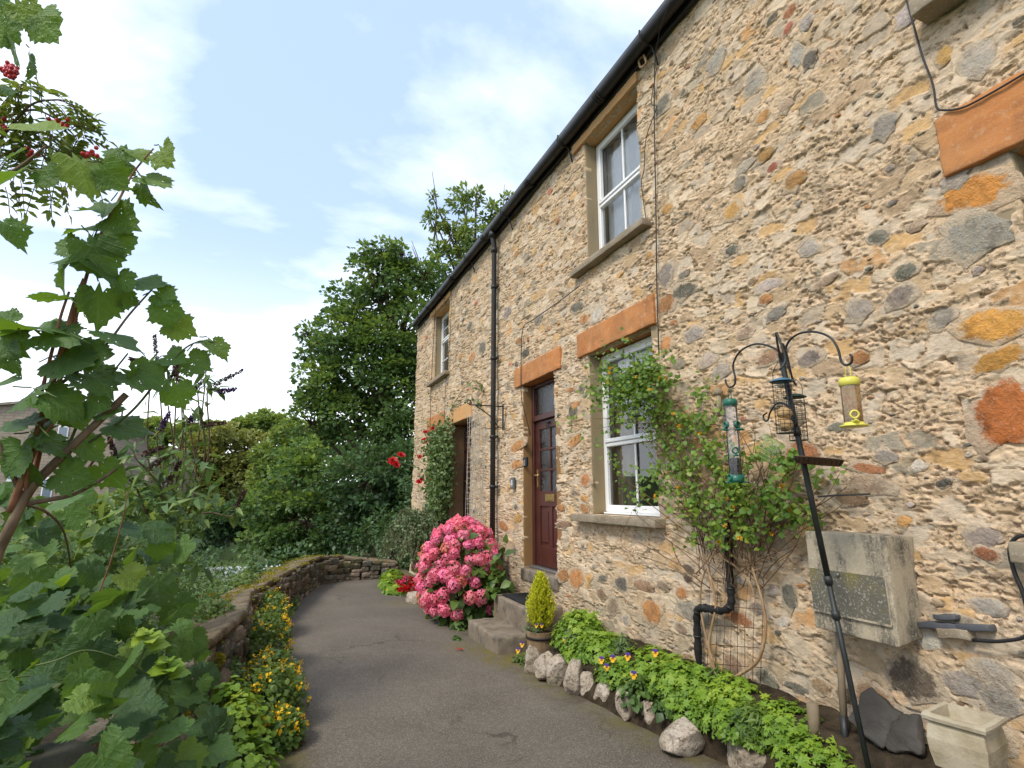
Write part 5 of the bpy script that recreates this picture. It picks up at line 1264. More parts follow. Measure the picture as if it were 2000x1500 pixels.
mb = MB(); mb.tube([(2.94, 7.54, 2.76), (2.42, 7.54, 2.76)], .009, 6); mb.tube(smooth_path([(2.94, 7.54, 2.46), (2.86, 7.54, 2.47), (2.78, 7.54, 2.58), (2.64, 7.54, 2.68), (2.52, 7.54, 2.75)], 4), .008, 6)
mb.tube([(2.42 + .035*math.cos(a)*(1-a/14), 7.54, 2.795 + .035*math.sin(a)*(1-a/14)) for a in np.linspace(-1.57, 7, 22)], .007, 6); mb.build('scroll_arm', M['gutter'], BR)
# key safe and number plaque
p = WX(1035, 902); KS = root('key_safe', (2.95, p.y+.02, p.z-.08), 'small grey and black key safe beside the red door', 'key safe'); y, z = p.y+.02, p.z
MB().box((2.930, y-.045, z-.065), (2.972, y+.045, z+.065), .012).build('case', M['black'], KS); MB().box((2.920, y-.034, z-.055), (2.931, y+.034, z+.03), .004).build('cover', M['steel'], KS); MB().lathe((2.925, y, z+.035), [(.016, -.01), (.016, .01)], 12, Matrix.Rotation(R(90), 3, 'Y')).build('dial', M['black'], KS)
p = WX(1008, 944); NP = root('number_plaque', (2.94, p.y, p.z-.08), 'grey slate house number plaque reading 4 left of the red door', 'plaque'); y, z = p.y, p.z
MB().box((2.938, y-.062, z-.078), (2.968, y+.062, z+.078), .004).build('plate', M['plaque'], NP)
mb = MB(); x0, x1 = 2.930, 2.9385       # the figure 4; reading direction runs towards -y
def bar(ya, za, yb, zb, w=.011):
    d = Vector((0, yb-ya, zb-za)).normalized(); s_ = Vector((0, -d.z, d.y))*w/2; q = [Vector((0, ya, za))+s_, Vector((0, yb, zb))+s_, Vector((0, yb, zb))-s_, Vector((0, ya, za))-s_]
    mb.add([(x0, v.y, v.z) for v in q] + [(x1, v.y, v.z) for v in q], [(0,1,2,3),(4,7,6,5),(0,4,5,1),(1,5,6,2),(2,6,7,3),(3,7,4,0)])
bar(y-.012, z+.045, y-.012, z-.045); bar(y-.008, z+.045, y+.032, z-.016); bar(y+.034, z-.018, y-.030, z-.018); mb.build('digit', M['white'], NP)
# ------------------------------------------------------------------ meter box
y0, y1 = 1.965, 2.43; zb, zt = .815, 1.30
MBX = root('meter_box', (2.9, 2.3, zb), 'weathered grey concrete meter box fixed to the wall behind the iron pole', 'meter box')
def wedge(yA, yB, zA, zB, xt, xb, xw):      # front leans out towards the bottom
    return [(xw, yA, zA), (xw, yB, zA), (xw, yB, zB), (xw, yA, zB), (xb, yA+.0, zA), (xb, yB, zA), (xt, yB, zB), (xt, yA, zB)]
me = rough_box_mesh('body', (0, 0, 0), (1, 1, 1), .08, .0, .02, 1); co = np.array([v.co[:] for v in me.vertices])
# map the unit block onto the tapering box
xx, yv, zv = co[:, 0], co[:, 1], co[:, 2]
XT, XB = 2.79, 2.80
xf = XB + (XT-XB)*zv; X = xf + (3.0-xf)*xx
Y = y0 + (y1-y0)*yv; Z = zb + (zt-zb)*zv - .03*(1-xx)*(1-zv)
V = np.stack([X, Y, Z], 1) + (np.stack([fb3(np.stack([X, Y, Z], 1)*14+q, 3, q) for q in range(3)], 1)-.5)*.008
me.vertices.foreach_set('co', V.astype(np.float32).ravel()); me.update(); link('body', me, M['concrete'], MBX)
def face_pt(yv, zv, off=0.0):
    x = XB + (XT-XB)*zv - off; return (x, y0 + (y1-y0)*yv, zb + (zt-zb)*zv - .03*(1-zv))
def slab(a0, a1, b0, b1, t0, t1):
    return [face_pt(a0, b0, t0), face_pt(a1, b0, t0), face_pt(a1, b1, t0), face_pt(a0, b1, t0), face_pt(a0, b0, t1), face_pt(a1, b0, t1), face_pt(a1, b1, t1), face_pt(a0, b1, t1)]
BF = [(0,3,2,1),(4,5,6,7),(0,1,5,4),(1,2,6,5),(2,3,7,6),(3,0,4,7)]
MB().add(slab(.06, .985, .19, .615, -.01, .006), BF).build('panel', M['panel'], MBX)
mb = MB(); mb.add(slab(.04, .99, .615, .628, -.01, .004), BF); mb.add(slab(.04, .06, .18, .615, -.01, .004), BF); mb.add(slab(.04, .99, .172, .19, -.01, .012), BF); mb.build('rebate', M['concrete'], MBX)
lp = Vector(face_pt(.60, .58, .010)); MB().lathe(lp, [(.010, -.006), (.010, .004), (.006, .005)], 12, Matrix.Rotation(R(-90), 3, 'Y')).build('lock', M['steel'], MBX)

# ------------------------------------------------------------------ lagged pipe and wire mesh
pp = [WX(1424,985,2.93), WX(1424,1080,2.93), WX(1426,1140,2.93), WX(1428,1178,2.92), WX(1420,1190,2.91), WX(1395,1192,2.91), WX(1372,1187,2.90), WX(1362,1196,2.90), WX(1362,1240,2.92), WX(1366,1315,2.93)]
WP = root('waste_pipe', (2.93, 3.5, .25), 'black lagged waste pipe with a double bend below the climber', 'pipe')
sp = smooth_path(pp, 6); MB().tube(sp, [.026 + .004*math.sin(i*1.9) for i in range(len(sp))], 10).build('lagging', M['lag'], WP)
mb = MB()
for i in range(6, len(sp)-6, 7): mb.tube([sp[i], sp[i] + (sp[i+1]-sp[i]).normalized()*.012], .031, 10)
mb.build('tie', M['black'], WP)
WM = root('wire_mesh', (2.93, 3.2, .2), 'rusty wire mesh panel on the wall inside the vine loop', 'wire mesh')
for k in range(8):
    u = 1383 + 104*k/7; MB().tube([WX(u+4, 1130, 2.945), WX(u + 3*math.sin(k), 1230, 2.94), WX(u - 2, 1335, 2.945)], .0026, 4).build('upright_wire', M['twig'], WM)
for k in range(4):
    v = 1185 + 38*k; MB().tube([WX(1381, v-3, 2.948), WX(1490, v+5, 2.948)], .0024, 4).build('cross_wire', M['twig'], WM)

# ------------------------------------------------------------------ climber by the window
CL = root('wall_climber', (2.9, 3.1, .25), 'yellow-flowered climber with bare tangled stems sprawling over the window', 'climber'); st = MB(); lf = LF(); tw = MB()
base = WX(1412, 1335, 2.88)
def vine(px, r0, r1, m=st, n=6):
    q = smooth_path([WX(*p) if len(p) == 3 else WX(p[0], p[1], 2.90) for p in px], 6); m.tube(q, taper(len(q), r0, r1), n); return q
vine([(1414,1335,2.86),(1395,1310),(1385,1260),(1392,1215),(1398,1180),(1385,1120),(1372,1080)], .013, .008)
vine([(1414,1335,2.86),(1440,1320),(1480,1290),(1495,1230),(1488,1170),(1470,1110),(1458,1050)], .014, .007)
vine([(1398,1312),(1378,1240),(1368,1180),(1372,1130),(1390,1090),(1410,1050),(1415,990)], .008, .005)
vine([(1385,1122),(1400,1150),(1420,1170),(1412,1185),(1398,1182)], .007, .004); vine([(1395,1080),(1440,1110),(1465,1140),(1478,1185)], .006, .004)
vine([(1455,1120),(1500,1105),(1545,1080),(1558,1050)], .006, .003); vine([(1360,1120),(1380,1095),(1405,1050),(1430,1000)], .006, .003)
rv = random.Random(3)
for k in range(95):
    u0 = rv.uniform(1360, 1510); v0 = rv.uniform(1040, 1150); u1 = u0 + rv.gauss(-25, 75); v1 = v0 - rv.uniform(60, 260)
    x0 = rv.uniform(2.80, 2.93); vine([(u0, v0, 2.92), ((u0+u1)/2 + rv.gauss(0, 14), (v0+v1)/2, x0), (u1, v1, x0 - rv.uniform(0, .08)), (u1 + rv.gauss(0, 25), v1 + rv.gauss(-10, 20), x0 - rv.uniform(0, .12))], rv.uniform(.002, .0045), .0014, tw, 4)
for k in range(16):
    u0 = rv.uniform(1290, 1400); v0 = rv.uniform(820, 960); vine([(u0, v0, 2.85), ((u0+1230)/2, (v0+770)/2 + rv.gauss(0, 25), 2.82), (rv.uniform(1150, 1300), rv.uniform(700, 840), 2.80)], .0035, .0015, tw, 4)
st.build('vine_stem', M['vine'], CL); f = tw.build('twigs', M['twig'], CL); f['kind'] = 'stuff'
BL = [(1228,765,62,58,760,2.78),(1262,722,40,28,240,2.80),(1180,760,42,40,110,2.84),(1290,790,42,62,200,2.86),(1325,850,55,45,170,2.86),(1300,920,60,50,150,2.86),(1250,950,45,55,40,2.85),(1380,890,60,60,230,2.84),(1350,965,65,50,230,2.84),(1430,965,55,50,230,2.82),
      (1400,1030,55,40,130,2.82),(1480,1000,50,60,160,2.82),(1535,960,42,62,170,2.84),(1550,1010,34,30,70,2.84),(1480,910,60,35,90,2.87),(1545,900,34,30,70,2.88),(1390,805,40,26,46,2.88),(1370,770,26,30,26,2.90),(1210,900,30,40,26,2.88),(1620,930,28,24,16,2.93),(1590,1030,28,14,16,2.94),(1150,820,40,30,26,2.9)]
fl = []
for (u, v, ru, rv_, n, x) in BL:
    k = int(n*(1.6 if v < 800 else 1.2)); cu = RNG.normal(0, .5, (max(4, k//9), 2))*np.array([ru, rv_]); pos = []
    for q in range(k):
        c = cu[q % len(cu)]; pos.append(WX(u + c[0] + RNG.normal(0, 9), v + c[1] + RNG.normal(0, 9), min(2.955, x + RNG.normal(0, .05))))
    p = np.array(pos); m = len(p)
    lf.put(T_simple(.55, .12, .12), p, rdir(m) + np.array([-.5, -.2, -.3]), rdir(m)*.7 + np.array([-.6, -.4, .7]), RNG.uniform(.022, .050, m), np.clip(RNG.uniform(.1, .9, m) + (.25 if v > 960 else 0)*RNG.random(m), 0, 1))
    for q in range(k//70): fl.append(pos[q*7 % k] + Vector((-.02, -.01, 0)))
f = lf.build('leaves', M['lf_climb'], CL); f['kind'] = 'stuff'
o = flowers_on(CL, 'flowers', fl, 'fl_orange', .018); o['kind'] = 'stuff'
# pipe stub above the climber
mb = MB(); a = WX(1403, 770, 2.94); mb.tube([a + Vector((0, 0, -.16)), a], .018, 10); mb.lathe(a, [(.018, -.01), (.03, .0), (.034, .02), (.02, .045), (.004, .05)], 12); o = mb.build('vent_pipe', M['sill'], None); tag(o, 'short weathered vent pipe with a rounded cap behind the green feeder', 'pipe')

# ------------------------------------------------------------------ bird feeding station
XP = 2.50
def FX(u, v, x=XP): return WX(u, v, x)
foot = FX(1697, 1505, 2.56); top = FX(1524, 690, 2.46)
FP = root('feeding_pole', (foot.x, foot.y, foot.z-.12), 'black iron bird feeding pole leaning in front of the wall', 'pole')
ax = (top-foot); a3 = foot + ax*.005
MB().tube([foot - ax*.05, foot + ax*.42], .0125, 10).build('lower_tube', M['pole'], FP)
MB().tube([foot + ax*.40, top], .0145, 10).build('upper_tube', M['pole'], FP)
for t_ in (.33, .41, .78): MB().tube([foot + ax*(t_-.008), foot + ax*(t_+.012)], .019, 10).build('collar', M['pole'], FP)
def arm(px, r=.0058):
    q = smooth_path([FX(*p) for p in px], 6); return MB().tube(q, r, 8).build('arm', M['pole'], FP)
arm([(1530,712,2.46),(1524,690,2.46),(1505,677,2.46),(1475,672,2.46),(1446,686,2.46),(1432,712,2.46),(1436,738,2.46),(1434,752,2.46),(1424,756,2.46),(1418,748,2.46),(1417,741,2.46)])
arm([(1540,720,2.46),(1534,690,2.46),(1540,668,2.46),(1560,652,2.46),(1590,648,2.46),(1620,658,2.46),(1636,680,2.46),(1643,705,2.46),(1652,713,2.46),(1662,709,2.46),(1664,698,2.46),(1660,692,2.46)])
arm([(1528,712,2.46),(1520,680,2.42),(1516,650,2.40),(1524,668,2.38),(1534,700,2.38),(1528,716,2.36),(1522,722,2.35)])
arm([(1534,712,2.46),(1528,672,2.50),(1536,690,2.54),(1545,730,2.56),(1550,745,2.57),(1555,752,2.58)])
arm([(1556,832,2.47),(1545,800,2.47),(1530,788,2.47),(1515,790,2.47),(1504,806,2.47),(1500,820,2.47),(1494,822,2.47),(1491,812,2.47),(1498,806,2.47)], .005)
arm([(1598,970,2.50),(1640,967,2.52),(1700,965,2.56)], .0045)
# tray on the pole
tc_ = FX(1598, 903, 2.49); M2 = Matrix.Rotation(R(4), 3, 'Y') @ Matrix.Rotation(R(6), 3, 'X')
MB().lathe(tc_, [(.0, -.010), (.096, -.012), (.108, .018), (.112, .018), (.112, .022), (.103, .020), (.092, -.006), (.0, -.004)], 28, M2, close=False).build('tray', M['twig'], FP)
mb = MB()
for k in range(24):
    a = 2*math.pi*k/24; mb.tube([tc_ + M2 @ Vector((.098*math.cos(a), .098*math.sin(a), -.01)), tc_ + M2 @ Vector((.113*math.cos(a), .113*math.sin(a), .022))], .0018, 4)
mb.build('tray_wire', M['pole'], FP)
# green tube feeder
def feeder(name, u, v0, v1, x, r, lab, cap, base, fill_m, fill_h, ports, yellow=False):
    a = FX(u, v0, x); L = abs(FX(u, v0, x).z - FX(u+8, v1, x).z); b = Vector((a.x, a.y, a.z - L)); rt = root(name, (a.x, a.y, b.z), lab, 'bird feeder')
    MB().lathe(b, [(r, .02), (r, L-.02)], 22, close=False).build('tube', M['clearplastic'], rt)
    MB().lathe(b, [(0, .022), (r*.93, .022), (r*.93, .02 + L*fill_h), (0, .03 + L*fill_h)], 18, close=False).build('seed', M[fill_m], rt)
    MB().lathe(a, [(0, .012), (r*.9, .010), (r*1.12, .0), (r*1.12, -.028), (r*1.02, -.030)], 22, close=False).build('cap', M[cap], rt)
    if yellow: MB().lathe(b, [(0, 0), (r*1.45, .0), (r*1.5, .008), (r*1.05, .010), (r*1.05, .02), (0, .02)], 22, close=False).build('base', M[base], rt)
    else: MB().lathe(b, [(0, 0), (r*1.0, .0), (r*1.06, .012), (r*1.06, .042), (0, .042)], 22, close=False).build('base', M[base], rt)
    mb = MB()
    for s in (-.35, .35): mb.tube([a + Vector((0, s*r*2*.5, -.03)), a + Vector((0, s*r*.9, .05)), a + Vector((0, s*r*.3, .075))], .0022, 5)
    mb.build('hanger', M[cap if yellow else 'darkgreen'], rt)
    for (h, ang) in ports:
        d = Vector((math.cos(R(ang)), math.sin(R(ang)), 0)); c = b + Vector((0, 0, L*h)) + d*r; rot = d.to_track_quat('Z', 'Y').to_matrix()
        mb = MB(); mb.lathe(c, [(.020, -.012), (.021, .006), (.014, .008), (.012, -.008)], 14, rot, close=False); mb.tube([c + Vector((0, 0, -.024)) - d*.006, c + Vector((0, 0, -.030)) + d*.035], .005, 6); mb.box((c.x-.012, c.y-.014, c.z-.034), (c.x+.012, c.y+.014, c.z-.028), .002); mb.build('port', M[base], rt)
    return rt
feeder('seed_feeder', 1426, 783, 942, 2.46, .036, 'tall clear tube feeder with green cap and base holding dark seed', 'greenplastic', 'greenplastic', 'seed', .24, ((.70, 160), (.70, -20), (.70, -80), (.38, -120), (.06, 170), (.06, -30)))
feeder('nut_feeder', 1658, 742, 834, 2.46, .040, 'yellow-capped tube feeder full of peanuts on the right arm', 'yellowplastic', 'yellowplastic', 'peanut', .84, ((.24, -135),), True)
# wire cage feeders
def cage(name, u, v0, v1, x, r, lab, cap):
    a = FX(u, v0, x); L = abs(a.z - FX(u+10, v1, x).z); b = Vector((a.x, a.y, a.z-L)); rt = root(name, (a.x, a.y, b.z), lab, 'bird feeder')
    MB().lathe(a, [(0, .016), (r*.6, .010), (r*1.28, -.004), (r*1.28, -.008), (r*.5, .004)], 22, close=False).build('lid', M[cap], rt)
    mb = MB()
    for k in range(10):
        t_ = 2*math.pi*k/10; mb.tube([b + Vector((r*math.cos(t_), r*math.sin(t_), 0)), b + Vector((r*math.cos(t_), r*math.sin(t_), L-.008))], .0014, 4)
    nr = int(L/.022)
    for k in range(nr+1): mb.tube([b + Vector((r*math.cos(t_), r*math.sin(t_), L*k/nr*.97)) for t_ in np.linspace(0, 6.283, 17)], .0014, 4, False)
    mb.lathe(b, [(0, 0), (r, 0)], 14, close=False); f = mb.build('cage', M['pole'], rt)
    MB().tube(smooth_path([a + Vector((0, -r*1.1, 0)), a + Vector((0, -r*1.05, .055)), a + Vector((0, 0, .10)), a + Vector((0, r*1.05, .055)), a + Vector((0, r*1.1, 0))], 5), .0018, 5).build('hanger', M['pole'], rt)
    return b, L
b, L = cage('fat_ball_feeder', 1526, 743, 846, 2.40, .046, 'blue-lidded wire cage feeder holding two fat balls', 'blueplastic')
for k, lab in enumerate(('lower tan fat ball in the blue-lidded cage', 'upper tan fat ball in the blue-lidded cage')):
    o = link('fat_ball', rock_mesh('fat_ball', (.036, .036, .034), 5+k, 3, .05), M['fatball']); o.location = b + Vector((0, 0, .038+.070*k)); tag(o, lab, 'fat ball')
cage('nut_cage_feeder', 1552, 774, 860, 2.58, .046, 'empty green-lidded wire cage feeder behind the pole', 'darkgreen')
# square suet cage, hanging askew
c = FX(1502, 876, 2.50); SQ = root('suet_cage', (c.x, c.y, c.z-.08), 'tilted pale green square wire suet cage above the climber', 'bird feeder'); mb = MB()
e1 = (Vector((0, -1, 0))*.86 + Vector((0, 0, -.5))).normalized(); e2 = (Vector((0, -.5, 0)) + Vector((0, 0, .86))).normalized(); e3 = Vector((-1, 0, 0))
for k in range(11):
    q = -.06 + .12*k/10
    for s in (-.017, .017):
        mb.tube([c + e1*q - e2*.06 + e3*s, c + e1*q + e2*.06 + e3*s], .0013, 4)
        if k % 2 == 0: mb.tube([c - e1*.06 + e2*q + e3*s, c + e1*.06 + e2*q + e3*s], .0013, 4)
    for s in (-.06, .06): mb.tube([c + e1*q + e2*s - e3*.017, c + e1*q + e2*s + e3*.017], .0013, 4)
mb.build('wires', M['greenwire'], SQ); mb = MB(); mb.tube([c + e2*.06, FX(1500, 820, 2.47)], .0012, 4); mb.build('chain', M['pole'], SQ)
# garden tool handle behind the pole
SPD = root('garden_tool', FX(1655, 1445, 2.86), 'worn wooden tool handle with black socket standing behind the iron pole', 'garden tool')
a, b = FX(1637, 1225, 2.93), FX(1648, 1400, 2.86); MB().tube([a, (a+b)/2, b], [.017, .0185, .018], 10).build('handle', M['ash_handle'], SPD); d = (b-a).normalized(); MB().tube([b - d*.005, b + d*.10, b + d*.16], [.021, .018, .010], 10).build('socket', M['black'], SPD)

# ------------------------------------------------------------------ stone urn at the near corner
c = Vector((2.70, 1.66, .0)); uz = WX(1890, 1418, c.x).z
UR = root('stone_urn', (c.x, c.y, gz(c.y)), 'square cream stone urn planter on a pedestal at the lower right corner', 'urn')
def sq_ring(prof, M3, nm, m, cut=.25):
    vs = []; fs = []
    for (r_, z) in [(q[0]*.80, zt + (q[1]-zt)*.85) for q in prof]:
        for k in range(4):
            for t_ in (-1, -.5, 0, .5):
                p = Vector((r_, r_*t_, 0)); p.x = r_*(1 - 0.05*abs(t_)**3); p = Matrix.Rotation(k*math.pi/2, 3, 'Z') @ p; vs.append(c + M3 @ p + Vector((0, 0, z)))
    n_ = 16
    for i in range(len(prof)-1): fs += [(i*n_+k, i*n_+(k+1) % n_, (i+1)*n_+(k+1) % n_, (i+1)*n_+k) for k in range(n_)]
    fs += [tuple(range(n_))[::-1], tuple(range((len(prof)-1)*n_, len(prof)*n_))]; return MB().add(vs, fs).build(nm, m, UR)
rz = Matrix.Rotation(R(12), 3, 'Z'); zt = uz + .04
sq_ring([(.085, zt-.25), (.115, zt-.235), (.128, zt-.17), (.132, zt-.11), (.124, zt-.055), (.118, zt-.04), (.138, zt-.028), (.142, zt-.012), (.138, zt), (.112, zt), (.104, zt-.05), (.10, zt-.06)], rz, 'bowl', M['urn'])
sq_ring([(.15, zt-.43), (.15, zt-.33), (.142, zt-.315), (.10, zt-.29), (.085, zt-.27), (.10, zt-.252)], rz, 'pedestal', M['urn'])
# fallen petals on the lane
for (u, v, m, lab) in ((895,1272,'fl_red','red petal lying alone on the lane in front of the steps'), (838,1198,'fl_pink','pink petal fallen on the lane below the hydrangea'), (756,1160,'fl_red','red petal on the lane by the far bedding plants')):
    g = G(u, v, .004); lf = LF(); k = 3; lf.put(T_simple(.6, .2, .1), np.array([g]*k) + RNG.normal(0, .008, (k, 3))*np.array([1, 1, 0]) + np.array([0, 0, .022]), rdir(k)*np.array([1, 1, .1]), np.array([[0, 0, 1.]]*k), np.array([.04]*k), RNG.random(k)); o = lf.build('fallen_petal', M[m]); tag(o, lab, 'petal', 'petals fallen on the lane')
# ------------------------------------------------------------------ low garden wall on the left
GW = root('garden_wall', (-.4, 6.0, 0), 'low mossy stone garden wall with sloping coping curving along the lane', 'wall')
PL = [(-.98, .6), (-.86, 1.6), (-.72, 2.8), (-.50, 4.4), (-.34, 5.6), (-.36, 7.3), (.47, 11.2), (.80, 12.3), (1.30, 12.8), (2.55, 12.85)]
HT = [.66, .66, .64, .50, .48, .46, .46, .46, .42, .26]      # height of the wall head below the coping
PLv = [Vector((p[0], p[1], 0)) for p in PL]
cum = [0]
for a, b in zip(PLv[:-1], PLv[1:]): cum.append(cum[-1] + (b-a).length)
def along(s):
    s = max(0, min(cum[-1]-1e-4, s)); k = max(i for i in range(len(cum)-1) if cum[i] <= s); t = (s-cum[k])/(cum[k+1]-cum[k])
    p = PLv[k].lerp(PLv[k+1], t); d = (PLv[k+1]-PLv[k]).normalized(); return p, d, HT[k] + (HT[k+1]-HT[k])*t
core = MB(); vs = []; fs = []; ss = np.linspace(0, cum[-1], 90)
for s in ss:
    p, d, h = along(s); nrm = Vector((d.y, -d.x, 0)); g = gz(p.y)
    for (o_, z) in ((.10, -.5), (.10, h+.02), (-.30, h+.02), (-.30, -2.2)): q = p + nrm*o_; vs.append((q.x, q.y, g+z))
for i in range(len(ss)-1): fs += [(i*4+k, i*4+(k+1) % 4, i*4+4+(k+1) % 4, i*4+4+k) for k in range(4)]
fs += [(0, 1, 2, 3), tuple(range(len(vs)-4, len(vs)))]
core.add(vs, fs).build('core', M['dark_mortar'], GW)
rw = random.Random(8)
wst = []
for k in range(6):
    me = rough_box_mesh('stone', (-.5, -.5, -.5), (.5, .5, .5), .34, .10, .16, 30+k); me.materials.append(M['stone']); wst.append(me)
nst = 0; s = 1.2
while s < cum[-1]-.05:
    p, d, h = along(s); near = p.y < 7.5; w = rw.uniform(.12, .24) if near else rw.uniform(.14, .30); nrm = Vector((d.y, -d.x, 0)); z = gz(p.y) - .02
    ang = math.atan2(d.y, d.x)
    while z < gz(p.y) + h - .02:
        hh = rw.uniform(.06, .13); q = p + d*(w/2 + rw.uniform(-.04, .04)) + nrm*(.10 + rw.uniform(-.015, .03))
        o = link('stone', wst[rw.randrange(6)], None, GW); o.location = (q.x, q.y, z + hh/2); o.scale = (w*rw.uniform(.9, 1.1), .14, hh*.98); o.rotation_euler = (rw.uniform(-.08, .08), rw.uniform(-.06, .06), ang + rw.uniform(-.12, .12))
        b = rw.uniform(.55, 1.15); c = rw.choice(((.16, .135, .10), (.22, .185, .14), (.12, .115, .09), (.10, .09, .045), (.25, .20, .15))); o.color = (c[0]*b, c[1]*b, c[2]*b, 1); z += hh; nst += 1
    s += w
# coping slabs, tilted towards the lane
def coping(s0, s1, wdt, th, lift, tilt, seed, lab=None):
    (p0, d0, h0), (p1, d1, h1) = along(s0), along(s1); d = (p1-p0); L = d.length; d.normalize(); mid = (p0+p1)/2; nrm = Vector((d.y, -d.x, 0))
    o = link('coping', rough_box_mesh('coping', (-L/2*.985, -wdt/2, -th/2), (L/2*.985, wdt/2, th/2), .06, .018, .03, seed), M['coping'], GW)
    zc = (gz(p0.y)+gz(p1.y))/2 + (h0+h1)/2 + th/2 + lift; q = mid - nrm*(.10 - (.05)); o.location = (q.x, q.y, zc)
    slope = math.atan2((gz(p1.y)+h1) - (gz(p0.y)+h0), L); o.rotation_euler = Matrix.Rotation(math.atan2(d.y, d.x), 3, 'Z').to_euler()
    o.rotation_euler = (Matrix.Rotation(math.atan2(d.y, d.x), 3, 'Z') @ Matrix.Rotation(-slope, 3, 'Y') @ Matrix.Rotation(tilt, 3, 'X')).to_euler()
    if lab: o['label'] = lab
coping(cum[3]-.10, cum[4]+.05, .48, .07, .03, -.30, 5, 'broad tilted mossy coping slab')
coping(cum[4]+.06, cum[5]+.02, .46, .07, .02, -.22, 6)
seg = cum[6]-cum[5]
for k in range(5): coping(cum[5] + .02 + seg*k/5, cum[5] + .02 + seg*(k+1)/5 - .01, .36, .075, .01, -.12, 10+k)
coping(cum[6]+.02, cum[7], .36, .075, .012, -.12, 20); coping(cum[7], cum[8], .36, .075, .010, -.10, 21)
for k in range(2): sg = cum[9]-cum[8]; coping(cum[8] + sg*k/2, cum[8] + sg*(k+1)/2 - .01, .34, .07, .01, .03, 22+k)
# rough capstones on the near stretch
for k, (u, v, dep, sz, lab) in enumerate(((92,1508,1.72,(.15,.13,.08),'big smooth grey capstone in the lower left corner'), (300,1520,2.2,(.13,.12,.08),'capstone under the leaves at the bottom edge'), (330,1462,2.9,(.12,.1,.09),'mossy rubble stone below the yellow moss'), (370,1240,4.3,(.17,.14,.07),'pale rounded capstone at the near end of the coping slab'), (240,1490,2.4,(.12,.1,.07),'shaded capstone beside the leaves'), (395,1400,3.6,(.10,.09,.09),'brown rubble stone above the green weeds'), (420,1330,3.9,(.10,.09,.10),'upright rubble stone under the coping slab'))):
    p = P(u, v, dep); o = link('wall_stone', rock_mesh('wall_stone', sz, 200+k, 3, .22), M['capstone'] if k == 0 else M['coping']); o.location = p; o.rotation_euler = (0, 0, k); tag(o, lab, 'rock', 'loose capstones on the garden wall')
# yellow moss
MO = root('moss_cushion', P(355, 1370, 3.3), 'bright yellow-green moss cushion on the rubble below the coping', 'moss'); lf = LF()
for (u, v, r_, dep) in ((340,1385,.07,3.1),(365,1355,.08,3.3),(385,1330,.07,3.5),(395,1315,.05,3.6),(345,1400,.05,3.1),(420,1290,.05,3.8)):
    c = np.array(P(u, v, dep)); n = 420; d = rdir(n, .3); p = c + d*r_*RNG.uniform(.8, 1.05, n)[:, None]*np.array([1, 1, .7]); lf.put(T_quad(.5), p, d + rdir(n)*.6, rdir(n), np.full(n, .022), RNG.random(n))
f = lf.build('fronds', M['moss'], MO); f['kind'] = 'stuff'

CM = root('coping_moss', (-.3, 5.0, .5), 'patches of olive moss growing along the coping of the garden wall', 'moss'); lf = LF()
for k in range(46):
    s_ = random.uniform(cum[3]-.3, cum[8]); p, d_, h = along(s_); nrm = Vector((d_.y, -d_.x, 0)); q = p + nrm*random.uniform(-.22, .10); n = 90; r_ = random.uniform(.03, .09)
    pp_ = np.array(q)[None] + RNG.normal(0, 1, (n, 3))*np.array([r_, r_, .004]) ; pp_[:, 2] = gz(p.y) + h + .085 + RNG.uniform(0, .02, n); lf.put(T_quad(.5), pp_, rdir(n, .6), rdir(n, .5), np.full(n, .018), RNG.uniform(0, .6, n))
f = lf.build('fronds', M['moss'], CM); f['kind'] = 'stuff'
for k, (s_, side, r_, lab) in enumerate(((cum[2]+.9, .12, (.22, .30, .20), 'ivy-like leaves hanging down the near face of the garden wall'), (cum[4]+.5, -.12, (.20, .45, .14), 'small leaves trailing over the broad coping slab'), (cum[5]+1.2, -.22, (.20, .6, .16), 'leafy sprays leaning onto the curved coping'), (cum[5]+2.6, .16, (.10, .6, .16), 'weeds growing at the foot of the curved wall'), (cum[3]+.6, .2, (.12, .4, .2), 'dark weeds growing from the rubble under the coping slab'))):
    p, d_, h = along(s_); nrm = Vector((d_.y, -d_.x, 0)); q = p + nrm*side; bz = gz(p.y) + (h + .08 if side < 0 else (h*.4 if k != 3 else .0))
    n = 700; lf = LF(); d = rdir(n, .2); pos = np.array((q.x, q.y, bz)) + d*np.array(r_)*RNG.uniform(.3, 1, n)[:, None]; rt = root('trailing_plant', (q.x, q.y, bz-.1), lab, 'plant')
    lf.put(T_simple(.45, .12, .15), pos, rdir(n) + np.array([.3, -.3, -.3]), d*.5 + np.array([.2, -.3, .8]) + RNG.normal(0, .3, (n, 3)), RNG.uniform(.025, .055, n), RNG.uniform(0, 1, n)); f = lf.build('leaves', M['lf_mid'], rt); f['kind'] = 'stuff'
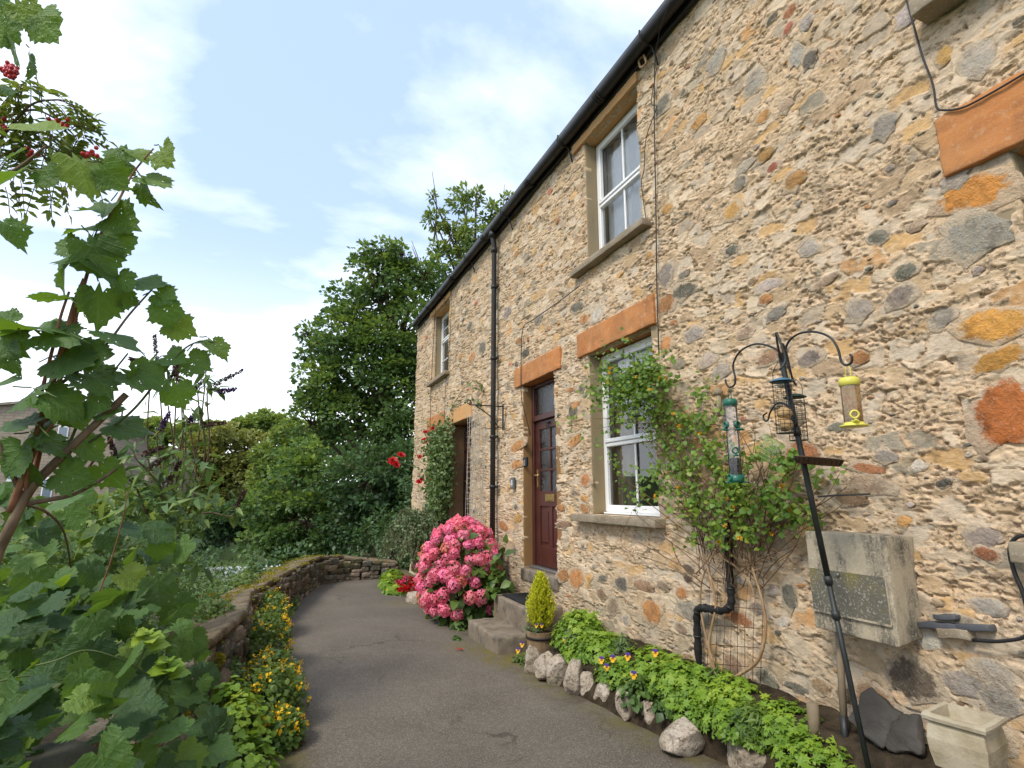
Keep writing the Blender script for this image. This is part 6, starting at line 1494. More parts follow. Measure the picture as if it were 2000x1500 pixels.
# ------------------------------------------------------------------ flowers along the left edge
def yellow_clump(blobs, lab, nfl):
    c = blobs[0][0]; rt = root('yellow_flower_clump', (c[0], c[1], gz(c[1])), lab, 'flowers', 'yellow flower clumps along the garden wall'); lf = LF(); fl = LF(); st = MB()
    for (c, r) in blobs:
        n = 1500; d = rdir(n, .3); p = np.array(c) + d*np.array(r)*RNG.uniform(.4, 1.03, n)[:, None]**.7; p[:, 2] = np.maximum(p[:, 2], gz(c[1])+.01)
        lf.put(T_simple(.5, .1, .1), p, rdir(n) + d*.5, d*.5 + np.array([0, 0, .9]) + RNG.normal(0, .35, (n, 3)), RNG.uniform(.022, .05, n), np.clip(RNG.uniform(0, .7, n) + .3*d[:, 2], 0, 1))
        for q in range(nfl):
            d = Vector(rdir(1, .5)[0]); d.z = abs(d.z); pc = Vector(c) + Vector((d.x*r[0], d.y*r[1], d.z*r[2]))*1.06; k = 7
            fl.put(T_simple(.5, .2, 0), np.array(pc)[None] + RNG.normal(0, .012, (k, 3)), rdir(k, .3), rdir(k), RNG.uniform(.014, .028, k), RNG.random(k))
            if q % 3 == 0: st.tube([Vector(c) + Vector((0, 0, -r[2]*.6)), pc], .002, 4)
    f = lf.build('leaves', M['lf_yel'], rt); f['kind'] = 'stuff'; f = fl.build('blossoms', M['fl_yellow'], rt); f['kind'] = 'stuff'; st.build('stems', M['greenstem'], rt)['kind'] = 'stuff'
g1, g2, g3 = G(535, 1240), G(530, 1310), G(540, 1420)
yellow_clump([((g1.x-.06, g1.y, g1.z+.16), (.25, .55, .34)), ((g1.x-.10, g1.y+.9, g1.z+.14), (.20, .5, .28)), ((g2.x-.07, g2.y+.1, g2.z+.20), (.24, .40, .32))], 'farther clump of small yellow flowers against the coping slab', 30)
yellow_clump([((g3.x-.04, g3.y, g3.z+.13), (.23, .30, .27)), ((g3.x-.04, g3.y+.45, g3.z+.15), (.21, .28, .25)), ((g3.x+.02, g3.y-.35, g3.z+.08), (.14, .2, .13))], 'nearer clump of small yellow flowers spilling onto the lane', 32)
g4 = G(470, 1480); T5 = T_lobed(3)
clump('pale_green_weed', [((g4.x-.02, g4.y-.1, g4.z+.16), (.17, .25, .22)), ((g4.x+.05, g4.y-.45, g4.z+.08), (.16, .25, .16)), ((g4.x-.08, g4.y+.1, g4.z+.22), (.12, .16, .2))], 260, .055, 'lf_ground', 'pale green lobed weed at the bottom of the garden wall', 'plant', (T_lobed(3)[0]*np.array([1, 1, .5]), T_lobed(3)[1]))

# ------------------------------------------------------------------ far bank undergrowth behind the wall
def bush(name, c, r, n, size, m, lab, T=None, cat='bush', stems='stem', group=None, nc=34):
    c = np.array(c); r = np.array(r); base = Vector((c[0], c[1], c[2]-r[2])); rt = root(name, base, lab, cat, group); lf = LF(); st = MB(); T = T or T_simple()
    cc = rdir(nc, .3)*RNG.uniform(.3, 1, nc)[:, None]**.55
    for q in range(nc):
        cen = c + cc[q]*r; mm = max(3, n//nc); d = rdir(mm, .25); sp_ = r.mean()*.36; p = cen + d*sp_*RNG.uniform(.25, 1, mm)[:, None]
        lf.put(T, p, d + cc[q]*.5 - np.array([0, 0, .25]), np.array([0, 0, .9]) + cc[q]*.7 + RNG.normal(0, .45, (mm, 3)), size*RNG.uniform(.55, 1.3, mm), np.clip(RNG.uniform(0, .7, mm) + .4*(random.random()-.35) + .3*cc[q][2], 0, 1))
        if q % 2 == 0:
            cv = Vector(cen); pth = smooth_path([base, base.lerp(cv, .5) + Vector((0, 0, r[2]*.12)), cv], 4); st.tube(pth, taper(len(pth), .012+.004*r.mean(), .003), 5)
    f = lf.build('leaves', M[m], rt); f['kind'] = 'stuff'; st.build('stems', M[stems], rt)['kind'] = 'stuff'; return rt
Ts, Tl = T_simple(.42, .12, .15), T_simple(.22, .08, .25)
bush('undergrowth_bush', (-1.75, 3.1, .75), (.75, .8, .65), 2600, .075, 'lf_mid', 'dense green bramble bush behind the near garden wall', Ts)
bush('undergrowth_bush', (-1.25, 2.2, .55), (.50, .6, .42), 1800, .075, 'lf_mid', 'leafy bramble growth hanging over the near wall', Ts)
bush('undergrowth_bush', (-1.55, 4.9, .65), (.85, .95, .72), 2800, .065, 'lf_mid', 'light green raspberry bush behind the broad coping slab', Ts)
bush('undergrowth_bush', (-2.9, 4.3, .7), (1.0, 1.1, .95), 2400, .08, 'lf_mid', 'green bush beneath the buddleia at the left edge', Ts)
bush('undergrowth_bush', (-1.15, 6.6, .42), (.65, 1.0, .66), 2200, .06, 'lf_bud', 'pale narrow-leaved bush leaning over the curved wall', Tl)
bush('undergrowth_bush', (-.85, 3.5, .62), (.34, .55, .22), 1100, .07, 'lf_mid', 'bramble leaves creeping across the wall head', Ts)
bush('undergrowth_bush', (-2.3, 6.9, .3), (1.0, 1.2, .95), 2200, .08, 'lf_bud', 'willowy grey-green bush on the river bank', Tl)
bush('undergrowth_bush', (-1.0, 8.7, -.25), (.95, 1.2, .75), 2200, .07, 'lf_bud', 'low willowy bush behind the middle of the curved wall', Tl)

bush('bank_bush', (-4.5, 13.5, -.6), (2.2, 1.8, 1.5), 2600, .13, 'lf_bud', 'broad grey-green willow bush on the near river bank', Tl)
bush('bank_bush', (-1.6, 15.2, -.9), (1.8, 1.2, 1.1), 2200, .12, 'lf_dark', 'dark bush at the water side below the riverside tree', Ts)
bush('bank_bush', (-7.5, 12, -.4), (2.4, 2, 1.8), 2400, .14, 'lf_mid', 'green bush filling the bank under the stone house', Ts)
bush('bank_bush', (-.7, 11.2, -.55), (.9, 1.2, .8), 2200, .08, 'lf_bud', 'leafy willow bush tight behind the middle of the curved wall', Tl)
bush('bank_bush', (-2.6, 10.3, -.6), (1.1, 1.2, .9), 2000, .09, 'lf_bud', 'narrow-leaved bush halfway down the bank', Tl)
# ------------------------------------------------------------------ buddleia
BU = root('buddleia', (-2.0, 5.0, -.6), 'buddleia with faded dark flower spikes against the white sky', 'buddleia'); st = MB(); lf = LF()
SPK = [(305,690,74,96,4.4,0),(340,700,50,92,4.5,0),(347,735,60,95,4.3,0),(400,705,36,98,4.6,0),(388,752,46,38,4.4,0),(445,738,62,30,4.3,0),(442,763,36,8,4.2,1),(378,812,36,50,4.3,1),(418,828,44,6,4.1,0),(322,823,40,58,4.0,1),(312,900,52,40,3.9,0),(338,925,46,64,3.9,0),(266,705,30,160,4.6,0),(345,725,36,60,4.5,0),(220,875,42,100,3.8,0),(300,880,40,20,3.8,0),(470,975,40,60,4.2,0)]
for k, (u, v, ln, ang, dep, pur) in enumerate(SPK):
    a = R(ang); d = (CAM_R*math.cos(a) + CAM_U*math.sin(a) + CAM_F*random.uniform(-.25, .25)).normalized(); L = ln*dep/1100.; c = P(u, v, dep); b = c - d*L*.5
    n = 150; t_ = RNG.uniform(0, 1, n); rad = .014*(1 - t_*.75)*(1.2 if pur else 1.); off = rdir(n)
    fl = LF(); fl.put(T_quad(.5, .2), np.array(b)[None] + t_[:, None]*L*np.array(d)[None] + off*rad[:, None]*.7, off + np.array(d)*.4, rdir(n), np.full(n, .017), RNG.random(n))
    o = fl.build('flower_spike', M['spikep' if pur else 'spike'], BU)
    if pur: o['label'] = 'flower spike still purple'
    root_p = P(330 + (u-340)*.35, 1010, dep + .2); pth = smooth_path([root_p, root_p.lerp(b, .5) + CAM_R*random.uniform(-.06, .06), b - d*L*.5, b, b + d*L*.9], 4); st.tube(pth, taper(len(pth), .008, .002), 5)
    m = 13; p = np.array([pth[i] for i in RNG.integers(2, len(pth)-4, m)]); dd = rdir(m)
    lf.put(T_simple(.16, .06, .35), p, dd + np.array([0, 0, .1]), np.array([0, 0, 1.]) + rdir(m)*.6, RNG.uniform(.08, .16, m), RNG.random(m))
for k in range(44):
    u, v = random.uniform(220, 400), random.gauss(990, 40)
    if v < 800 + abs(u-330)*.5: continue
    c = np.array(P(u, v, random.uniform(3.6, 4.8))); m = 9; lf.put(T_simple(.18, .06, .35), c + RNG.normal(0, .08, (m, 3)), rdir(m), np.array([0, 0, 1.]) + rdir(m)*.6, RNG.uniform(.09, .17, m), RNG.random(m))
f = lf.build('leaves', M['lf_bud'], BU); f['kind'] = 'stuff'; st.build('stems', M['stem'], BU)['kind'] = 'stuff'

# ------------------------------------------------------------------ viburnum in the foreground
VI = root('viburnum_shrub', (-.95, 1.75, .2), 'tall viburnum shrub with large lobed leaves and red-brown stems in the left foreground', 'shrub')
leaf_me = []
for k in range(14):
    V, F = T_lobed(50+k); V = V - np.array([0, .0, 0]); me = np_mesh('leaf', V, F, smooth=True); me.materials.append(M['leafobj']); leaf_me.append(me)
def vleaf(u, v, size, ang, dep, shade=None, up=None, seed=None):
    rg = random.Random(u*31 + v*7 if seed is None else seed)
    a = R(ang); s = size*dep/1100.*1.02
    t_ = CAM_R*math.cos(a) + CAM_U*math.sin(a) + CAM_F*rg.uniform(-.35, .35); t_.normalize()
    nn = (-CAM_F*rg.uniform(.25, 1.0) + Vector((0, 0, 1))*rg.uniform(.2, 1.1) + CAM_R*rg.uniform(-.5, .5)) if up is None else up
    b_ = t_.cross(nn).normalized(); nn = b_.cross(t_)
    c = P(u, v, dep) - t_*s*.5
    o = link('leaf', leaf_me[rg.randrange(14)], None, VI)
    mat = Matrix((b_*s*rg.uniform(.88, 1.05), t_*s, nn*s)).transposed().to_4x4(); mat.translation = c; o.matrix_basis = mat
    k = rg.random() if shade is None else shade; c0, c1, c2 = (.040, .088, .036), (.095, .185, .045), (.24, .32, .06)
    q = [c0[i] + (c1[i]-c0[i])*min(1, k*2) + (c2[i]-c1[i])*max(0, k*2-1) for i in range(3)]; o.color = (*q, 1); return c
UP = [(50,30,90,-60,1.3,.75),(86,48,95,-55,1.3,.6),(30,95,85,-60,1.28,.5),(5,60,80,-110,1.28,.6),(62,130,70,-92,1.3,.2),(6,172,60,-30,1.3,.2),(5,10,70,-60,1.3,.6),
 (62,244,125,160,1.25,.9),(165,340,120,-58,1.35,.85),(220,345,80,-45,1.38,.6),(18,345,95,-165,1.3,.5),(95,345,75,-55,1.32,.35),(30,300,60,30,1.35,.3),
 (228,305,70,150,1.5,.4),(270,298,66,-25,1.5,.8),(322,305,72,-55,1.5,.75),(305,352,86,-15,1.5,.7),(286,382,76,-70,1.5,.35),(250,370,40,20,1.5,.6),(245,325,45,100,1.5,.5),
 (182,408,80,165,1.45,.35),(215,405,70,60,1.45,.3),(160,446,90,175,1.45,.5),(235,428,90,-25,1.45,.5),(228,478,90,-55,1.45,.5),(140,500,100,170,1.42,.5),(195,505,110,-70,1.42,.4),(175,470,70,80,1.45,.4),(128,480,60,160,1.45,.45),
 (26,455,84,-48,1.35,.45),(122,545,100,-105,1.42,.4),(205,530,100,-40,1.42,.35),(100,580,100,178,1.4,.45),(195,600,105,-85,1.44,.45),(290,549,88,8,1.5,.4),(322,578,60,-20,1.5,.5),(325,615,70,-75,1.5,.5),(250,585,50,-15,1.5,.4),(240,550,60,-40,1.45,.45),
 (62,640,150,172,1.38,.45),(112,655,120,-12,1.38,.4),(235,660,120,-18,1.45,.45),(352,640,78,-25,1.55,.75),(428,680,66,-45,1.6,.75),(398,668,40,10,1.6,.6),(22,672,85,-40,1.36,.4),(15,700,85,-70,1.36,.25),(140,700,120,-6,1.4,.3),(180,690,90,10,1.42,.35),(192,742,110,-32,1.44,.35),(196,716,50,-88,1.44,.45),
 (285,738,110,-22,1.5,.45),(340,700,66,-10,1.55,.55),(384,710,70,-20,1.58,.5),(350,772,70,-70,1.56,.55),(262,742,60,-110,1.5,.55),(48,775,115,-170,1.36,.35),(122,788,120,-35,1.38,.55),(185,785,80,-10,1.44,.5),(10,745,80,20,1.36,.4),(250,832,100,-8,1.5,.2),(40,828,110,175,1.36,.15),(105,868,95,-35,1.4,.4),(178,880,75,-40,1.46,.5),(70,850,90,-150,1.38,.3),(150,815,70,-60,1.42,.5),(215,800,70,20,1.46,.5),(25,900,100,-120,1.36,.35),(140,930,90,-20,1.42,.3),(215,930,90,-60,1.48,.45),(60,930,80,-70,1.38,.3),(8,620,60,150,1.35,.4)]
pts_leaf = []
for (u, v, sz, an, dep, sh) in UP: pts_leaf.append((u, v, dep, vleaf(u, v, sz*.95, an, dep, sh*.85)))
rl = random.Random(17); k = 0
LOW = []
while k < 225:
    u, v = rl.uniform(-30, 445), rl.uniform(960, 1520)
    lim = np.interp(v, [940, 1100, 1200, 1260, 1330, 1400, 1520], [330, 400, 380, 410, 400, 430, 430])
    if u > lim or (v > 1420 and 30 < u < 190): continue
    if v < 1140 and rl.random() < (.45 if u < 150 else .8): continue
    if 1090 < v < 1300 and u > 300 and rl.random() < .6: continue
    if any(abs(u-a) < 20 and abs(v-b) < 17 for a, b in LOW): 
        if rl.random() < .9: continue
    LOW.append((u, v)); dep = 1.25 + .9*max(0, min(1, (1500-v)/560.)) + rl.uniform(-.12, .3) + max(0, u-200)*.002
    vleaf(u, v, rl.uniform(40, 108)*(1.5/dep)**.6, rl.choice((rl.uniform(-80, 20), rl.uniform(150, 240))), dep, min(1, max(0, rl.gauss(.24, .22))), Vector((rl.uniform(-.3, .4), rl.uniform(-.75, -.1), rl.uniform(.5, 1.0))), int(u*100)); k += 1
vs_ = MB(); vg = MB()
def stem(px, r0, r1, m=vs_, n=7):
    q = smooth_path([P(*p) for p in px], 5); m.tube(q, taper(len(q), r0, r1), n); return q
OBJ = []
def vstem(px, r0, r1, mat='redstem', lab=None):
    q = smooth_path([P(*p) for p in px], 5); o = MB().tube(q, taper(len(q), r0, r1), 8).build('stem', M[mat], VI)
    if lab: o['label'] = lab
vstem([(-10,1090,1.38),(20,1030,1.38),(60,955,1.40),(130,882,1.42),(190,825,1.45),(247,770,1.48)], 0.0129, 0.0085, 'stem', 'stout pruned stem with a sawn end')
vstem([(20,1000,1.38),(62,880,1.39),(95,770,1.40),(125,670,1.42),(148,590,1.43),(166,545,1.43)], 0.0088, 0.0061)
vstem([(62,950,1.42),(85,850,1.42),(112,760,1.42),(140,650,1.43),(158,580,1.44),(175,520,1.44),(200,450,1.45),(235,385,1.48),(262,335,1.5),(300,290,1.5)], 0.0068, 0.0020)
vstem([(75,790,1.40),(98,700,1.40),(118,620,1.40),(135,570,1.42)], 0.0048, 0.0027); vstem([(90,770,1.42),(160,718,1.44),(210,670,1.46),(252,615,1.48),(300,562,1.5)], 0.0048, 0.0020, 'stem')
vstem([(130,880,1.44),(165,800,1.46),(210,740,1.48),(250,690,1.5)], 0.0041, 0.0020, 'greenstem'); vstem([(150,880,1.46),(250,810,1.5),(310,740,1.54),(350,690,1.56),(385,668,1.58),(420,668,1.6)], 0.0041, 0.0017, 'greenstem')
vstem([(45,985,1.40),(100,975,1.42),(145,965,1.44),(200,935,1.46),(240,905,1.48)], 0.0068, 0.0034, 'stem'); vstem([(48,985,1.40),(30,940,1.38),(0,870,1.36),(-20,840,1.36)], 0.0075, 0.0041, 'stem'); vstem([(50,975,1.40),(55,920,1.38),(80,860,1.38),(110,820,1.38)], 0.0054, 0.0027)
vstem([(140,960,1.5),(190,890,1.52),(230,840,1.54),(240,800,1.55)], 0.0041, 0.0020, 'stem'); vstem([(45,985,1.42),(90,1000,1.6),(125,1040,1.8),(140,1120,2.1),(150,1200,2.5)], 0.0041, 0.0027, 'stem')
vstem([(-5,350,1.3),(40,325,1.32),(90,285,1.34)], 0.0048, 0.0027, 'stem'); vstem([(70,1300,1.5),(110,1290,1.5),(170,1270,1.55),(240,1290,1.6),(310,1330,1.7)], 0.0027, 0.0020, 'greenstem'); vstem([(140,1290,1.75),(180,1190,1.72),(215,1100,1.72),(238,1020,1.74),(250,960,1.75)], 0.0031, 0.0014)
vstem([(0,1330,1.45),(60,1320,1.5),(130,1330,1.55)], 0.0024, 0.0017, 'greenstem'); vstem([(2,1062,1.38),(-25,1150,1.37),(-55,1300,1.36),(-70,1500,1.36)], 0.0122, 0.0150, 'stem')
for (u, v, dep, c) in pts_leaf:      # leaf stalks
    d = c - P(u, v, dep); vg.tube([c, c + d*.25 + Vector((0, 0, -.01)), c + d*.55 + Vector((0, 0, -.02))], .0018, 4)
vg.build('leaf_stalks', M['greenstem'], VI)['kind'] = 'stuff'
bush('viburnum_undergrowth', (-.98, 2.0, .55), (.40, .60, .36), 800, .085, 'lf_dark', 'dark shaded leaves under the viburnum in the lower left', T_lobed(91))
bush('viburnum_undergrowth', (-1.35, 1.9, .95), (.45, .6, .35), 700, .085, 'lf_mid', 'fresh lobed leaves filling the viburnum behind its main stems', T_lobed(92))
# young pale shoots
for k, (u, v, dep) in enumerate(((325,1320,1.7),(285,1265,1.7))):
    rt = root('nettle_shoot', P(u, v+40, dep), ('fresh bright green toothed shoot', 'second pale green toothed shoot just above the first')[k] + ' in front of the moss', 'plant'); lf = LF(); c = np.array(P(u, v, dep)); m = 12
    a = np.linspace(0, 6.28*1.8, m); d = np.stack([np.cos(a), np.sin(a), np.full(m, .15)], 1); lf.put(T_lobed(9), np.tile(c, (m, 1)) + np.array([0, 0, .015])*np.arange(m)[:, None]*.3, d, np.array([0, -.5, 1.]) + d*.3, np.linspace(.07, .035, m), RNG.uniform(.5, 1, m)); lf.build('leaves', M['lf_ground'], rt); MB().tube([Vector(c), Vector(c) + Vector((-.05, .03, -.12))], .003, 5).build('stem', M['greenstem'], rt)

# ------------------------------------------------------------------ rowan branch at the top left
RW = root('rowan_branch', P(-30, 330, 2.2), 'rowan branch with feathery leaves and red berries at the top left', 'branch'); lf = LF(); st = MB()
def frond(b, d, L, n=6, s=.045):
    d = d.normalized(); side = d.cross(Vector((0, 0, 1))).normalized(); nn = side.cross(d); tip = b + d*L + Vector((0, 0, -L*.35)); pth = smooth_path([b, b + d*L*.5 + Vector((0, 0, -L*.06)), tip], 4); st.tube(pth, .0016, 4)
    for i in range(n):
        q = pth[min(len(pth)-1, 2 + int((len(pth)-2)*i/n))]
        for sg in (-1, 1): lf.put(T_simple(.22, .08, .12), np.array([q]), np.array([side*sg + d*.45]), np.array([nn + Vector((0, 0, .3))]), np.array([s*random.uniform(.85, 1.1)]), RNG.uniform(0, 1, 1))
    lf.put(T_simple(.22, .08, .12), np.array([tip]), np.array([d]), np.array([nn]), np.array([s]), RNG.uniform(0, 1, 1))
for px in ([(-40,330,2.2),(10,260,2.2),(60,205,2.2),(110,195,2.2),(140,200,2.2)], [(-40,240,2.25),(20,225,2.25),(70,215,2.25),(120,240,2.25),(150,270,2.25)], [(-30,320,2.25),(40,290,2.25),(100,290,2.25),(140,320,2.25)], [(-40,300,2.3),(40,270,2.3),(90,260,2.3),(150,300,2.3),(185,300,2.3)], [(-40,260,2.2),(0,215,2.2),(30,180,2.2),(50,160,2.2)], [(0,350,2.3),(60,330,2.3),(120,335,2.3)]):
    q = smooth_path([P(*p) for p in px], 6); st.tube(q, taper(len(q), .007, .002), 5)
    for i in range(3, len(q)):
        if i % 3 != 1: frond(q[i], CAM_R*random.uniform(-.4, 1) + CAM_U*random.uniform(-.9, .3) + CAM_F*random.uniform(-.6, .6), random.uniform(.10, .17))
for (u, v) in ((10,385),(40,372),(20,370),(108,370),(118,378),(150,355),(60,180),(30,170),(45,190),(70,165)): frond(P(u, v-20, 2.2), CAM_R*random.uniform(-.3, .6) - CAM_U*.8 + CAM_F*random.uniform(-.3, .3), .09, 3, .05)
f = lf.build('leaves', M['lf_rowan'], RW); f['kind'] = 'stuff'; st.build('twigs', M['stem'], RW)['kind'] = 'stuff'
bm_ = MB()
for (u, v, n) in ((15,135,26),(25,148,12),(5,245,8),(182,295,6),(125,236,6),(60,298,6),(165,300,5),(100,235,5)):
    for q in range(n): bm_.lathe(P(u + random.gauss(0, 7), v + random.gauss(0, 7), 2.2 + random.gauss(0, .02)), [(.001, -.0085), (.006, -.006), (.0085, 0), (.006, .006), (.001, .0085)], 8, close=False)
f = bm_.build('berries', M['berry'], RW); f['kind'] = 'stuff'

# ------------------------------------------------------------------ trees
def tree(name, base, lab, blobs, nleaf, size, m, T=None, trunk=.22, limbs=True, group=None, sparse=False, bm='bark'):
    """blobs: (centre, radius); each is filled with leaf clumps"""
    rt = root(name, base, lab, 'tree', group); lf = LF(); tk = MB(); T = T or T_quad(.42, .12)
    top = max(blobs, key=lambda b: b[0].z)[0]; base = Vector(base); ctr = base.lerp(Vector((top.x, top.y, top.z)), .55)
    pth = smooth_path([base, base.lerp(top, .3) + Vector((.1, .1, 0)), base.lerp(top, .65) + Vector((-.1, 0, 0)), top], 4); tk.tube(pth, taper(len(pth), trunk, .03), 9)
    tot = sum(b[1]**2 for b in blobs)
    for (c, r) in blobs:
        k = int(nleaf*r*r/tot); nc = max(10, int(34*(1 if not sparse else .5))); d0 = rdir(nc, .15); cen = np.array(c) + d0*r*(RNG.uniform(.25, 1, nc)**.5)[:, None]*np.array([1, 1, .9])
        j = pth[min(len(pth)-1, max(2, int(len(pth)*.8*max(.15, min(1, (c.z-base.z)/max(.1, top.z-base.z)))-1)))]
        if limbs:
            q = smooth_path([j, j.lerp(c, .5) + Vector((0, 0, r*.15)), c], 4); tk.tube(q, taper(len(q), trunk*.33, .02), 6)
            for i in range(0, nc, 2): e = Vector(cen[i]); q = [c, c.lerp(e, .5) + Vector((0, 0, .05*r)), e]; tk.tube(q, [trunk*.10+.008, .012, .006], 4)
        for i in range(nc):
            mm = max(2, k//nc); d = rdir(mm, .45); rad = r*.34; p = cen[i] + d*rad*RNG.uniform(.35, 1.05, mm)[:, None]*np.array([1, 1, .55])
            t_ = d + d0[i]*.6 - np.array([0, 0, .3]); nn = np.array([0, 0, .45]) + d*.7 + d0[i]*.8 + RNG.normal(0, .4, (mm, 3))
            lf.put(T, p, t_, nn, size*RNG.uniform(.6, 1.25, mm), np.clip(RNG.uniform(.1, .7, mm) + .35*np.clip(d0[i][2], -.5, 1) + .3*(random.random()-.4), 0, 1))  # clumps facing up take the paler ramp end: top light put into colour
    f = lf.build('crown', M[m], rt); f['kind'] = 'stuff'; tk.build('trunk', M[bm], rt); return rt
def B(L, dep): return [(P(u, v, dep + random.uniform(-.6, .6)*r*dep/1100*.8), r*dep/1100.) for (u, v, r) in L]
tree('broadleaf_tree', P(720, 1120, 21), 'tall dark green broadleaf tree rising behind the far end of the cottages', B([(740,545,62),(700,600,62),(790,560,60),(745,495,34),(708,500,24),(785,495,28),(830,540,40),(690,660,66),(790,650,85),(735,700,80),(640,690,40),(603,652,22),(625,675,24),(620,745,48),(665,770,70),(760,780,95),(700,840,95),(610,830,52),(820,720,70),(830,830,80),(600,770,26),(595,700,18)], 21), 27000, .17, 'lf_tree', trunk=.42)
tree('riverside_tree', P(560, 1110, 17.5), 'low dark green tree at the left of the shaded hollow behind the wall', B([(560,960,62),(520,1000,50),(620,940,70),(600,1020,70),(540,1050,55),(660,1010,60),(590,890,40),(500,1060,36),(640,1060,50)], 17.5), 12000, .14, 'lf_tree', trunk=.2)
tree('riverside_tree', P(760, 1110, 16.6), 'dark leafy tree overhanging the path end beside the house corner', B([(720,940,70),(780,920,70),(690,1010,60),(750,1020,62),(800,1010,60),(770,960,80),(840,960,60)], 16.6), 10500, .14, 'lf_dark', trunk=.2)
tree('ash_tree', P(930, 1100, 25), 'sparse light green ash tree standing above the cottage roof', B([(850,430,26),(858,500,30),(905,395,30),(925,470,40),(890,470,36),(960,420,28),(905,540,50),(955,500,40),(985,430,22),(845,385,10),(930,380,14),(860,560,36),(990,390,12)], 25), 6500, .20, 'lf_ash', T_simple(.3, .1, .1), trunk=.3, sparse=True)
tk = MB()
ash_twigs = root('bare_ash_twigs', P(880, 600, 25), 'thin bare twigs sticking out of the ash tree top', 'twigs')
for (u, v, du, dv) in ((848,470,-4,-135),(856,520,-20,-120),(905,450,4,-100),(965,470,20,-110),(985,460,18,-80),(870,480,30,-80),(812,540,-8,-60),(822,560,-18,-90)):
    a, b = P(u, v, 25), P(u+du, v+dv, 25); tk.tube(smooth_path([a, a.lerp(b, .5) + CAM_R*.15, b], 4), taper(9, .045, .010), 4)
tk.build('twig', M['stem'], ash_twigs)
tree('round_tree', P(430, 1000, 46), 'rounded olive-green tree beyond the small gabled cottage', B([(430,890,62),(385,900,45),(480,890,50),(440,940,60),(390,950,40),(500,930,46),(440,850,30),(370,870,24)], 46), 13000, .34, 'lf_olive', trunk=.5, group='trees across the river')
tree('round_tree', P(545, 1000, 40), 'mid green tree between the olive tree and the dark tree', B([(545,900,44),(575,880,40),(530,950,46),(570,940,50),(560,850,26)], 40), 9000, .30, 'lf_far', trunk=.4, group='trees across the river')
for (dep, L, lab, n, u0, m) in ((75, [(500,835,28),(470,845,26),(530,828,24),(515,818,14),(555,840,26)], 'pale hillside tree on the skyline above the olive tree', 6000, 510, 'lf_far'), (80, [(380,850,26),(340,855,30),(415,845,24),(300,850,30)], 'light green tree on the skyline above the small gable', 6000, 360, 'lf_far'), (85, [(620,850,30),(580,840,22),(660,860,40)], 'skyline tree behind the dark tree', 4000, 600, 'lf_far'),
        (70, [(250,870,30),(210,880,30),(280,880,30)], 'skyline tree seen through the buddleia', 4000, 240, 'lf_far')):
    tree('hillside_tree', P(u0, 960, dep), lab, B(L, dep), n, .6, m, trunk=.6, group='trees on the hillside')
W1 = [(330,1000,36),(300,1005,36),(260,985,36),(380,1010,32),(420,1010,32),(200,1005,36)]
tree('bank_tree', P(320, 1040, 30), 'bushy green tree on the far river bank below the small gable', B(W1, 30), 8000, .24, 'lf_far', trunk=.3)
tree('bank_tree', P(455, 1060, 24), 'dark shrubby tree at the water edge left of the curved wall', B([(430,1030,36),(470,1010,40),(500,1030,34),(400,1050,30)], 24), 6000, .18, 'lf_dark', trunk=.25)

tree('backing_tree', P(690, 1080, 31), 'dark green tree closing the view between the tall tree and the lane end', B([(640,930,60),(700,930,60),(760,930,60),(820,930,50),(660,1000,60),(730,1000,60),(790,1000,60),(590,960,50)], 31), 9000, .26, 'lf_dark', trunk=.35)
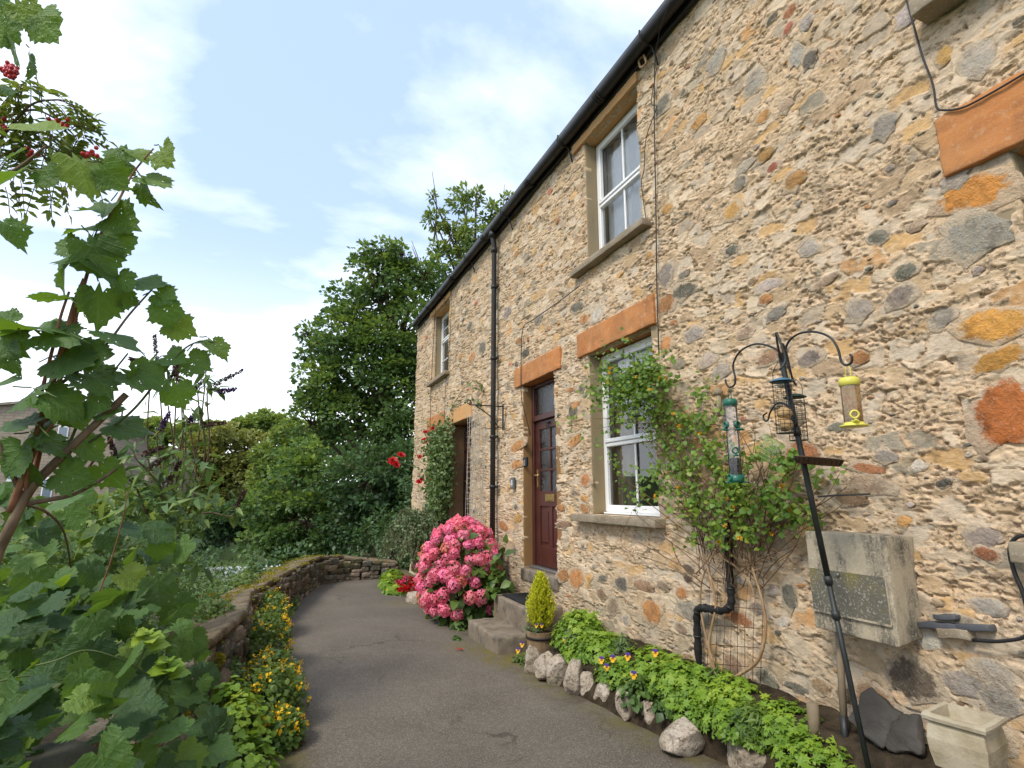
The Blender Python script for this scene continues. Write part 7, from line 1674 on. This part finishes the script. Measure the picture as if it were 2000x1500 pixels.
# ------------------------------------------------------------------ houses across the river
def far_house(name, corner_l, corner_r, zb, ze, zr, depth, lab, wins, ridge=.5):
    """gable end facing the lane between two ground points"""
    a, b = Vector(corner_l), Vector(corner_r); d = (b-a); d.z = 0; w = d.length; d.normalize(); bk = Vector((-d.y, d.x, 0)); 
    if bk.dot(a - CAM) < 0: bk = -bk
    rt = root(name, (a.x, a.y, zb), lab, 'house')
    def q(t, z, k=0.0): v = a + d*w*t + bk*k; return (v.x, v.y, z)
    mb = MB(); mb.add([q(0, zb), q(1, zb), q(1, ze), q(ridge, zr), q(0, ze), q(0, zb, depth), q(1, zb, depth), q(1, ze, depth), q(ridge, zr, depth), q(0, ze, depth)], [(0,1,2,3,4), (9,8,7,6,5), (1,6,7,2), (5,0,4,9), (0,5,6,1)]); mb.build('wall', M['farstone'], rt)
    for s in (0, 1):
        e = -.08 if s == 0 else 1.08; ez = ze - .08*(zr-ze)/ridge if s == 0 else ze - .08*(zr-ze)/(1-ridge); mb = MB(); o_ = .14
        mb.add([q(e, ez, -.2), q(ridge, zr, -.2), q(ridge, zr, depth+.2), q(e, ez, depth+.2), q(e, ez+o_, -.2), q(ridge, zr+o_, -.2), q(ridge, zr+o_, depth+.2), q(e, ez+o_, depth+.2)], BF); mb.build('roof', M['farroof'], rt)
    for (t0, t1, z0, z1) in wins:
        mb = MB(); mb.add([q(t0, z0, -.04), q(t1, z0, -.04), q(t1, z1, -.04), q(t0, z1, -.04), q(t0, z0, .1), q(t1, z0, .1), q(t1, z1, .1), q(t0, z1, .1)], BF); f = mb.build('window', M['upvc'], rt); m_ = (t1-t0)*.12; n_ = (z1-z0)*.10
        mb = MB(); mb.add([q(t0+m_, z0+n_, -.06), q(t1-m_, z0+n_, -.06), q(t1-m_, z1-n_, -.06), q(t0+m_, z1-n_, -.06)], [(0, 1, 2, 3)]); mb.build('pane', M['farpane'], f)
    return rt
a, b = P(-160, 1000, 30), P(205, 1000, 33); za = P(0, 1010, 30).z; far_house('stone_house', a, b, za-1, P(200, 812, 33).z, P(120, 765, 31).z, 9, 'grey stone house with a slate gable across the river behind the viburnum', [(.66, .72, P(90, 862, 31).z, P(90, 822, 31).z), (.42, .49, P(0, 940, 31).z, P(0, 890, 31).z), (.62, .68, P(60, 985, 31).z, P(60, 930, 31).z), (.80, .85, P(120, 985, 32).z, P(120, 930, 32).z)], .74)
a, b = P(285, 1000, 42), P(378, 1000, 44); far_house('gabled_cottage', a, b, P(300, 1000, 42).z-1, P(378, 908, 44).z, P(325, 874, 43).z, 6, 'small stone gabled cottage beyond the buddleia', [(.15, .35, P(310, 960, 42).z, P(310, 925, 42).z)], .42)
# closed-in shrubs that stop the eye at the end of the lane
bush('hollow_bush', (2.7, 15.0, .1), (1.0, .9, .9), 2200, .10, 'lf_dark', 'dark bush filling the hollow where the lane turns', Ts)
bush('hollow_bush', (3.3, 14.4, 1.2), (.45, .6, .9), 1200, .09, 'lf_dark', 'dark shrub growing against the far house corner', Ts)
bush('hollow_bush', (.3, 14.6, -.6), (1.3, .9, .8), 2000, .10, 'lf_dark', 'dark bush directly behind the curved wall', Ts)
bush('hollow_bush', (-.9, 12.2, -.9), (1.2, 1.2, .8), 1800, .09, 'lf_bud', 'willowy bush outside the curve of the wall', Tl)
